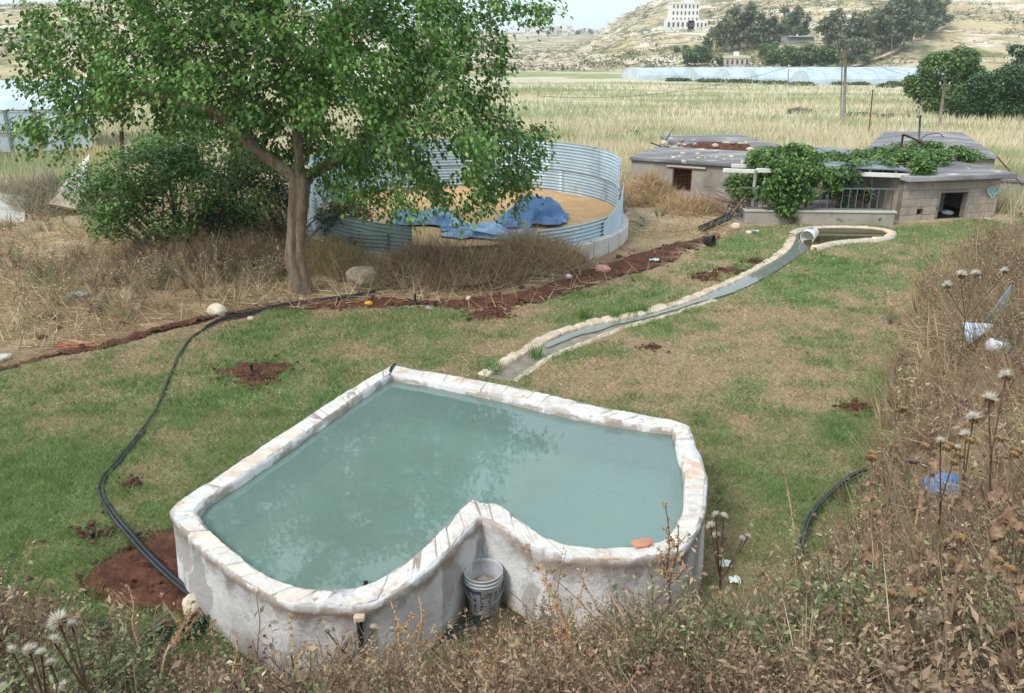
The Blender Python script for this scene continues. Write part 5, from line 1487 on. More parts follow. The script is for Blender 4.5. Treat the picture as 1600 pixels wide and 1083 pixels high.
# rock outcrops on the slopes
n0 = 9000
sx = (rs_.uniform(-300, 1900, n0) - 800) * CP / F_PX; sy = rs_.uniform(225, 640, n0)
X_, Y_ = sx * sy, sy; Z_ = hills(X_, Y_)
k_ = fbm(X_ * .012, Z_ * .35, 0, 69, 3) > .50
X_, Y_, Z_ = X_[k_], Y_[k_], Z_[k_]
rv = np.array([v.co for v in rock_mesh('tmp', (1, .8, .45), 9, 1, 1).vertices]); rf = np.array([p.vertices[:] for p in bpy.data.meshes['tmp'].polygons])
bpy.data.meshes.remove(bpy.data.meshes['tmp'])
s_ = .5 + 1.4 * rs_.random(len(X_)) ** 2
V = (rv[None] * s_[:, None, None] * np.array((1.8, 1, 1)) + np.column_stack((X_, Y_, Z_))[:, None]).reshape(-1, 3)
Fc = (rf[None] + (np.arange(len(X_)) * len(rv))[:, None, None]).reshape(-1, 3)
link('hillside_rocks', mesh_np('hillside_rocks', V, Fc), mat('hill_rock', [(0.3, C(176, 160, 136)), (0.7, C(214, 202, 182))], .3, .95), kind='stuff', label='pale rock outcrops in lines across the hillsides')

# buildings on the hill
M_FARWALL = plain('far_limestone', C(226, 222, 214), .9, var=.04, scale=.2)
M_FARWALL2 = plain('far_tan_wall', C(198, 188, 172), .9, var=.06, scale=.2)
M_GLASSD = plain('dark_window', C(70, 74, 82), .3, .5)
def block_building(px, row, wpx, hpx, label, floors, cols, m, wing=None, tower=False, name='building', cat='building', group=None, depth=.8):
    b = hit(px, row); y = float(b[1]); k = y / F_PX
    e = empty(name, b, label=label, cat=cat, group=group)
    w, h = wpx * k, hpx * k
    d = w * depth
    MB().box((b[0], b[1] + d / 2, b[2] + h / 2 - 1), (w, d, h + 2)).build('wall', m, e)
    MB().box((b[0], b[1] + d / 2, b[2] + h + .2), (w + .5, d + .5, .5)).build('parapet', m, e)
    for i in range(floors):
        for j in range(cols):
            MB().box((b[0] - w / 2 + w * (j + .5) / cols, b[1] + .02, b[2] + h * (i + .55) / floors), (w / cols * .34, .5, h / floors * .5)).build('window', M_GLASSD, e)
    if wing:
        for (ox, ww, hh, n_) in wing:
            ww, hh, ox = ww * k, hh * k, ox * k
            wing_o = MB().box((b[0] + ox, b[1] - 1.2, b[2] + hh / 2 - 1), (ww, 6, hh + 2)).build('wing', m, e)
            for j in range(n_):
                MB().box((b[0] + ox - ww / 2 + ww * (j + .5) / n_, b[1] - 4.2, b[2] + hh * .5), (ww / n_ * .36, .5, hh * .45)).build('window', M_GLASSD, e)
    if tower:
        MB().box((b[0] + w * .16, b[1] + d * .4, b[2] + h + 1.2 * k * 3), (w * .3, d * .4, 8 * k)).build('roof_tower', m, e)
    return e
block_building(1069, 46, 40, 35, 'tall white building with rows of windows on the far hill spur', 4, 7, M_FARWALL, wing=[(-9, 40, 13, 6), (16, 28, 12, 5)], tower=True)
block_building(1151, 104, 36, 12, 'small flat cream house just above the greenhouses', 1, 5, M_FARWALL2, name='house', cat='house')
mq = hit(1151, 103); MB().box((mq[0] + .4, mq[1] + 3, mq[2] + 12 * mq[1] / F_PX + .6), (1.2, 1.2, 1.4)).build('water_tank', M_FARWALL); tag(bpy.data.objects['water_tank'], 'white roof tank on the small cream far house', 'tank')
tq = hit(1245, 76); tk_ = float(tq[1]) / F_PX
ter = empty('terrace_house', tq, label='grey terraced building with column railing between the pine groves', cat='building')
MB().box((tq[0], tq[1] + 2, tq[2] + 3.5 * tk_), (52 * tk_, 5, 7 * tk_)).build('terrace_wall', M_FARWALL2, ter)
MB().box((tq[0] + 2 * tk_, tq[1] + 4, tq[2] + 13 * tk_), (48 * tk_, 5, 6 * tk_)).build('upper_wall', plain('far_grey_wall', C(150, 154, 158), .9, var=.05), ter)
MB().box((tq[0] + 4 * tk_, tq[1] + 3, tq[2] + 17 * tk_), (38 * tk_, 7, 1.2 * tk_)).build('roof', plain('far_grey_roof', C(172, 178, 184), .7), ter)
for j in range(15): MB().box((tq[0] - 25 * tk_ + 3.4 * tk_ * j, tq[1] - .8, tq[2] + 8.6 * tk_), (.7 * tk_, .25, 5 * tk_)).build('column', plain('far_green_grey', C(120, 132, 128), .8) if j == 0 else bpy.data.materials['far_green_grey'], ter)
MB().box((tq[0], tq[1] - .8, tq[2] + 11.3 * tk_), (54 * tk_, .3, .8 * tk_)).build('railing', bpy.data.materials['far_green_grey'], ter)
# road cut on the slope
ra = [hit(*q) for q in ((1335, 107), (1352, 99), (1375, 92), (1400, 80), (1430, 64), (1455, 52), (1478, 43))]
mb = MB(); rl = spline(ra, 40)
mb.add([tuple(q + (-1.6, -1.2, .4)) for q in rl] + [tuple(q + (2.6, 1.6, .9)) for q in rl], [(j, 40 + j, 41 + j, j + 1) for j in range(39)], True)
mb.build('hill_road', plain('pale_track', C(204, 182, 150), .95), kind='structure')
# distant town on the skyline
rt = random.Random(4)
for k in range(34):
    px_ = 846 + 92 * rt.random() if k < 28 else rt.uniform(680, 840)
    row = rt.uniform(47, 55)
    b = hit(px_, row); kk = float(b[1]) / F_PX
    w, h = rt.uniform(3, 9) * kk, rt.uniform(4, 8) * kk
    e = empty('town_house', b, label='tiny pale house in the hazy town on the skyline', cat='house', group='houses of the distant skyline town')
    MB().box((b[0], b[1], b[2] + h / 2 - 2), (w, w, h + 4)).build('wall', M_FARWALL if rt.random() < .75 else M_FARWALL2, e)
    for j in range(2):
        MB().box((b[0] - w * .22 + j * w * .44, b[1] - w / 2, b[2] + h * .55), (w * .2, .8, h * .3)).build('window', M_GLASSD, e)
for k in range(9):
    b = hit(rt.uniform(856, 940), rt.uniform(49, 56)); kk = float(b[1]) / F_PX
    place(bproto, False, b, 6 * kk / 6, rt.uniform(0, 6), 'grey-green tree among the distant skyline town houses', 'tree', 'trees in the distant skyline town', 'far_bush')
# poles in the field
def pole(px0, r0, px1, r1, rr, m, label, arm=True, name='utility_pole'):
    b = hit(px1, r1); t = PY(px0, r0, float(b[1]))
    e = empty(name, b, label=label, cat='pole')
    MB().tube([b - np.array((0, 0, .3)), t], [rr * 1.15, rr * .85], 8).build('pole_shaft', m, e)
    if arm:
        arm_o = MB().bar(t + np.array((-.35, 0, -.25)), t + np.array((.35, 0, -.25)), .07, .07).build('cross_arm', m, e)
        for s_ in (-.3, .3): subpart(MB().lathe([(.001, 0), (.05, .01), (.035, .08), (.05, .1), (.001, .14)], 8, t + np.array((s_, 0, -.22))).build('insulator', M_WHITEPAINT), arm_o)
    return t
M_POLE = mat('old_pole_wood', [(0.3, C(116, 104, 94)), (0.7, C(150, 138, 126))], 3, .9)
t1 = pole(1322, 74, 1319, 192, .11, M_POLE, 'tall grey timber pole in the middle of the dry field')
pole(1316, 92, 1314, 188, .05, M_STEEL, 'thin pole standing close against the tall timber pole', False)
t2 = pole(1477, 126, 1467, 204, .10, M_POLE, 'shorter leaning timber pole before the dark trees')
t3 = pole(1364, 140, 1357, 216, .035, M_RUST, 'thin rusty pole behind the hut roof with wire loop', False)
w = np.linspace(0, 2 * np.pi, 20); mb = MB(); mb.tube([(t3[0] + .16 * math.cos(k), t3[1], t3[2] - .25 + .2 * math.sin(k)) for k in w], .01, 5, cap=False); o = mb.build('wire_loop', M_BLACKPIPE); tag(o, 'loop of wire hanging on the thin rusty pole', 'wire')
t4 = pole(1255, 70, 1252, 108, .14, M_POLE, 'far pole between the bushes above the greenhouses', False)
t5 = pole(1394, 58, 1391, 106, .14, M_POLE, 'far pole at the foot of the slope right of the pines', False)
t6 = pole(1138, 62, 1138, 82, .10, M_POLE, 'tiny far pole among the left pine grove', False)
t7 = pole(1232, 108, 1231, 134, .07, M_POLE, 'small dark pole before the far greenhouses', False)
def wire(a, b, sag, r, label):
    a, b = np.array(a), np.array(b); u = np.linspace(0, 1, 16)[:, None]
    q = a * (1 - u) + b * u; q[:, 2] -= 4 * sag * (u * (1 - u))[:, 0]
    o = MB().tube(q, r, 4, cap=False).build('overhead_wire', M_BLACKPIPE); tag(o, label, 'wire')
wire(t1, t2, .5, .012, 'overhead wire from the tall timber pole to the leaning pole')
wire(t1, PY(840, 150, 60), 1.2, .012, 'overhead wire from the tall timber pole towards the mulberry tree')
wire(t4, t5, .8, .03, 'far overhead wire between the two poles below the pines')
wire(t4, PY(1040, 80, float(t4[1])), .8, .03, 'far overhead wire left of the pole above the greenhouses')
# hedgerow and green patches at the field's far edge
for k, (px_, r_, w_, h_) in enumerate(((1060, 127, 14, 6), (1110, 129, 18, 7), (1160, 130, 18, 7), (1210, 132, 18, 7), (1255, 134, 16, 7), (1315, 133, 10, 5), (1345, 133, 10, 5), (1385, 137, 10, 7), (1400, 135, 10, 9))):
    b = hit(px_, r_); kk = float(b[1]) / F_PX
    shrub('hedge_bush', [(b[0] - w_ * .5 * kk, b[1], b[2] + h_ * .4 * kk, w_ * .9 * kk, 1.5, h_ * .55 * kk), (b[0] + w_ * .6 * kk, b[1] + .5, b[2] + h_ * .35 * kk, w_ * .9 * kk, 1.5, h_ * .5 * kk)], 700, .4, [(92, 104, 66), (110, 120, 78), (78, 92, 58)], 'low green hedge bush along the far edge of the dry field', 'bush', 4, 600 + k, .35, .6, group='hedge bushes along the field edge')
for k, (px_, r_, w_, h_, lb) in enumerate(((1345, 178, 30, 6, 'bright green creeping patch of plants right of the tall field pole'), (1395, 180, 30, 6, 'bright green creeping plants before the leaning pole'), (1250, 174, 22, 9, 'dull green shrub in the dry field left of the tall pole'), (992, 208, 10, 6, 'small green bush in the field behind the grain bin'))):
    b = hit(px_, r_ + 4); kk = float(b[1]) / F_PX
    shrub('field_bush', [(b[0], b[1], b[2] + h_ * .4 * kk, w_ * kk, .9, h_ * .7 * kk)], 1100, .17, [(86, 112, 64), (104, 128, 74), (72, 94, 58)] if k != 2 else [(110, 116, 88), (92, 100, 76)], lb, 'bush', 5, 640 + k, .35, .9)
# ================================================================== GRASS AND WEEDS
def blades(x, y, z, h, w, lean, col, r, flat=None):
    """upright (or lying) grass blades: one narrow triangle each"""
    n = len(x)
    a = r.random(n) * 2 * np.pi
    ax = np.column_stack((np.cos(a) * lean, np.sin(a) * lean, np.ones(n))) if flat is None else np.column_stack((np.cos(a), np.sin(a), flat))
    nr = np.column_stack((-np.sin(a + 1.2 * (r.random(n) - .5) * 2), np.cos(a + 1.2 * (r.random(n) - .5) * 2), .2 * np.ones(n)))
    return stamp(BLADE_V, BLADE_F, np.column_stack((x, y, z)), ax, nr, h, w, col)
# --- lawn
rl_ = np.random.default_rng(31)
POOLRING = [tuple(q) for q in RO]
def lawn_pts(n, y0, y1, x0, x1):
    x, y = rl_.uniform(x0, x1, n), rl_.uniform(y0, y1, n)
    k = inside(x + (noise3(x * 3, y * 3, 0, 81) - .5) * .35, y + (noise3(x * 3, y * 3, 5, 82) - .5) * .35, LAWN) & ~inside(x, y, POOLRING) & ~inside(x, y, CHANNEL) & ~(inside(x, y, PATCH) & (dist_line(x, y, PATCH, True) > .16 * rl_.random(n))) & ~(inside(x, y, SOILSTRIP) & (dist_line(x, y, SOILSTRIP, True) > .12 * rl_.random(n)))
    for hx_, hy_, hr_ in SOILHOLES: k &= np.hypot((x - hx_) / 1.15, (y - hy_) / .8) > hr_ * (.35 + .75 * rl_.random(n))
    return x[k], y[k]
parts_ = []
for n, y0, y1, x0, x1, hh, ww in ((460000, 4.4, 9.2, -7, 5, .066, .0062), (250000, 9.0, 13.2, -9, 7.5, .068, .0095), (120000, 13, 20.5, -2, 13, .07, .015)):
    x, y = lawn_pts(n, y0, y1, x0, x1)
    g = lawn_green(x, y)
    tuft = fbm(x * 5, y * 5, 0, 85, 3)
    k = rl_.random(len(x)) < .35 + .9 * tuft
    x, y, g, tuft = x[k], y[k], g[k], tuft[k]
    m = len(x)
    green = palette(m, [(120, 144, 88), (142, 164, 104), (104, 128, 78), (164, 180, 122)], .22, rl_)
    straw = palette(m, [(192, 168, 138), (210, 188, 158), (166, 140, 114), (222, 204, 176)], .18, rl_)
    isg = (rl_.random(m) < .08 + .84 * g)[:, None]
    col = np.where(isg, green, straw)
    h = hh * (.5 + .8 * rl_.random(m)) * (.55 + .8 * tuft) * np.where(isg[:, 0], 1.15, .85)
    parts_.append(blades(x, y, H0(x, y) + .008, h, ww * (.7 + .6 * rl_.random(m)), np.where(isg[:, 0], .8, 1.5), col, rl_))
# taller tufts that stand out of the turf
x, y = lawn_pts(2600, 4.6, 17, -8, 9)
g = lawn_green(x, y); k = rl_.random(len(x)) < .25 + .75 * g
x, y, g = x[k], y[k], g[k]
x, y, g = np.repeat(x, 22), np.repeat(y, 22), np.repeat(g, 22); m = len(x)
x, y = x + rl_.normal(size=m) * .045, y + rl_.normal(size=m) * .045
k = ~inside(x, y, POOLRING) & ~inside(x, y, CHANNEL)
x, y, g = x[k], y[k], g[k]; m = len(x)
col = np.where((rl_.random(m) < .25 + .7 * g)[:, None], palette(m, [(102, 132, 76), (124, 152, 92), (90, 116, 68)], .2, rl_), palette(m, [(190, 166, 130), (208, 186, 150)], .15, rl_))
parts_.append(blades(x, y, H0(x, y) + .008, .05 + .07 * rl_.random(m), .0075 * np.interp(y, [5, 15], [.9, 2]), .7, col, rl_))
# stray blades over the soil edges
link('lawn_grass', mesh_np('lawn_grass', *join(parts_)), M_GRASS, kind='stuff', label='short patchy green and straw-coloured lawn grass')
# tufts in the stream
tuftp = [P(770, 583), P(838, 560), P(912, 500), P(985, 494), P(1005, 490), P(962, 500)]
x = np.concatenate([q[0] + rl_.normal(size=70) * .05 for q in tuftp]); y = np.concatenate([q[1] + rl_.normal(size=70) * .07 for q in tuftp])
link('reed_tufts', mesh_np('reed_tufts', *blades(x, y, np.full(len(x), .01), .12 + .16 * rl_.random(len(x)), .012, .35, palette(len(x), [(88, 122, 66), (104, 138, 78)], .2, rl_), rl_)), M_GRASS, kind='stuff', label='green grass tufts sprouting in the stream bed')
# --- dry field grass
rf_ = np.random.default_rng(41)
n = 230000
inv = rf_.uniform(1 / 150., 1 / 21.5, n); d = 1 / inv
az = rf_.uniform(-.75, .75, n)
x, y = d * np.sin(az), d * np.cos(az)
def footprint(x, y):
    k = np.hypot(x - BC[0], y - BC[1]) < BR + .35
    k |= inside(x, y, [wp(hf, -.3, -.6, 0)[:2], wp(hf, HL + .3, -.6, 0)[:2], wp(hf, HL + .3, 5.0, 0)[:2], wp(hf, -.3, 5.0, 0)[:2]])
    k |= inside(x, y, [wp(lf, -1.2, -.5, 0)[:2], wp(lf, LWL + .4, -.5, 0)[:2], wp(lf, LWL + .4, 4.6, 0)[:2], wp(lf, -1.2, 4.6, 0)[:2]])
    k |= inside(x, y, [wp(h2, -.3, -1.3, 0)[:2], wp(h2, L2 + .3, -1.3, 0)[:2], wp(h2, L2 + .3, 2.8, 0)[:2], wp(h2, -.3, 2.8, 0)[:2]])
    k |= inside(x, y, [wp(sl, 0, -.9, 0)[:2], wp(sl, sl[3], -.9, 0)[:2], wp(sl, sl[3], 3.4, 0)[:2], wp(sl, 0, 3.4, 0)[:2]])
    k |= inside(x, y, [k_[:2] for k_ in ov])
    k |= inside(x, y, LAWN) | (inside(x, y, BANK) & (y < 21))
    k |= (x > 2.2) & (x < 5.5) & (y < 23)
    return k
k = ~footprint(x, y) & ((x > 4) | (y > 24.5)) & (y > 20.6)
x, y, d = x[k], y[k], d[k]
g1 = fbm(x * .10, y * .22, 0, 51, 4); g2 = fbm(x * .8, y * .5, 0, 52, 3)
dens = rf_.random(len(x)) < .25 + 1.1 * g2
x, y, d, g1, g2 = x[dens], y[dens], d[dens], g1[dens], g2[dens]
m = len(x)
pale = palette(m, [(212, 200, 172), (224, 214, 190), (198, 182, 150), (206, 192, 160)], .12, rf_)
grn = palette(m, [(160, 164, 122), (174, 176, 136), (146, 152, 112)], .14, rf_)
tan = palette(m, [(182, 150, 112), (168, 138, 104)], .12, rf_)
sel = rf_.random(m)
gk = sstep(.42, .60, g1) * sstep(22, 28, d)
col = np.where((sel < gk)[:, None], grn, np.where((sel > .93)[:, None], tan, pale))
h = (.34 + .45 * rf_.random(m)) * (.6 + .7 * g2) * np.interp(d, [21, 40, 150], [.9, 1.0, 1.1])
link('field_grass', mesh_np('field_grass', *blades(x, y, H0(x, y) - .02, h, np.maximum(.0011 * d, .012) * (.6 + .7 * rf_.random(m)), .35, col, rf_)), M_DRY, kind='stuff', label='tall pale dry grass filling the field behind the huts')
# --- straw lying on the ground at the left, round the bin and before the hut
rs2 = np.random.default_rng(43)
n = 190000
x, y = rs2.uniform(-15, 6.0, n), rs2.uniform(10.0, 27, n)
k = ~inside(x, y, LAWN) & (np.hypot(x - BC[0], y - BC[1]) > BR + .25) & ~(inside(x, y, SOILSTRIP) & (rs2.random(n) < .93)) & (np.abs(x / y) < .75) & ~(inside(x, y, [wp(lf, -.6, -.4, 0)[:2], wp(lf, LWL, -.4, 0)[:2], wp(lf, LWL, 4.6, 0)[:2], wp(lf, -.6, 4.6, 0)[:2]])) & ~inside(x, y, [wp(h2, 0, 0, 0)[:2], wp(h2, L2, 0, 0)[:2], wp(h2, L2, 2.6, 0)[:2], wp(h2, 0, 2.6, 0)[:2]])
cl = fbm(x * .9, y * .9, 0, 45, 4)
k &= rs2.random(n) < np.clip((cl - .30) * 3.2, .05, 1) * np.interp(y, [10, 14, 20, 27], [1, .75, .5, .35])
x, y, cl = x[k], y[k], cl[k]
m = len(x)
col = palette(m, [(196, 172, 134), (212, 192, 156), (168, 144, 112), (142, 120, 96), (224, 208, 178)], .15, rs2)
fl = np.where(rs2.random(m) < .72, rs2.uniform(-.05, .18, m), rs2.uniform(.3, 2.5, m))
link('straw_litter', mesh_np('straw_litter', *blades(x, y, H0(x, y) + .01 + .07 * np.maximum(cl - .45, 0) * rs2.random(m) * 5, .16 + .38 * rs2.random(m), .008 + .009 * rs2.random(m), 1, col, rs2, flat=fl)), M_DRY, kind='stuff', label='trampled straw and dry stems littering the ground under the tree')
# --- heaps of cut straw
def heap(name, cx, cy, rx, ry, hz, n, cols, label, seed, ln=.35):
    r = np.random.default_rng(seed)
    a = r.random(n) * 2 * np.pi; q = np.sqrt(r.random(n))
    x, y = cx + rx * q * np.cos(a), cy + ry * q * np.sin(a)
    z = H0(x, y) + hz * (1 - q ** 2) * (.1 + 1.8 * fbm(x * 1.6, y * 1.6, 0, seed)) * (.55 + .45 * r.random(n) ** .3)
    base = link(name, rock_mesh(name + '_core', (rx * .75, ry * .75, hz * .6), seed, 1, 3, .4), mat(name + '_core', [(.3, C(128, 108, 84)), (.7, C(166, 142, 112))], 6, .95, .6, 30), loc=(cx, cy, float(H0(cx, cy))), kind='stuff', label=label)
    s = link('straw', mesh_np('straw', *blades(x, y, z, ln * (.4 + 1.2 * r.random(n)), .010 + .010 * r.random(n), 1, palette(n, cols, .15, r), r, flat=np.where(r.random(n) < .7, r.uniform(-.5, .7, n), r.uniform(.8, 3.0, n)))), M_DRY, kind='stuff'); adopt(s, base)
    return base
STR = [(206, 178, 140), (222, 200, 164), (184, 154, 118), (156, 128, 100)]
q = P(1015, 322); heap('straw_heap', q[0] - .1, q[1] + .5, .95, .75, .55, 6500, STR, 'heap of golden straw piled against the mesh-windowed hut', 701)
q = P(1085, 335); heap('straw_heap', q[0], q[1] + .3, .8, .6, .25, 3500, STR, 'low spread of straw right of the golden heap', 702)
q = P(690, 440); heap('brush_heap', q[0], q[1], 1.5, .75, .42, 9000, [(176, 150, 120), (198, 174, 142), (146, 124, 102), (122, 104, 86)], 'heap of brown dry brushwood in front of the grain bin', 703, .4)
q = P(830, 420); heap('brush_heap', q[0], q[1], 1.1, .55, .42, 7000, [(188, 162, 130), (206, 182, 150), (152, 128, 104)], 'paler heap of dry brush nearer the white plastic scrap', 704, .4)
q = P(50, 325); heap('brush_heap', q[0], q[1], 2.6, 1.3, .5, 12000, [(166, 152, 128), (190, 176, 152), (140, 130, 110), (128, 132, 104)], 'tall grey-brown thicket of dry thistles at the left edge', 705, .5)
q = P(330, 420); heap('brush_heap', q[0], q[1] + .3, 2.0, .6, .30, 6000, [(168, 144, 118), (190, 168, 138), (138, 116, 96)], 'low brown dry brush below the green shrub', 706, .45)
q = P(520, 430); heap('brush_heap', q[0] - .1, q[1] + .3, .8, .5, .32, 3500, [(178, 160, 116), (196, 178, 134), (150, 136, 100)], 'pale grass clump right behind the mulberry trunk', 707, .4)
# --- soil clods along the dug strip
rc = np.random.default_rng(47)
x, y = rc.uniform(-8, 6.5, 9000), rc.uniform(9.5, 19.5, 9000)
k = inside(x + rc.normal(size=9000) * .14, y + rc.normal(size=9000) * .14, SOILSTRIP)
x, y = x[k], y[k]
px_, py_ = rc.uniform(-4.6, -2.4, 500), rc.uniform(4.8, 7, 500); k = inside(px_, py_, PATCH); x, y = np.concatenate((x, px_[k])), np.concatenate((y, py_[k]))
for hx_, hy_, hr_ in SOILHOLES + [(-3.1, 6.0, .7)]:
    nn_ = int(60 + 240 * hr_); x, y = np.concatenate((x, hx_ + rc.normal(size=nn_) * hr_ * .75)), np.concatenate((y, hy_ + rc.normal(size=nn_) * hr_ * .6))
k = ~inside(x, y, POOLRING) & ~inside(x, y, CHANNEL); x, y = x[k], y[k]
tmp = rock_mesh('tmp', (1, .75, .55), 19, 1, 1, .8); rv = np.array([v.co for v in tmp.vertices]); rf = np.array([p.vertices[:] for p in tmp.polygons]); bpy.data.meshes.remove(tmp)
s_ = (.010 + .05 * rc.random(len(x)) ** 3.5) * np.where(y < 12, .6, 1)
ca, sa = np.cos(rc.random(len(x)) * 6.28), np.sin(rc.random(len(x)) * 6.28)
rot = np.stack((np.stack((ca, -sa, 0 * ca), -1), np.stack((sa, ca, 0 * ca), -1), np.stack((0 * ca, 0 * ca, 1 + 0 * ca), -1)), 1)
V = np.einsum('nij,kj->nki', rot, rv) * s_[:, None, None] + np.column_stack((x, y, H0(x, y) + .02 + .04 * rc.random(len(x))))[:, None]
link('soil_clods', mesh_np('soil_clods', V.reshape(-1, 3), (rf[None] + (np.arange(len(x)) * len(rv))[:, None, None]).reshape(-1, 3)), M_SOIL, kind='stuff', label='loose red clods of earth along the dug strip')

# --- weeds on the bank: plant shapes, then many of them
def weed_template(seed, kind):
    r = np.random.default_rng(seed)
    P_ = []
    if kind == 'tuft':
        n = 34
        a = r.random(n) * 6.28
        P_.append(stamp(BLADE_V, BLADE_F, np.column_stack((.04 * np.cos(a), .04 * np.sin(a), 0 * a)), np.column_stack((np.cos(a) * r.uniform(.2, 1.0, n), np.sin(a) * r.uniform(.2, 1.0, n), np.ones(n))), np.column_stack((-np.sin(a), np.cos(a), .2 + 0 * a)), .18 + .32 * r.random(n), .006 + .005 * r.random(n), palette(n, [(255, 255, 255), (225, 222, 215)], .15, r)))
        return join(P_)
    nb = r.integers(4, 8)
    for b in range(nb):
        a = r.random() * 6.28; ln = r.uniform(.22, .5); out = r.uniform(.15, .75)
        k = 6
        pts = np.array([(math.cos(a) * out * ln * (u ** 1.2), math.sin(a) * out * ln * (u ** 1.2), ln * u) for u in np.linspace(0, 1, k)]) + r.normal(size=(k, 3)) * .008
        d = np.diff(pts, axis=0)
        nr = np.cross(d, rand_dirs(k - 1, r))
        SQ_V = np.array([(-.5, 0, 0), (.5, 0, 0), (.4, 1, 0), (-.4, 1, 0)]); SQ_F = np.array([(0, 1, 2), (0, 2, 3)])
        P_.append(stamp(SQ_V, SQ_F, pts[:-1], d, nr, np.linalg.norm(d, axis=1) * 1.05, .005, np.ones((k - 1, 3)) * .55))
        n = int(r.integers(12, 22)) if kind == 'leafy' else int(r.integers(14, 26))
        u = r.uniform(.2, 1.0, n)
        lp = np.column_stack([np.interp(u, np.linspace(0, 1, k), pts[:, j]) for j in range(3)]) + r.normal(size=(n, 3)) * (.012 if kind == 'leafy' else .02)
        sz = r.uniform(.028, .06, n) if kind == 'leafy' else r.uniform(.012, .032, n)
        ax = rand_dirs(n, r) + np.array((math.cos(a) * .4, math.sin(a) * .4, .1))
        DI_V = np.array([(0, 0, 0), (-.5, .5, .08), (.5, .5, .08), (0, 1, -.1)]); DI_F = np.array([(0, 2, 1), (1, 2, 3)])
        P_.append(stamp(*((LEAF_V, LEAF_F) if kind == 'leafy' else (DI_V, DI_F)), lp, ax, rand_dirs(n, r) * .7 + np.array((0, 0, .8)), sz, sz * (.55 if kind == 'leafy' else .55), (.75 + .5 * r.random((n, 1))) * np.ones((n, 3))))
    return join(P_)
TEMPL = {k: [weed_template(800 + 10 * i + j, k) for j in range(6)] for i, k in enumerate(('leafy', 'seedy', 'tuft'))}
def stamp_plants(x, y, z, s, kinds, cols, r):
    out = []
    rz = r.random(len(x)) * 6.28
    for kd in TEMPL:
        for j, (tV, tF, tC) in enumerate(TEMPL[kd]):
            i = np.where((kinds == kd) & (np.arange(len(x)) % 6 == j))[0]
            if len(i) == 0: continue
            c, sn = np.cos(rz[i])[:, None], np.sin(rz[i])[:, None]
            lx, ly = (r.random((len(i), 1)) - .5) * .7, (r.random((len(i), 1)) - .5) * .7
            X = (tV[None, :, 0] * c - tV[None, :, 1] * sn + tV[None, :, 2] * lx) * s[i, None] + x[i, None]
            Y = (tV[None, :, 0] * sn + tV[None, :, 1] * c + tV[None, :, 2] * ly) * s[i, None] + y[i, None]
            Z = tV[None, :, 2] * s[i, None] + z[i, None]
            k = len(tV)
            out.append((np.stack((X, Y, Z), -1).reshape(-1, 3), (tF[None] + (np.arange(len(i)) * k)[:, None, None]).reshape(-1, 3), (tC[None] * cols[i][:, None, :]).reshape(-1, 3)))
    return join(out)
rw = np.random.default_rng(53)
n = 25000
y = np.where(rw.random(n) < .25, rw.uniform(1.8, 5.2, n), rw.uniform(1.9, 20.5, n)); x = rw.uniform(-4.6, 15, n)
ins = inside(x + (noise3(x * 2, y * 2, 0, 87) - .5) * .35, y + (noise3(x * 2, y * 2, 9, 88) - .5) * .35, BANK) & ~inside(x, y, POOLRING) & (np.abs(x) < .69 * y + 1.3)
d = np.hypot(x, y)
zc = H0(x, y)
vis = (CAM_H - zc) / d < 1.45                                # nothing needed far below the frame
cl = fbm(x * 1.1, y * 1.1, 0, 89, 3)
acc = np.interp(d, [2, 4, 7, 12, 20], [1.0, .95, .85, .7, .45]) * np.interp(x, [-4, 1.5, 2.5, 4], [1, 1, 1, 1]) * (.55 + .9 * cl)
k = ins & vis & (rw.random(n) < acc)
x, y, zc, d, cl = x[k], y[k], zc[k], d[k], cl[k]
m = len(x)
patch = fbm(x * .8 + 30, y * .8, 0, 90, 3); p2 = fbm(x * .9, y * .9 + 40, 0, 93, 3)
right = sstep(1.4, 2.6, x)
u_ = rw.random(m)
kinds = np.where(u_ < .40 - .26 * right, 'leafy', np.where(u_ < .80 - .28 * right, 'seedy', 'tuft'))
brown = palette(m, [(166, 142, 116), (146, 122, 102), (188, 164, 134), (126, 106, 90)], .15, rw)
redd = palette(m, [(142, 112, 98), (158, 124, 106), (126, 100, 88)], .12, rw)
green = palette(m, [(126, 132, 94), (112, 122, 86), (144, 148, 108)], .15, rw)
straw = palette(m, [(182, 158, 130), (200, 178, 148), (156, 134, 110), (138, 116, 98)], .14, rw)
col = np.where((patch < .37)[:, None], redd, brown)
col = np.where(((p2 > .50) & (rw.random(m) < .7))[:, None], green, col)
col = np.where(((kinds == 'tuft') | (rw.random(m) < .12 + .35 * right))[:, None], straw, col)
s = rw.uniform(.45, 1.1, m) * (.6 + .8 * fbm(x * 1.7, y * 1.7, 0, 98, 3)) * np.interp(d, [3, 6, 12, 20], [.85, .95, 1.15, 1.3])
# keep the plants low where the pool's foot shows
nearpool = dist_line(x, y, POOLRING, True)
s = s * np.where(x > -.75, np.interp(nearpool, [0, .12, .45, .9], [.35, .45, .62, 1]), np.interp(nearpool, [0, .1, .3], [.5, .8, 1.1]))
s = s * np.where((x > -.8) & (x < .6), .8, 1) * np.where((x > 1.3) & (y < 6), 1.08, 1)
keep_ = ~((x > -1.0) & (x < .5) & (y > 4.5))
x, y, zc, s, kinds, col = x[keep_], y[keep_], zc[keep_], s[keep_], kinds[keep_], col[keep_]
link('bank_weeds', mesh_np('bank_weeds', *stamp_plants(x, y, zc - .02, s, kinds, col, rw)), M_DRY, kind='stuff', label='dense low mass of dry brown, reddish and green weeds on the bank')
print('weeds', m)
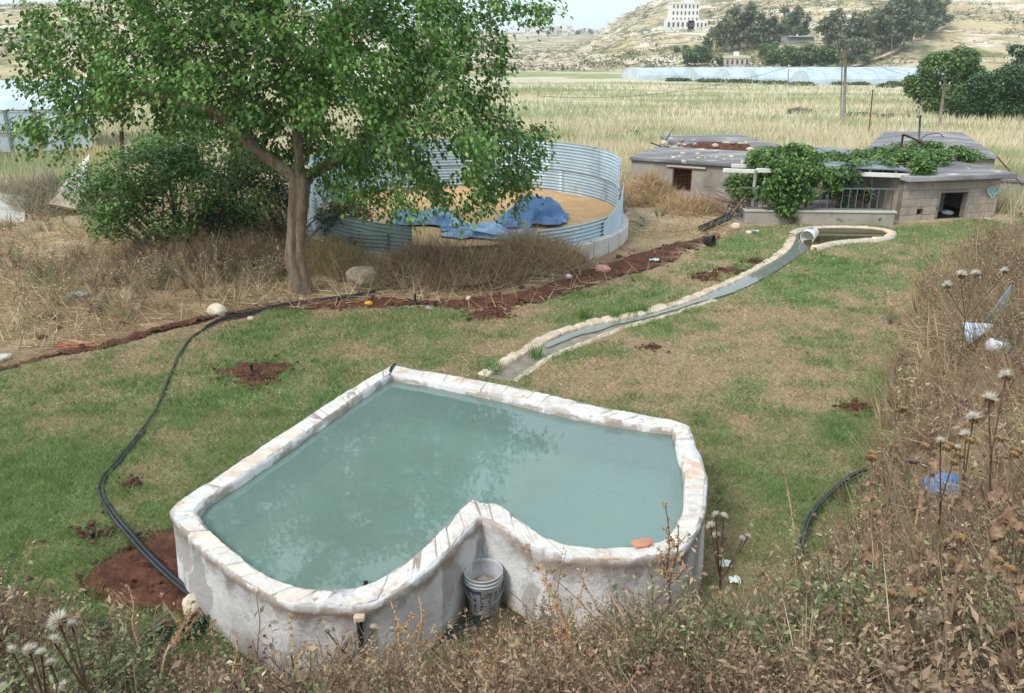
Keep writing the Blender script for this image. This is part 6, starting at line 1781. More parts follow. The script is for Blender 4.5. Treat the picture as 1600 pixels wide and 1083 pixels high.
# tall thin dry stems standing over the weeds
n = 8500
y = rw.uniform(2.6, 19, n); x = rw.uniform(-4.4, 14, n)
k = inside(x, y, BANK) & (np.abs(x) < .69 * y + 1.0) & ~inside(x, y, POOLRING) & (rw.random(n) < np.where(x > 1.6, .9, .22)) & (dist_line(x, y, POOLRING, True) > .35)
x, y = x[k], y[k]; m = len(x)
link('dry_stalks', mesh_np('dry_stalks', *blades(x, y, H0(x, y), .28 + .5 * rw.random(m) ** 1.5, .007 + .005 * rw.random(m), .45, palette(m, [(190, 168, 136), (166, 142, 114), (138, 116, 96), (206, 186, 156)], .12, rw), rw)), M_DRY, kind='stuff', label='thin beige dry stalks standing up from the bank')
# dry thistles and weeds in the rough ground at the left and round the bin
n = 6500
y = rw.uniform(12.6, 23.5, n); x = rw.uniform(-15, 4, n)
cl = fbm(x * .6, y * .6, 0, 97, 3)
k = (np.abs(x) < .72 * y) & ~inside(x, y, LAWN) & ~inside(x, y, SOILSTRIP) & (np.hypot(x - BC[0], y - BC[1]) > BR + .35) & (dist_line(x, y, SOILSTRIP, True) > .25) & (rw.random(n) < np.clip((cl - .36) * 4, 0, 1) * np.interp(y, [12.6, 14.5, 17], [.12, .5, 1.0]) * np.where((x < -8.0) & (y > 16.5), .22, 1) * np.where((x > 1.5) | (np.hypot(x - TB[0], y - TB[1]) < .6), .15, 1))
x, y = x[k], y[k]; m = len(x)
kinds = rw.choice(['seedy', 'tuft', 'leafy'], m, p=[.45, .4, .15])
col = np.where((rw.random(m) < .22)[:, None], palette(m, [(134, 142, 104), (116, 128, 92)], .15, rw), palette(m, [(190, 170, 140), (168, 146, 120), (206, 188, 160), (146, 124, 102)], .14, rw))
link('rough_weeds', mesh_np('rough_weeds', *stamp_plants(x, y, H0(x, y) - .02, rw.uniform(.7, 1.7, m) * np.interp(x, [-9, -6], [.8, .95]), kinds, col, rw)), M_DRY, kind='stuff', label='dry grey-brown thistles and weeds behind the straw at the left')
# fallen stems and litter among them
n = 60000
y = rw.uniform(2.2, 20.5, n); x = rw.uniform(-4.8, 15, n)
k = inside(x, y, BANK) & (np.abs(x) < .69 * y + 1.2) & ~inside(x, y, POOLRING)
k &= rw.random(n) < np.interp(np.hypot(x, y), [2, 6, 20], [1, .8, .5])
x, y = x[k], y[k]; m = len(x)
link('bank_litter', mesh_np('bank_litter', *blades(x, y, H0(x, y) + .02 + .10 * rw.random(m), .10 + .30 * rw.random(m), .006 + .006 * rw.random(m), 1, palette(m, [(182, 154, 120), (150, 122, 96), (120, 96, 78), (200, 176, 142)], .15, rw), rw, flat=rw.uniform(-.25, .6, m))), M_DRY, kind='stuff', label='fallen dry stems and leaf litter lying on the bank')
# ================================================================== SMALL THINGS ON THE LAWN AND ROUND THE POOL
def loft(name, line, r, m, label, cat='hose', n=8, extra=None):
    mb = MB().tube(spline(line, max(20, len(line) * 8)), r, n)
    if extra is not None: mb.tube(spline(extra, max(20, len(extra) * 8)), r, n)
    o = mb.build(name, m); return tag(o, label, cat)
def onland(pxs, dz):
    out = []
    for x_, y_ in pxs:
        q = hit(x_, y_); out.append(np.array((q[0], q[1], float(H0(q[0], q[1])) + dz)))
    return out
hose = [(402, 1012), (360, 992), (318, 962), (270, 922), (230, 880), (195, 840), (172, 806), (156, 776), (160, 752), (185, 722), (222, 676), (246, 640), (262, 600), (280, 560), (298, 532), (322, 516)]
hl_ = onland(hose, .03)
for _k in range(6): hl_[_k][2] += .07 if _k < 4 else .045
loft('garden_hose', hl_, .018, M_BLACKPIPE, 'long black pipe curving over the lawn left of the pool', extra=[q + np.array((.037, .01, .0)) for q in hl_[:11]])
h2_ = onland([(322, 516), (345, 505), (400, 492), (450, 480), (520, 471), (580, 462), (632, 443)], .05)
loft('garden_hose', h2_, .022, M_BLACKPIPE, 'black pipe along the soil strip past the mulberry trunk', extra=[q + np.array((0, .06, .0)) for q in h2_])
h3_ = onland([(632, 443), (660, 446), (700, 454), (740, 457), (790, 446), (830, 440), (862, 437)], .05)
for q in h3_[1:-1]: q[2] += .07
loft('garden_hose', h3_, .016, M_BLACKPIPE, 'thin black pipe drooping through the brush before the grain bin')
h4_ = onland([(1236, 900), (1250, 852), (1262, 820), (1288, 790), (1320, 762), (1350, 748), (1392, 736), (1440, 742)], .05)
for k_, q in enumerate(h4_): q[2] += .06
loft('garden_hose', h4_, .014, M_BLACKPIPE, 'black pipe looping out of the bank weeds right of the pool', extra=[q + np.array((.028, .0, .0)) for q in h4_])
h5_ = [P(655, 1004, .04), P(690, 992, .04), P(730, 974, .04), P(765, 960, .04)]
loft('garden_hose', h5_, .024, M_BLACKPIPE, 'short black pipe on the ground in the notch of the pool', extra=[q + np.array((.02, -.06, 0)) for q in h5_])
h6_ = onland([(1020, 394), (1050, 386), (1080, 380), (1100, 375)], .05)
loft('garden_hose', h6_, .015, M_BLACKPIPE, 'thin black pipe on the red soil leading to the pot')
h7_ = onland([(975, 352), (990, 350), (1005, 357), (1006, 347), (1000, 343)], .06)
loft('garden_hose', h7_, .015, M_BLACKPIPE, 'curl of black pipe right of the grain bin')
# pipes by the pergola
for k, (a_, b_) in enumerate((((1092, 356), (1140, 334)), ((1094, 359), (1143, 337)), ((1096, 361), (1142, 341)))):
    o = MB().tube([P(a_[0], a_[1], .06 + .02 * k), P(b_[0], b_[1], .16 + .02 * k)], .035, 10).build('black_pipe', M_BLACKPIPE)
    tag(o, ['farthest of the three thick black pipes lying left of the low wall', 'middle one of the three thick black pipes left of the low wall', 'nearest of the three thick black pipes left of the low wall'][k], 'pipe', 'bundle of thick black pipes')
gp = [P(1146, 312, .30), P(1152, 327, .12)]
M_PVC = plain('grey_pvc', C(168, 172, 174), .45)
o = MB().lathe([(.001, .6), (.06, .6), (.06, 0), (.05, 0), (.05, .55)], 14).build('drain_pipe', M_PVC)
o.location = P(1152, 330, .06); o.rotation_euler = (.35, -.55, 0); tag(o, 'short grey plastic drain pipe leaning at the left of the low wall', 'pipe')
gq = PY(1203, 312, yb + .2)
o = MB().lathe([(.001, .55), (.06, .55), (.06, 0), (.05, 0), (.05, .5)], 14).build('drain_pipe', M_PVC); o.location = (gq[0], gq[1], .5); o.rotation_euler = (.3, .35, 0); tag(o, 'grey plastic pipe hanging behind the railing under the vine', 'pipe')
o = MB().lathe([(.001, 0), (.10, 0), (.12, .16), (.13, .16), (.13, .19), (.115, .19), (.09, .03), (.001, .03)], 20).build('flower_pot', plain('black_pot', C(52, 52, 54), .6)); q = P(1102, 376, .13); o.location = q; o.rotation_euler = (1.5, 0, .9); tag(o, 'black plastic pot tipped over at the end of the soil strip', 'pot')

# ---- bucket in the notch
M_BUCKET = mat('stained_white_plastic', [(.3, C(158, 160, 164)), (.6, C(192, 194, 198)), (.8, C(210, 211, 213))], 5, .5, .15, 30, spec=.4, speck=[(C(140, 132, 122), 6, .60)])
M_INK = mat('dark_blue_print', [(.3, C(40, 48, 72)), (.7, C(84, 94, 124))], 20, .6)
def bucket(loc, rot, label, print_=True, r0=.122, r1=.150, h=.37):
    e = empty('bucket', loc, label=label, cat='bucket'); e.rotation_euler = rot
    def ch(name, mb, m, **k):
        o = link(name, mb.mesh(name), m, **k); o.parent = e; return o
    def ch2(name, mb, m):
        o = link(name, mb.mesh(name), m); o.parent = bb; return o
    body = MB().lathe([(.001, .004), (r0 * .96, 0), (r0, .01), (r1 * .975, h - .085), (r1, h - .08), (r1 * .985, h - .01), (r1 * 1.03, h - .006), (r1 * 1.035, h), (r1 * .985, h + .002), (r1 * .96, h - .02), (r0 * .96, .02), (.001, .018)], 40)
    bb = ch('bucket_body', body, M_BUCKET)
    for z_ in (h - .075, h - .045): ch2('rim_band', MB().lathe([(r1 * .99, z_), (r1 * 1.045, z_ + .004), (r1 * 1.045, z_ + .012), (r1 * .99, z_ + .016)], 40), M_BUCKET)
    hp2 = [(r1 * 1.05 * math.cos(t), -.01 + r1 * 1.08 * math.sin(t) * (1 if math.sin(t) < 0 else 1), h - .10 - .10 * abs(math.sin(t))) for t in np.linspace(math.pi * 1.0, math.pi * 2.0, 24)]
    ch('handle', MB().tube(hp2, .004, 5), M_STEEL)
    if print_:
        rp_ = random.Random(3)
        def patch(a0, a1, z0, z1):
            k = max(2, int((a1 - a0) / .12) + 1); mb = MB(); A = np.linspace(a0, a1, k); vs = []
            for z_ in (z0, z1):
                rr = r0 + (r1 * .975 - r0) * (z_ - .01) / (h - .095) + .0016
                vs += [(rr * math.cos(a), rr * math.sin(a), z_) for a in A]
            mb.add(vs, [(j, j + 1, k + j + 1, k + j) for j in range(k - 1)], True); return mb
        f0 = -math.pi / 2
        lab = ch2('printed_label', patch(f0 - 1.25, f0 - .25, h - .125, h - .095), M_INK)
        for (a0, a1) in ((-1.2, -.85), (-.8, -.45), (-.4, -.12), (.12, .4), (.45, .8), (.85, 1.15)):
            for k in range(7):
                z_ = .06 + k * .028
                w_ = (a1 - a0)
                b0 = f0 + a0 + rp_.uniform(0, .4) * w_
                ch2('printed_mark', patch(b0, b0 + w_ * rp_.uniform(.25, .6), z_, z_ + rp_.uniform(.010, .02)), M_INK)
    return e
BK = P(757, 956, 0); BK[2] = .03
bk = bucket((BK[0], BK[1], .03), (.02, -.02, .15), 'dirty white bucket with dark print and dried mortar in the pool notch')
mo = link('dried_mortar', rock_mesh('dried_mortar', (.11, .11, .10), 61, .7, 3, .35), mat('dried_mortar', [(.3, C(150, 128, 114)), (.7, C(188, 170, 156))], 18, .95, .6, 40)); mo.parent = bk; mo.location = (.01, .01, .20)
bk2p = P(1266, 370, .13)
bk2 = bucket((bk2p[0] + .12, bk2p[1] + .16, .20), Vector((-.62, -.75, -.16)).to_track_quat('Z', 'Y').to_euler(), 'white bucket tipped on its side in the pond', False)
lb = MB(); k = 8; A = np.linspace(-.6, .6, k); lb.add([(.139 * math.cos(a + math.pi / 2 + .3), .139 * math.sin(a + math.pi / 2 + .3), z_) for z_ in (.09, .2) for a in A], [(j, j + 1, k + j + 1, k + j) for j in range(k - 1)], True)
for _c in bk2.children_recursive: _c.data = _c.data.copy(); _c.data.materials.clear(); _c.data.materials.append(plain('white_bucket', C(222, 218, 210), .5) if 'white_bucket' not in bpy.data.materials else bpy.data.materials['white_bucket'])
o = link('blue_label', lb.mesh('blue_label'), plain('blue_label', C(96, 130, 180), .5)); o.parent = bk2.children[0]
# darker ground in the notch
NOTCH = [tuple(P(*q)[:2]) for q in ((655, 1010), (690, 960), (730, 920), (752, 900), (790, 940), (850, 965), (900, 985), (820, 1000), (740, 1005))]
sheet('notch_soil', NOTCH, .03, .03, mat('dark_soil', [(.3, C(58, 48, 40)), (.7, C(96, 82, 68))], 7, .8, .6, 30), jitter=.05, lump=.03, seed=55)

# ---- stones
def stone(px, py, r, seed, label, m=M_LIMESTONE, flat=.8, name='rock', z=None, rough=.35, sub=3):
    q = P(px, py) if z is None else np.array((*V2(P(px, py, z)), z))
    o = link(name, rock_mesh(name, r, seed, flat, sub, rough), m, loc=(q[0], q[1], (q[2] if z is not None else float(H0(q[0], q[1]))) + r[2] * flat * .55))
    o.rotation_euler = (0, 0, seed * 1.3); return tag(o, label, 'stone')
M_PALE = mat('cream_stone', [(.3, C(196, 180, 158)), (.7, C(224, 212, 194))], 6, .9, .5, 22)
stone(340, 492, (.17, .13, .16), 31, 'cream block of stone on the straw beside the soil strip', M_PALE)
stone(570, 450, (.34, .26, .36), 32, 'large rough pale boulder right of the mulberry trunk', mat('boulder', [(.25, C(130, 116, 98)), (.55, C(176, 160, 138)), (.8, C(206, 194, 174))], 4, .95, .8, 14, .05), rough=.5)
stone(392, 500, (.07, .05, .05), 33, 'small pale stone beside the black pipe', M_PALE)
stone(888, 434, (.07, .05, .06), 34, 'small white lump on the red soil near the white plastic', plain('white_lump', C(222, 214, 208), .8))
stone(732, 470, (.06, .05, .07), 35, 'small pointed cream stone on the soil before the brush', M_PALE)
stone(670, 484, (.07, .05, .05), 36, 'small grey stone at the lawn edge before the brush', M_CONC)
stone(690, 478, (.05, .04, .04), 37, 'tiny white stone at the lawn edge', M_PALE)
stone(304, 955, (.10, .08, .11), 38, 'pale stone lying against the pool wall under the black pipe', M_PALE)
stone(248, 858, (.03, .03, .025), 39, 'small tan pebble on the red soil beside the pool', M_PALE)
stone(263, 861, (.028, .03, .022), 40, 'tan pebble nearest the pool on the red soil', M_PALE)
stone(1170, 365, (.10, .08, .06), 42, 'pale stone at the left foot of the low wall', M_PALE)
stone(1148, 358, (.12, .10, .12), 43, 'rounded pale stone among the bare vine stems', M_PALE)
stone(0, 563, (.16, .10, .07), 44, 'pale concrete lump at the left picture edge by the lawn', M_WHITEC)
for k, (px_, py_, s_) in enumerate(((192, 508, .07), (150, 490, .10), (92, 515, .06), (67, 530, .07))):
    stone(px_, py_, (s_, s_, s_ * .8), 45 + k, ['red-brown clod on the straw nearest the cream block', 'broad low red-brown clod upper left on the straw', 'small red-brown clod left on the straw', 'red-brown clod nearest the left lawn edge'][k], M_SOIL, name='soil_clod')
o = stone(1004, 850, (.085, .055, .022), 51, 'flat orange-pink stone flake lying loose on the pool rim', mat('orange_flake', [(.3, C(178, 116, 92)), (.7, C(206, 148, 120))], 9, .9, .4, 40), z=POOL_H + .008, name='stone_flake')
# ---- sprinkler stubs
def sprinkler(px, py, label, h=.12):
    q = P(px, py, .02); e = empty('sprinkler', q, label=label, cat='sprinkler')
    MB().tube([q, q + np.array((0, 0, h))], .018, 8).build('riser', M_BLACKPIPE, e)
    MB().lathe([(.001, .03), (.024, .03), (.026, 0), (.02, -.01)], 12, q + np.array((0, 0, h))).build('nozzle', M_BLACKPIPE, e)
sprinkler(394, 584, 'black sprinkler stub standing in the patch of bare red soil')
sprinkler(146, 842, 'small black sprinkler head in a hollow of the left lawn', .05)
sprinkler(649, 476, 'black sprinkler stub at the lawn edge before the brush', .16)
sprinkler(680, 480, 'squat black sprinkler stub beside the small grey stone', .08)
# ---- litter
def crumple(name, px, py, size, m, label, seed, amp=.08, cat='litter', rz=0.0, arch=0.0):
    q = P(px, py); n = 16
    uu, vv = np.meshgrid(np.linspace(-.5, .5, n), np.linspace(-.5, .5, n))
    x, y = uu * size[0], vv * size[1]
    z = float(H0(q[0], q[1])) + .03 + amp * 2 * fbm(uu * 4 + seed, vv * 4, 0, seed, 3) + arch * (1 - (2 * uu) ** 2)
    c, s_ = math.cos(rz), math.sin(rz)
    V = np.stack((q[0] + x * c - y * s_, q[1] + x * s_ + y * c, z), -1).reshape(-1, 3)
    i = np.arange(n * n).reshape(n, n); f = np.stack((i[:-1, :-1], i[:-1, 1:], i[1:, 1:], i[1:, :-1]), -1).reshape(-1, 4)
    o = link(name, mesh_np(name, V, f, None, True), m); sd = o.modifiers.new('thick', 'SOLIDIFY'); sd.thickness = .004
    return tag(o, label, cat)
M_WPLAS = plain('white_plastic', C(214, 224, 224), .4, .5)
slabpx('plastic_board', [(886, 391), (917, 421), (930, 411), (898, 390)], float(P(900, 418)[1]) + .25, float(P(900, 418)[1]) + .05, .015, M_WPLAS, 'bent white plastic panel leaning by the grain bin base', 'board')
o = link('crisp_bag', rock_mesh('crisp_bag', (.17, .12, .10), 71, .9, 3, .25), mat('red_white_print', [(.42, C(176, 60, 56)), (.5, C(206, 180, 172)), (.6, C(184, 76, 70))], 14, .5, dist=1.0), loc=P(941, 421, .08)); tag(o, 'crumpled red and white bag on the soil beside the white panel', 'bag')
o = link('yellow_cap', rock_mesh('yellow_cap', (.08, .06, .05), 72, .9, 2, .2), plain('yellow_plastic', C(214, 158, 50), .5), loc=P(576, 474, .05)); tag(o, 'small yellow plastic scrap beside the black pipe', 'litter')
o = crumple('plastic_bottle', 866, 411, (.2, .1), plain('clear_bottle', C(190, 206, 206), .2, .6), 'pale crushed plastic scrap on the lawn edge by the soil strip', 73, .04); o.location.x += 2.0; o.location.y += .0
crumple('plastic_scrap', 1180, 366, (.14, .08), plain('pale_scrap', C(200, 208, 210), .3, .5), 'pale plastic scrap on the grass left of the pond', 74, .05)
crumple('glass_bottle_litter', 122, 466, (.35, .16), plain('pale_green_plastic', C(150, 168, 164), .3, .5), 'pale greenish crushed bottle on the straw at left', 75, .05)
crumple('red_strip', 118, 545, (.5, .06), plain('red_tape', C(190, 70, 64), .5), 'red plastic tape on the left soil strip', 76, .03, rz=.3)
# on the right bank
jq = hit(1561, 542, above=.14)
jug = empty('plastic_jug', jq, label='dirty white plastic jug with black lettering lying on the right bank', cat='jug'); jug.rotation_euler = (0, .15, -.25)
mb = MB(); prof = [(.001, -.135), (.06, -.13), (.078, -.10), (.08, .06), (.06, .10), (.03, .125), (.028, .15), (.001, .152)]
mb.lathe(prof, 20)
o = link('jug_body', mb.mesh('jug_body'), plain('dirty_white', C(204, 206, 208), .5)); o.parent = jug; o.rotation_euler = (0, math.pi / 2, 0)
def flat(name, pts, m, parent):
    mb = MB(); mb.add(pts, [tuple(range(len(pts)))]); o = link(name, mb.mesh(name), m); o.parent = parent; return o
for (x0, x1, a0, a1) in ((-.06, .06, 1.2, 1.5), (-.09, -.065, 1.2, 1.45)):
    A = np.linspace(a0, a1, 4); mb = MB(); mb.add([(x_, -.0812 * math.cos(a), .0812 * math.sin(a)) for x_ in (x0, x1) for a in A], [(j, j + 1, 4 + j + 1, 4 + j) for j in range(3)], True)
    o = link('printed_bar', mb.mesh('printed_bar'), M_INK); o.parent = jug
tc = bpy.data.curves.new('jug_lettering', 'FONT'); tc.body = 'TL BF'; tc.size = .055; tc.align_x = 'CENTER'
to = bpy.data.objects.new('tmp_text', tc); COL.objects.link(to)
bpy.context.view_layer.update()
tm = bpy.data.meshes.new_from_object(to.evaluated_get(bpy.context.evaluated_depsgraph_get())); bpy.data.objects.remove(to)
for v in tm.vertices:
    a = .45 + v.co.y / .0812; v.co = (v.co.x - .01, -.0814 * math.cos(a), .0814 * math.sin(a))
tm.name = 'lettering'; o = link('lettering', tm, M_INK); o.parent = jug
cq = hit(1535, 515, above=.12)
mb = MB(); ns = 22; vs = []
for k in range(ns): vs += [(cq[0] - .28 + .4 * k / ns, cq[1] - .02 + .012 * (k % 2), cq[2] + .10 - .02 * k / ns), (cq[0] - .28 + .4 * k / ns, cq[1] - .25 + .22 * k / ns, cq[2] - .12 + .20 * k / ns)]
mb.add(vs, [(2 * k, 2 * k + 1, 2 * k + 3, 2 * k + 2) for k in range(ns - 1)]); o = mb.build('corrugated_offcut', M_GALV); sd = o.modifiers.new('thick', 'SOLIDIFY'); sd.thickness = .004; tag(o, 'triangular offcut of corrugated sheet sticking out of the right bank', 'metal sheet')
q = hit(1571, 470, above=.2)
mb = MB(); mb.add([q + (-.22, 0, -.3), q + (.05, .02, -.22), q + (.07, .05, .2), q + (-.22, .02, -.3), q + (.05, .04, -.22), q + (.07, .07, .2)], [(0, 1, 2), (5, 4, 3), (0, 3, 4, 1), (1, 4, 5, 2), (2, 5, 3, 0)]); o = mb.build('plastic_sheet', plain('grey_blue_sheet', C(130, 150, 168), .35, .5)); tag(o, 'grey-blue torn plastic sheet upright in the right bank brush', 'plastic sheet')
q = hit(1480, 762, above=.05)
o = link('blue_sack', rock_mesh('blue_sack', (.20, .13, .13), 81, .9, 3, .3), mat('blue_sack', [(.3, C(60, 98, 150)), (.6, C(104, 140, 186)), (.8, C(176, 192, 210))], 12, .5), loc=q); tag(o, 'crumpled blue sack half hidden in the weeds on the right', 'sack')
for k, (px_, py_, sx_, lb_) in enumerate(((1148, 905, .06, 'white crumpled rag in the weeds right of the pool'), (1462, 968, .10, 'torn white plastic under the dead thistles'), (1300, 985, .06, 'grey plastic scrap at the foot of the dead thistles'), (755, 1035, .05, 'tiny white scrap in the weeds below the bucket'), (1133, 880, .07, 'pale grey plastic film beside the right pool lobe'), (1560, 985, .09, 'pale plastic sheet at the lower right edge'))):
    q = hit(px_, py_, above=.08); n = 12
    uu, vv = np.meshgrid(np.linspace(-.5, .5, n), np.linspace(-.5, .5, n))
    V = np.stack((q[0] + uu * sx_ * 1.5, q[1] + vv * sx_, q[2] + (fbm(uu * 5 + k, vv * 5, 0, 90 + k, 3) - .5) * sx_ * .9 + vv * .3 * sx_), -1).reshape(-1, 3)
    i = np.arange(n * n).reshape(n, n); f = np.stack((i[:-1, :-1], i[:-1, 1:], i[1:, 1:], i[1:, :-1]), -1).reshape(-1, 4)
    o = link('plastic_scrap', mesh_np('plastic_scrap', V, f, None, True), M_WPLAS if k % 2 == 0 else plain('grey_film', C(176, 182, 188), .4, .5)); tag(o, lb_, 'litter')

# ================================================================== PLANTS ONE CAN TELL APART
def one(name, tri, m, parent):
    o = link(name, mesh_np(name, *tri), m, kind=None); o.parent = parent; return o
rt_ = np.random.default_rng(91)
def fluff_mesh(r):
    n = 150
    d = rand_dirs(n, rt_); d[:, 2] = np.abs(d[:, 2]) * .9 + .05
    a = stamp(BLADE_V, BLADE_F, d * r * .15, d, rand_dirs(n, rt_), r * (.75 + .4 * rt_.random(n)), r * .10, palette(n, [(226, 218, 204), (240, 236, 228), (212, 200, 182)], .05, rt_))
    return mesh_np('pappus', *a)
def cup_mesh(r):
    n = 90
    th_ = rt_.random(n) * 6.28; u = rt_.random(n)
    p = np.column_stack((np.cos(th_) * r * .42 * (1 - .3 * u), np.sin(th_) * r * .42 * (1 - .3 * u), -r * .75 + u * r * .8))
    ax = np.column_stack((np.cos(th_) * .9, np.sin(th_) * .9, .6 + 0 * u))
    return mesh_np('bracts', *stamp(LEAF_V, LEAF_F, p, ax, np.column_stack((np.cos(th_), np.sin(th_), .2 + 0 * u)), r * .55, r * .4, palette(n, [(150, 120, 84), (176, 144, 100), (124, 98, 72)], .12, rt_)))
FLUFF, CUP = fluff_mesh(1.0), cup_mesh(1.0)
M_STEMD = mat('dark_stem', [(.3, C(78, 58, 50)), (.7, C(112, 88, 72))], 12, .85)
M_STEMT = mat('tan_stem', [(.3, C(164, 136, 104)), (.7, C(200, 172, 136))], 12, .85)
M_FLUFF = colmat('thistle_down', .9, .35, .1)
def thistle(heads, label, y0, base_px, m=None, group=None):
    """heads: (px, py, radius px); y0: distance of the plant from the camera"""
    b = PY(base_px[0], base_px[1], y0); b[2] = float(H0(b[0], b[1])) - .02
    e = empty('thistle', b, label=label, cat='thistle', group=group)
    top = np.mean([PY(h[0], h[1], y0) for h in heads], 0)
    spl = b + (top - b) * .55 + np.array((0, .02, 0))
    mb = MB(); mb.tube(spline([b, (b + spl) / 2 + np.array((.01, .02, 0)), spl], 8), np.linspace(.008, .006, 8), 6)
    for k, (hx_, hy_, hr) in enumerate(heads):
        t = PY(hx_, hy_, y0 + .06 * math.sin(k * 2.3)); r = hr * y0 / F_PX * 1.12
        mb.tube(spline([spl, (spl + t) / 2 + np.array((0, 0, -.02)), t - np.array((0, 0, r * .5))], 7), np.linspace(.0055, .004, 7), 5)
        c = link('flower_cup', CUP, M_DRY, loc=t); c.scale = (r * .8,) * 3; adopt2(c, e)
        f = link('thistle_down', FLUFF, M_FLUFF, loc=t); f.scale = (r,) * 3; f.rotation_euler = (rt_.normal() * .4, rt_.normal() * .4, k); adopt2(f, e)
    mb.build('stem', m or M_STEMD, e)
    n = 14
    u = rt_.random(n)[:, None]; p = b * (1 - u) + spl * u
    a = rt_.random(n) * 6.28
    lf_ = stamp(LEAF_V, LEAF_F, p, np.column_stack((np.cos(a), np.sin(a), -.4 + 0 * a)), rand_dirs(n, rt_) * .5 + (0, 0, 1), .05 + .07 * rt_.random(n), .03 + 0 * a, palette(n, [(150, 122, 92), (126, 104, 80)], .15, rt_))
    adopt2(link('dry_leaves', mesh_np('dry_leaves', *lf_), M_DRY, kind='stuff'), e)
def adopt2(o, e): return adopt(o, e)
thistle([(92, 970, 20), (112, 976, 10), (84, 1000, 11)], 'tall thistle with the biggest white fluffy head at lower left', 2.6, (165, 1150))
thistle([(46, 1016, 14), (18, 1016, 11), (64, 1020, 10)], 'thistle with three white heads in a row at the left edge', 2.5, (80, 1150))
thistle([(78, 1036, 10), (52, 1050, 8)], 'small thistle with pale heads below the biggest fluffy one', 2.6, (140, 1140))
thistle([(100, 1070, 10), (4, 1075, 12)], 'thistle with white heads in the bottom left corner', 2.4, (60, 1160))
thistle([(511, 984, 8), (584, 982, 9)], 'thistle with two small white heads before the front pool wall', 3.6, (545, 1070))
thistle([(455, 1020, 7), (458, 1038, 7)], 'thistle with two tiny white heads in the weeds at bottom centre-left', 3.5, (462, 1090))
thistle([(1119, 805, 8), (1131, 807, 8), (1111, 822, 9), (1119, 838, 9), (1160, 842, 6), (1168, 838, 6)], 'dark-stemmed thistle with many white heads beside the right pool lobe', 4.6, (1120, 980))
thistle([(1572, 588, 12), (1546, 624, 13)], 'thistle with two broad white-topped heads at the right edge of the bank', 4.8, (1560, 760))
thistle([(1521, 654, 13), (1510, 680, 11)], 'thistle with two white heads lower left of the broad-topped ones', 4.5, (1515, 800))
thistle([(1470, 690, 9), (1495, 700, 7)], 'small thistle with pale heads farthest left on the right bank', 4.6, (1480, 800))
thistle([(1502, 430, 9), (1525, 428, 8), (1480, 446, 8), (1570, 424, 7)], 'thistle with small white flat heads high on the right bank', 9.0, (1510, 520))
# seed stalks
def cluster_mesh(n, s):
    d = rand_dirs(n, rt_) * rt_.random((n, 1)) ** .4
    return mesh_np('seeds', *stamp(LEAF_V, LEAF_F, d, rand_dirs(n, rt_), rand_dirs(n, rt_), .55 + .5 * rt_.random(n), .6 + .3 * rt_.random(n), palette(n, [(184, 150, 112), (204, 172, 134), (156, 122, 92)], .15, rt_)))
SEEDS = [cluster_mesh(26, 1) for _ in range(3)]
def seed_stalk(top, base, y0, label, r=.022, n=9, cover=.6, branches=0, name='seed_stalk', m=None, y1=None):
    t = PY(top[0], top[1], y0); b = PY(base[0], base[1], y1 or y0 - .25)
    b[2] = min(b[2], float(H0(b[0], b[1])) + .25)
    e = empty(name, b, label=label, cat='weed')
    line = spline([b, b + (t - b) * .35 + np.array((-.015, 0, .02)), b + (t - b) * .7 + np.array((.012, 0, 0)), t], 16)
    mb = MB().tube(line, np.linspace(.0075, .003, 16), 6)
    br = [(line, cover)]
    for k in range(branches):
        i = 5 + k * 8 // max(branches, 1); s0 = line[i]; t0_ = s0 + np.array((rt_.choice([-1, 1]) * rt_.uniform(.06, .14), rt_.normal() * .05, rt_.uniform(.08, .2)))
        q = spline([s0, (s0 + t0_) / 2 + (0, 0, -.02), t0_], 8); mb.tube(q, np.linspace(.004, .002, 8), 5); br.append((q, .7))
    mb.build('stem', m or M_STEMT, e)
    for q, cv in br:
        k = n if q is line else max(3, n // 3)
        for u in np.linspace(1 - cv, 1, k):
            p = q[min(int(u * (len(q) - 1)), len(q) - 1)] + rt_.normal(size=3) * .006
            c = link('seed_cluster', SEEDS[rt_.integers(3)], M_DRY, loc=p); c.scale = (r * rt_.uniform(.6, 1.15) * (1.1 - .45 * u),) * 3; c.rotation_euler = tuple(rt_.random(3) * 6); adopt(c, e)
seed_stalk((1225, 735), (1262, 1010), 4.2, 'tall tan seed stalk rising above the weeds right of the pool', n=16, cover=.75)
seed_stalk((826, 858), (935, 1090), 3.3, 'slanting tan stalk with round seed clusters before the right pool lobe', n=9, cover=.6, branches=1, r=.03)
seed_stalk((722, 985 - 120), (740, 985), 4.4, 'thin pale stalk between the bucket and the slanting stalk', n=4, cover=.4) if False else None
seed_stalk((609, 936), (640, 1060), 3.7, 'brown seed stalk before the middle of the front pool wall', n=8, cover=.6, branches=2, r=.028)
seed_stalk((654, 928), (660, 1050), 3.8, 'brown seed stalk nearest the pool notch', n=8, cover=.65, branches=1, r=.026)
seed_stalk((449, 962), (470, 1060), 3.7, 'reddish seed stalk at the left front of the pool wall', n=8, cover=.7, branches=1, r=.02)
seed_stalk((752, 1020), (775, 1110), 3.2, 'stout tan seed stalk at the bottom centre', n=9, cover=.8, branches=2, r=.03)
seed_stalk((845, 1005), (900, 1110), 3.1, 'pale seed stalk at the bottom right of centre', n=8, cover=.6, branches=2, r=.03)
seed_stalk((365, 990), (372, 1090), 3.6, 'short brown seed stalk beside the pipe at lower left', n=8, cover=.7, branches=1, r=.022)
seed_stalk((200, 915), (215, 1000), 4.3, 'pale branching weed standing over the red soil patch', n=6, cover=.5, branches=4, r=.02)
seed_stalk((300, 940), (250, 1060), 3.7, 'arching pale weed leaning towards the pool at lower left', n=6, cover=.5, branches=3, r=.026)
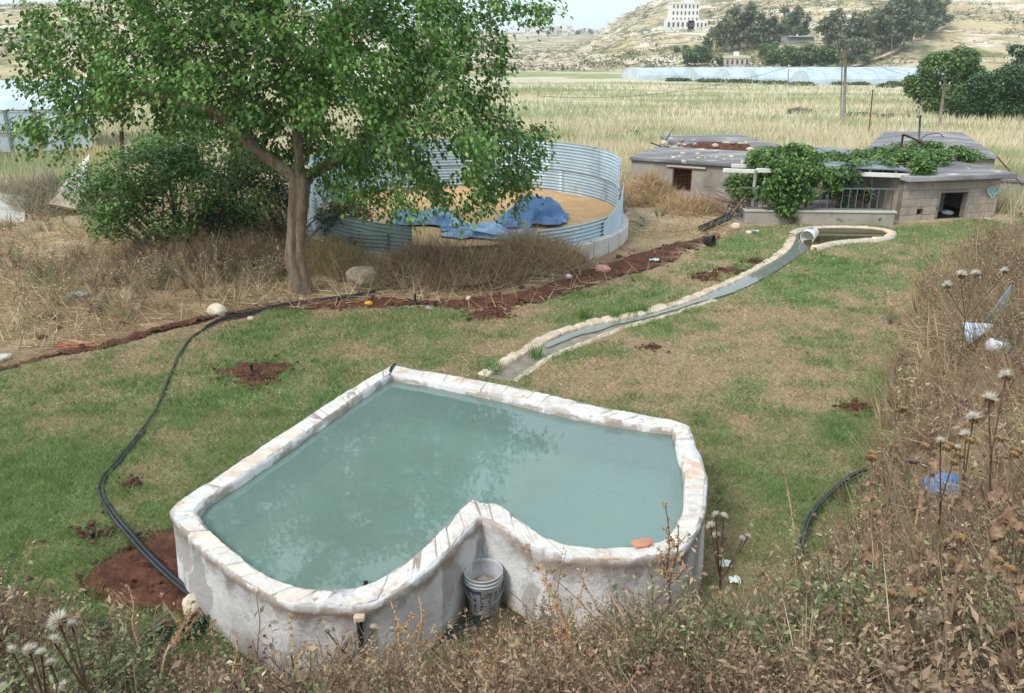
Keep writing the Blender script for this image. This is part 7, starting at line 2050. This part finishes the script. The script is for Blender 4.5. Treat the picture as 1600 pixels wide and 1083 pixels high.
seed_stalk((1362, 830), (1358, 1000), 3.9, 'straight smooth tan stalk among the dead thistles', n=2, cover=.05, r=.02)
seed_stalk((915, 880), (870, 1060), 3.6, 'fine pale grass stalk crossing the right pool wall', n=3, cover=.15, r=.014)
seed_stalk((950, 925), (1010, 1040), 3.6, 'hooked pale stalk before the right pool lobe', n=3, cover=.15, r=.016)
seed_stalk((1060, 820), (1045, 960), 4.3, 'dark weed with spiky brown buds against the right pool rim', n=7, cover=.6, branches=4, r=.028, m=M_STEMD)
seed_stalk((1040, 790), (1050, 960), 4.35, 'leafy brown bud stalk overlapping the water at right', n=5, cover=.4, branches=2, r=.03, m=M_STEMD)
seed_stalk((1430, 350), (1432, 440), 13.0, 'thin pale stalk before the hut at the lawn edge', n=4, cover=.3, r=.05, y1=13.0)
seed_stalk((1530, 320), (1528, 400), 13.5, 'thin pale stalk before the turquoise heart', n=4, cover=.3, r=.05, y1=13.5)
# dead thistles with big curled leaves
def curled_leaf(seed):
    r = np.random.default_rng(seed); nu, nv = 9, 5
    V = []
    for i in range(nu):
        u = i / (nu - 1)
        w = .5 * math.sin(math.pi * min(u * .92 + .06, 1)) ** .8 * (1 + .45 * (1 if i % 2 else -1) * .6)
        for j in range(nv):
            s = (j / (nv - 1) - .5) * 2
            V.append((s * w * .5 + .03 * r.normal(), u * (1 - .25 * u), -.55 * u * u + .22 * abs(s) * (1 + .5 * math.sin(u * 9)) + .035 * r.normal()))
    i = np.arange(nu * nv).reshape(nu, nv)
    f = np.stack((i[:-1, :-1], i[:-1, 1:], i[1:, 1:], i[1:, :-1]), -1).reshape(-1, 4)
    c = palette(nu * nv, [(158, 130, 106), (178, 150, 124), (138, 112, 92)], .08, r)
    return mesh_np('curled_leaf', np.array(V), f, c, True)
CURL = [curled_leaf(910 + k) for k in range(5)]
def dead_thistle(top, base, y0, nleaf, label, sz=.16, tilt=None):
    t = PY(top[0], top[1], y0 + .1); b = PY(base[0], base[1], y0); b[2] = min(b[2], float(H0(b[0], b[1])) + .1)
    e = empty('dead_thistle', b, label=label, cat='thistle')
    line = spline([b - (0, 0, .1), b + (t - b) * .5 + (.015, 0, 0), t], 14)
    mb = MB().tube(line, np.linspace(.013, .005, 14), 7)
    mb.build('stem', mat('grey_stem', [(.3, C(112, 92, 80)), (.7, C(150, 126, 106))], 10, .9) if 'grey_stem' not in bpy.data.materials else bpy.data.materials['grey_stem'], e)
    for k in range(nleaf):
        u = rt_.uniform(.02, .95); p = line[int(u * 13)]
        o = link('leaf', CURL[k % 5], M_DRY, loc=p); s = sz * rt_.uniform(.55, 1.15) * (1.15 - .6 * u); o.scale = (s * rt_.uniform(.6, 1.1), s, s)
        o.rotation_euler = (rt_.uniform(-.9, .5), rt_.uniform(-.5, .5), rt_.random() * 6.28); adopt(o, e)
    for k in range(3):
        p = line[-1] + rt_.normal(size=3) * .03; o = link('bract', CUP, M_DRY, loc=p); o.scale = (.03,) * 3; adopt(o, e)
dead_thistle((1362, 715), (1352, 960), 3.9, 16, 'dead brown thistle with crumpled leaves, leftmost of the tall ones')
dead_thistle((1455, 690), (1425, 985), 3.5, 22, 'dead thistle with thick grey stem in the middle of the right weeds')
dead_thistle((1500, 700), (1500, 900), 3.8, 14, 'dark thin dead thistle beside the blue sack')
dead_thistle((1580, 700), (1540, 960), 3.4, 20, 'big-leaved dead thistle near the right picture edge')
dead_thistle((1500, 860), (1460, 1075), 3.0, 20, 'leaning dead thistle with broad curled leaves at lower right', .19)
dead_thistle((1410, 930), (1400, 1090), 2.9, 16, 'low dead thistle with large drooping leaves at the bottom', .19)
dead_thistle((1590, 880), (1580, 1080), 2.8, 18, 'dead thistle filling the bottom right corner', .19)
dead_thistle((1330, 960), (1320, 1090), 3.1, 12, 'short dead thistle at the bottom left of the big-leaved ones', .16)
dead_thistle((1400, 640), (1395, 760), 5.2, 10, 'smaller dead thistle at the lawn edge', .15)
# young green weeds by the wall
for k, (px_, py_, lb_) in enumerate(((322, 975, 'small dark green seedling by the pool wall under the pipe'), (290, 990, 'green seedling left of the pipe on the red soil'), (245, 995, 'green seedling lowest on the red soil'), (160, 985, 'grey-green seedling at the edge of the red soil'))):
    q = P(px_, py_, .04)
    shrub('seedling', [(q[0], q[1], .06 + float(H0(q[0], q[1])), .11, .09, .07)], 130, .055, [(64, 88, 58), (80, 104, 68)], lb_, 'weed', 3, 950 + k, .2, 3)

# ================================================================== HAZE
def haze():
    m = bpy.data.materials.new('haze'); m.use_nodes = True
    nt = m.node_tree; nt.nodes.clear()
    out = nt.nodes.new('ShaderNodeOutputMaterial'); v = nt.nodes.new('ShaderNodeVolumePrincipled')
    v.inputs['Color'].default_value = (0.94, 0.97, 1.0, 1); v.inputs['Density'].default_value = 0.00038; v.inputs['Anisotropy'].default_value = 0.2
    nt.links.new(v.outputs[0], out.inputs['Volume'])
    mb = MB().box((0, 820, 62), (5200, 1760, 136))
    o = mb.build('haze', m, kind='stuff', label='thin pale haze in the valley air')
haze()
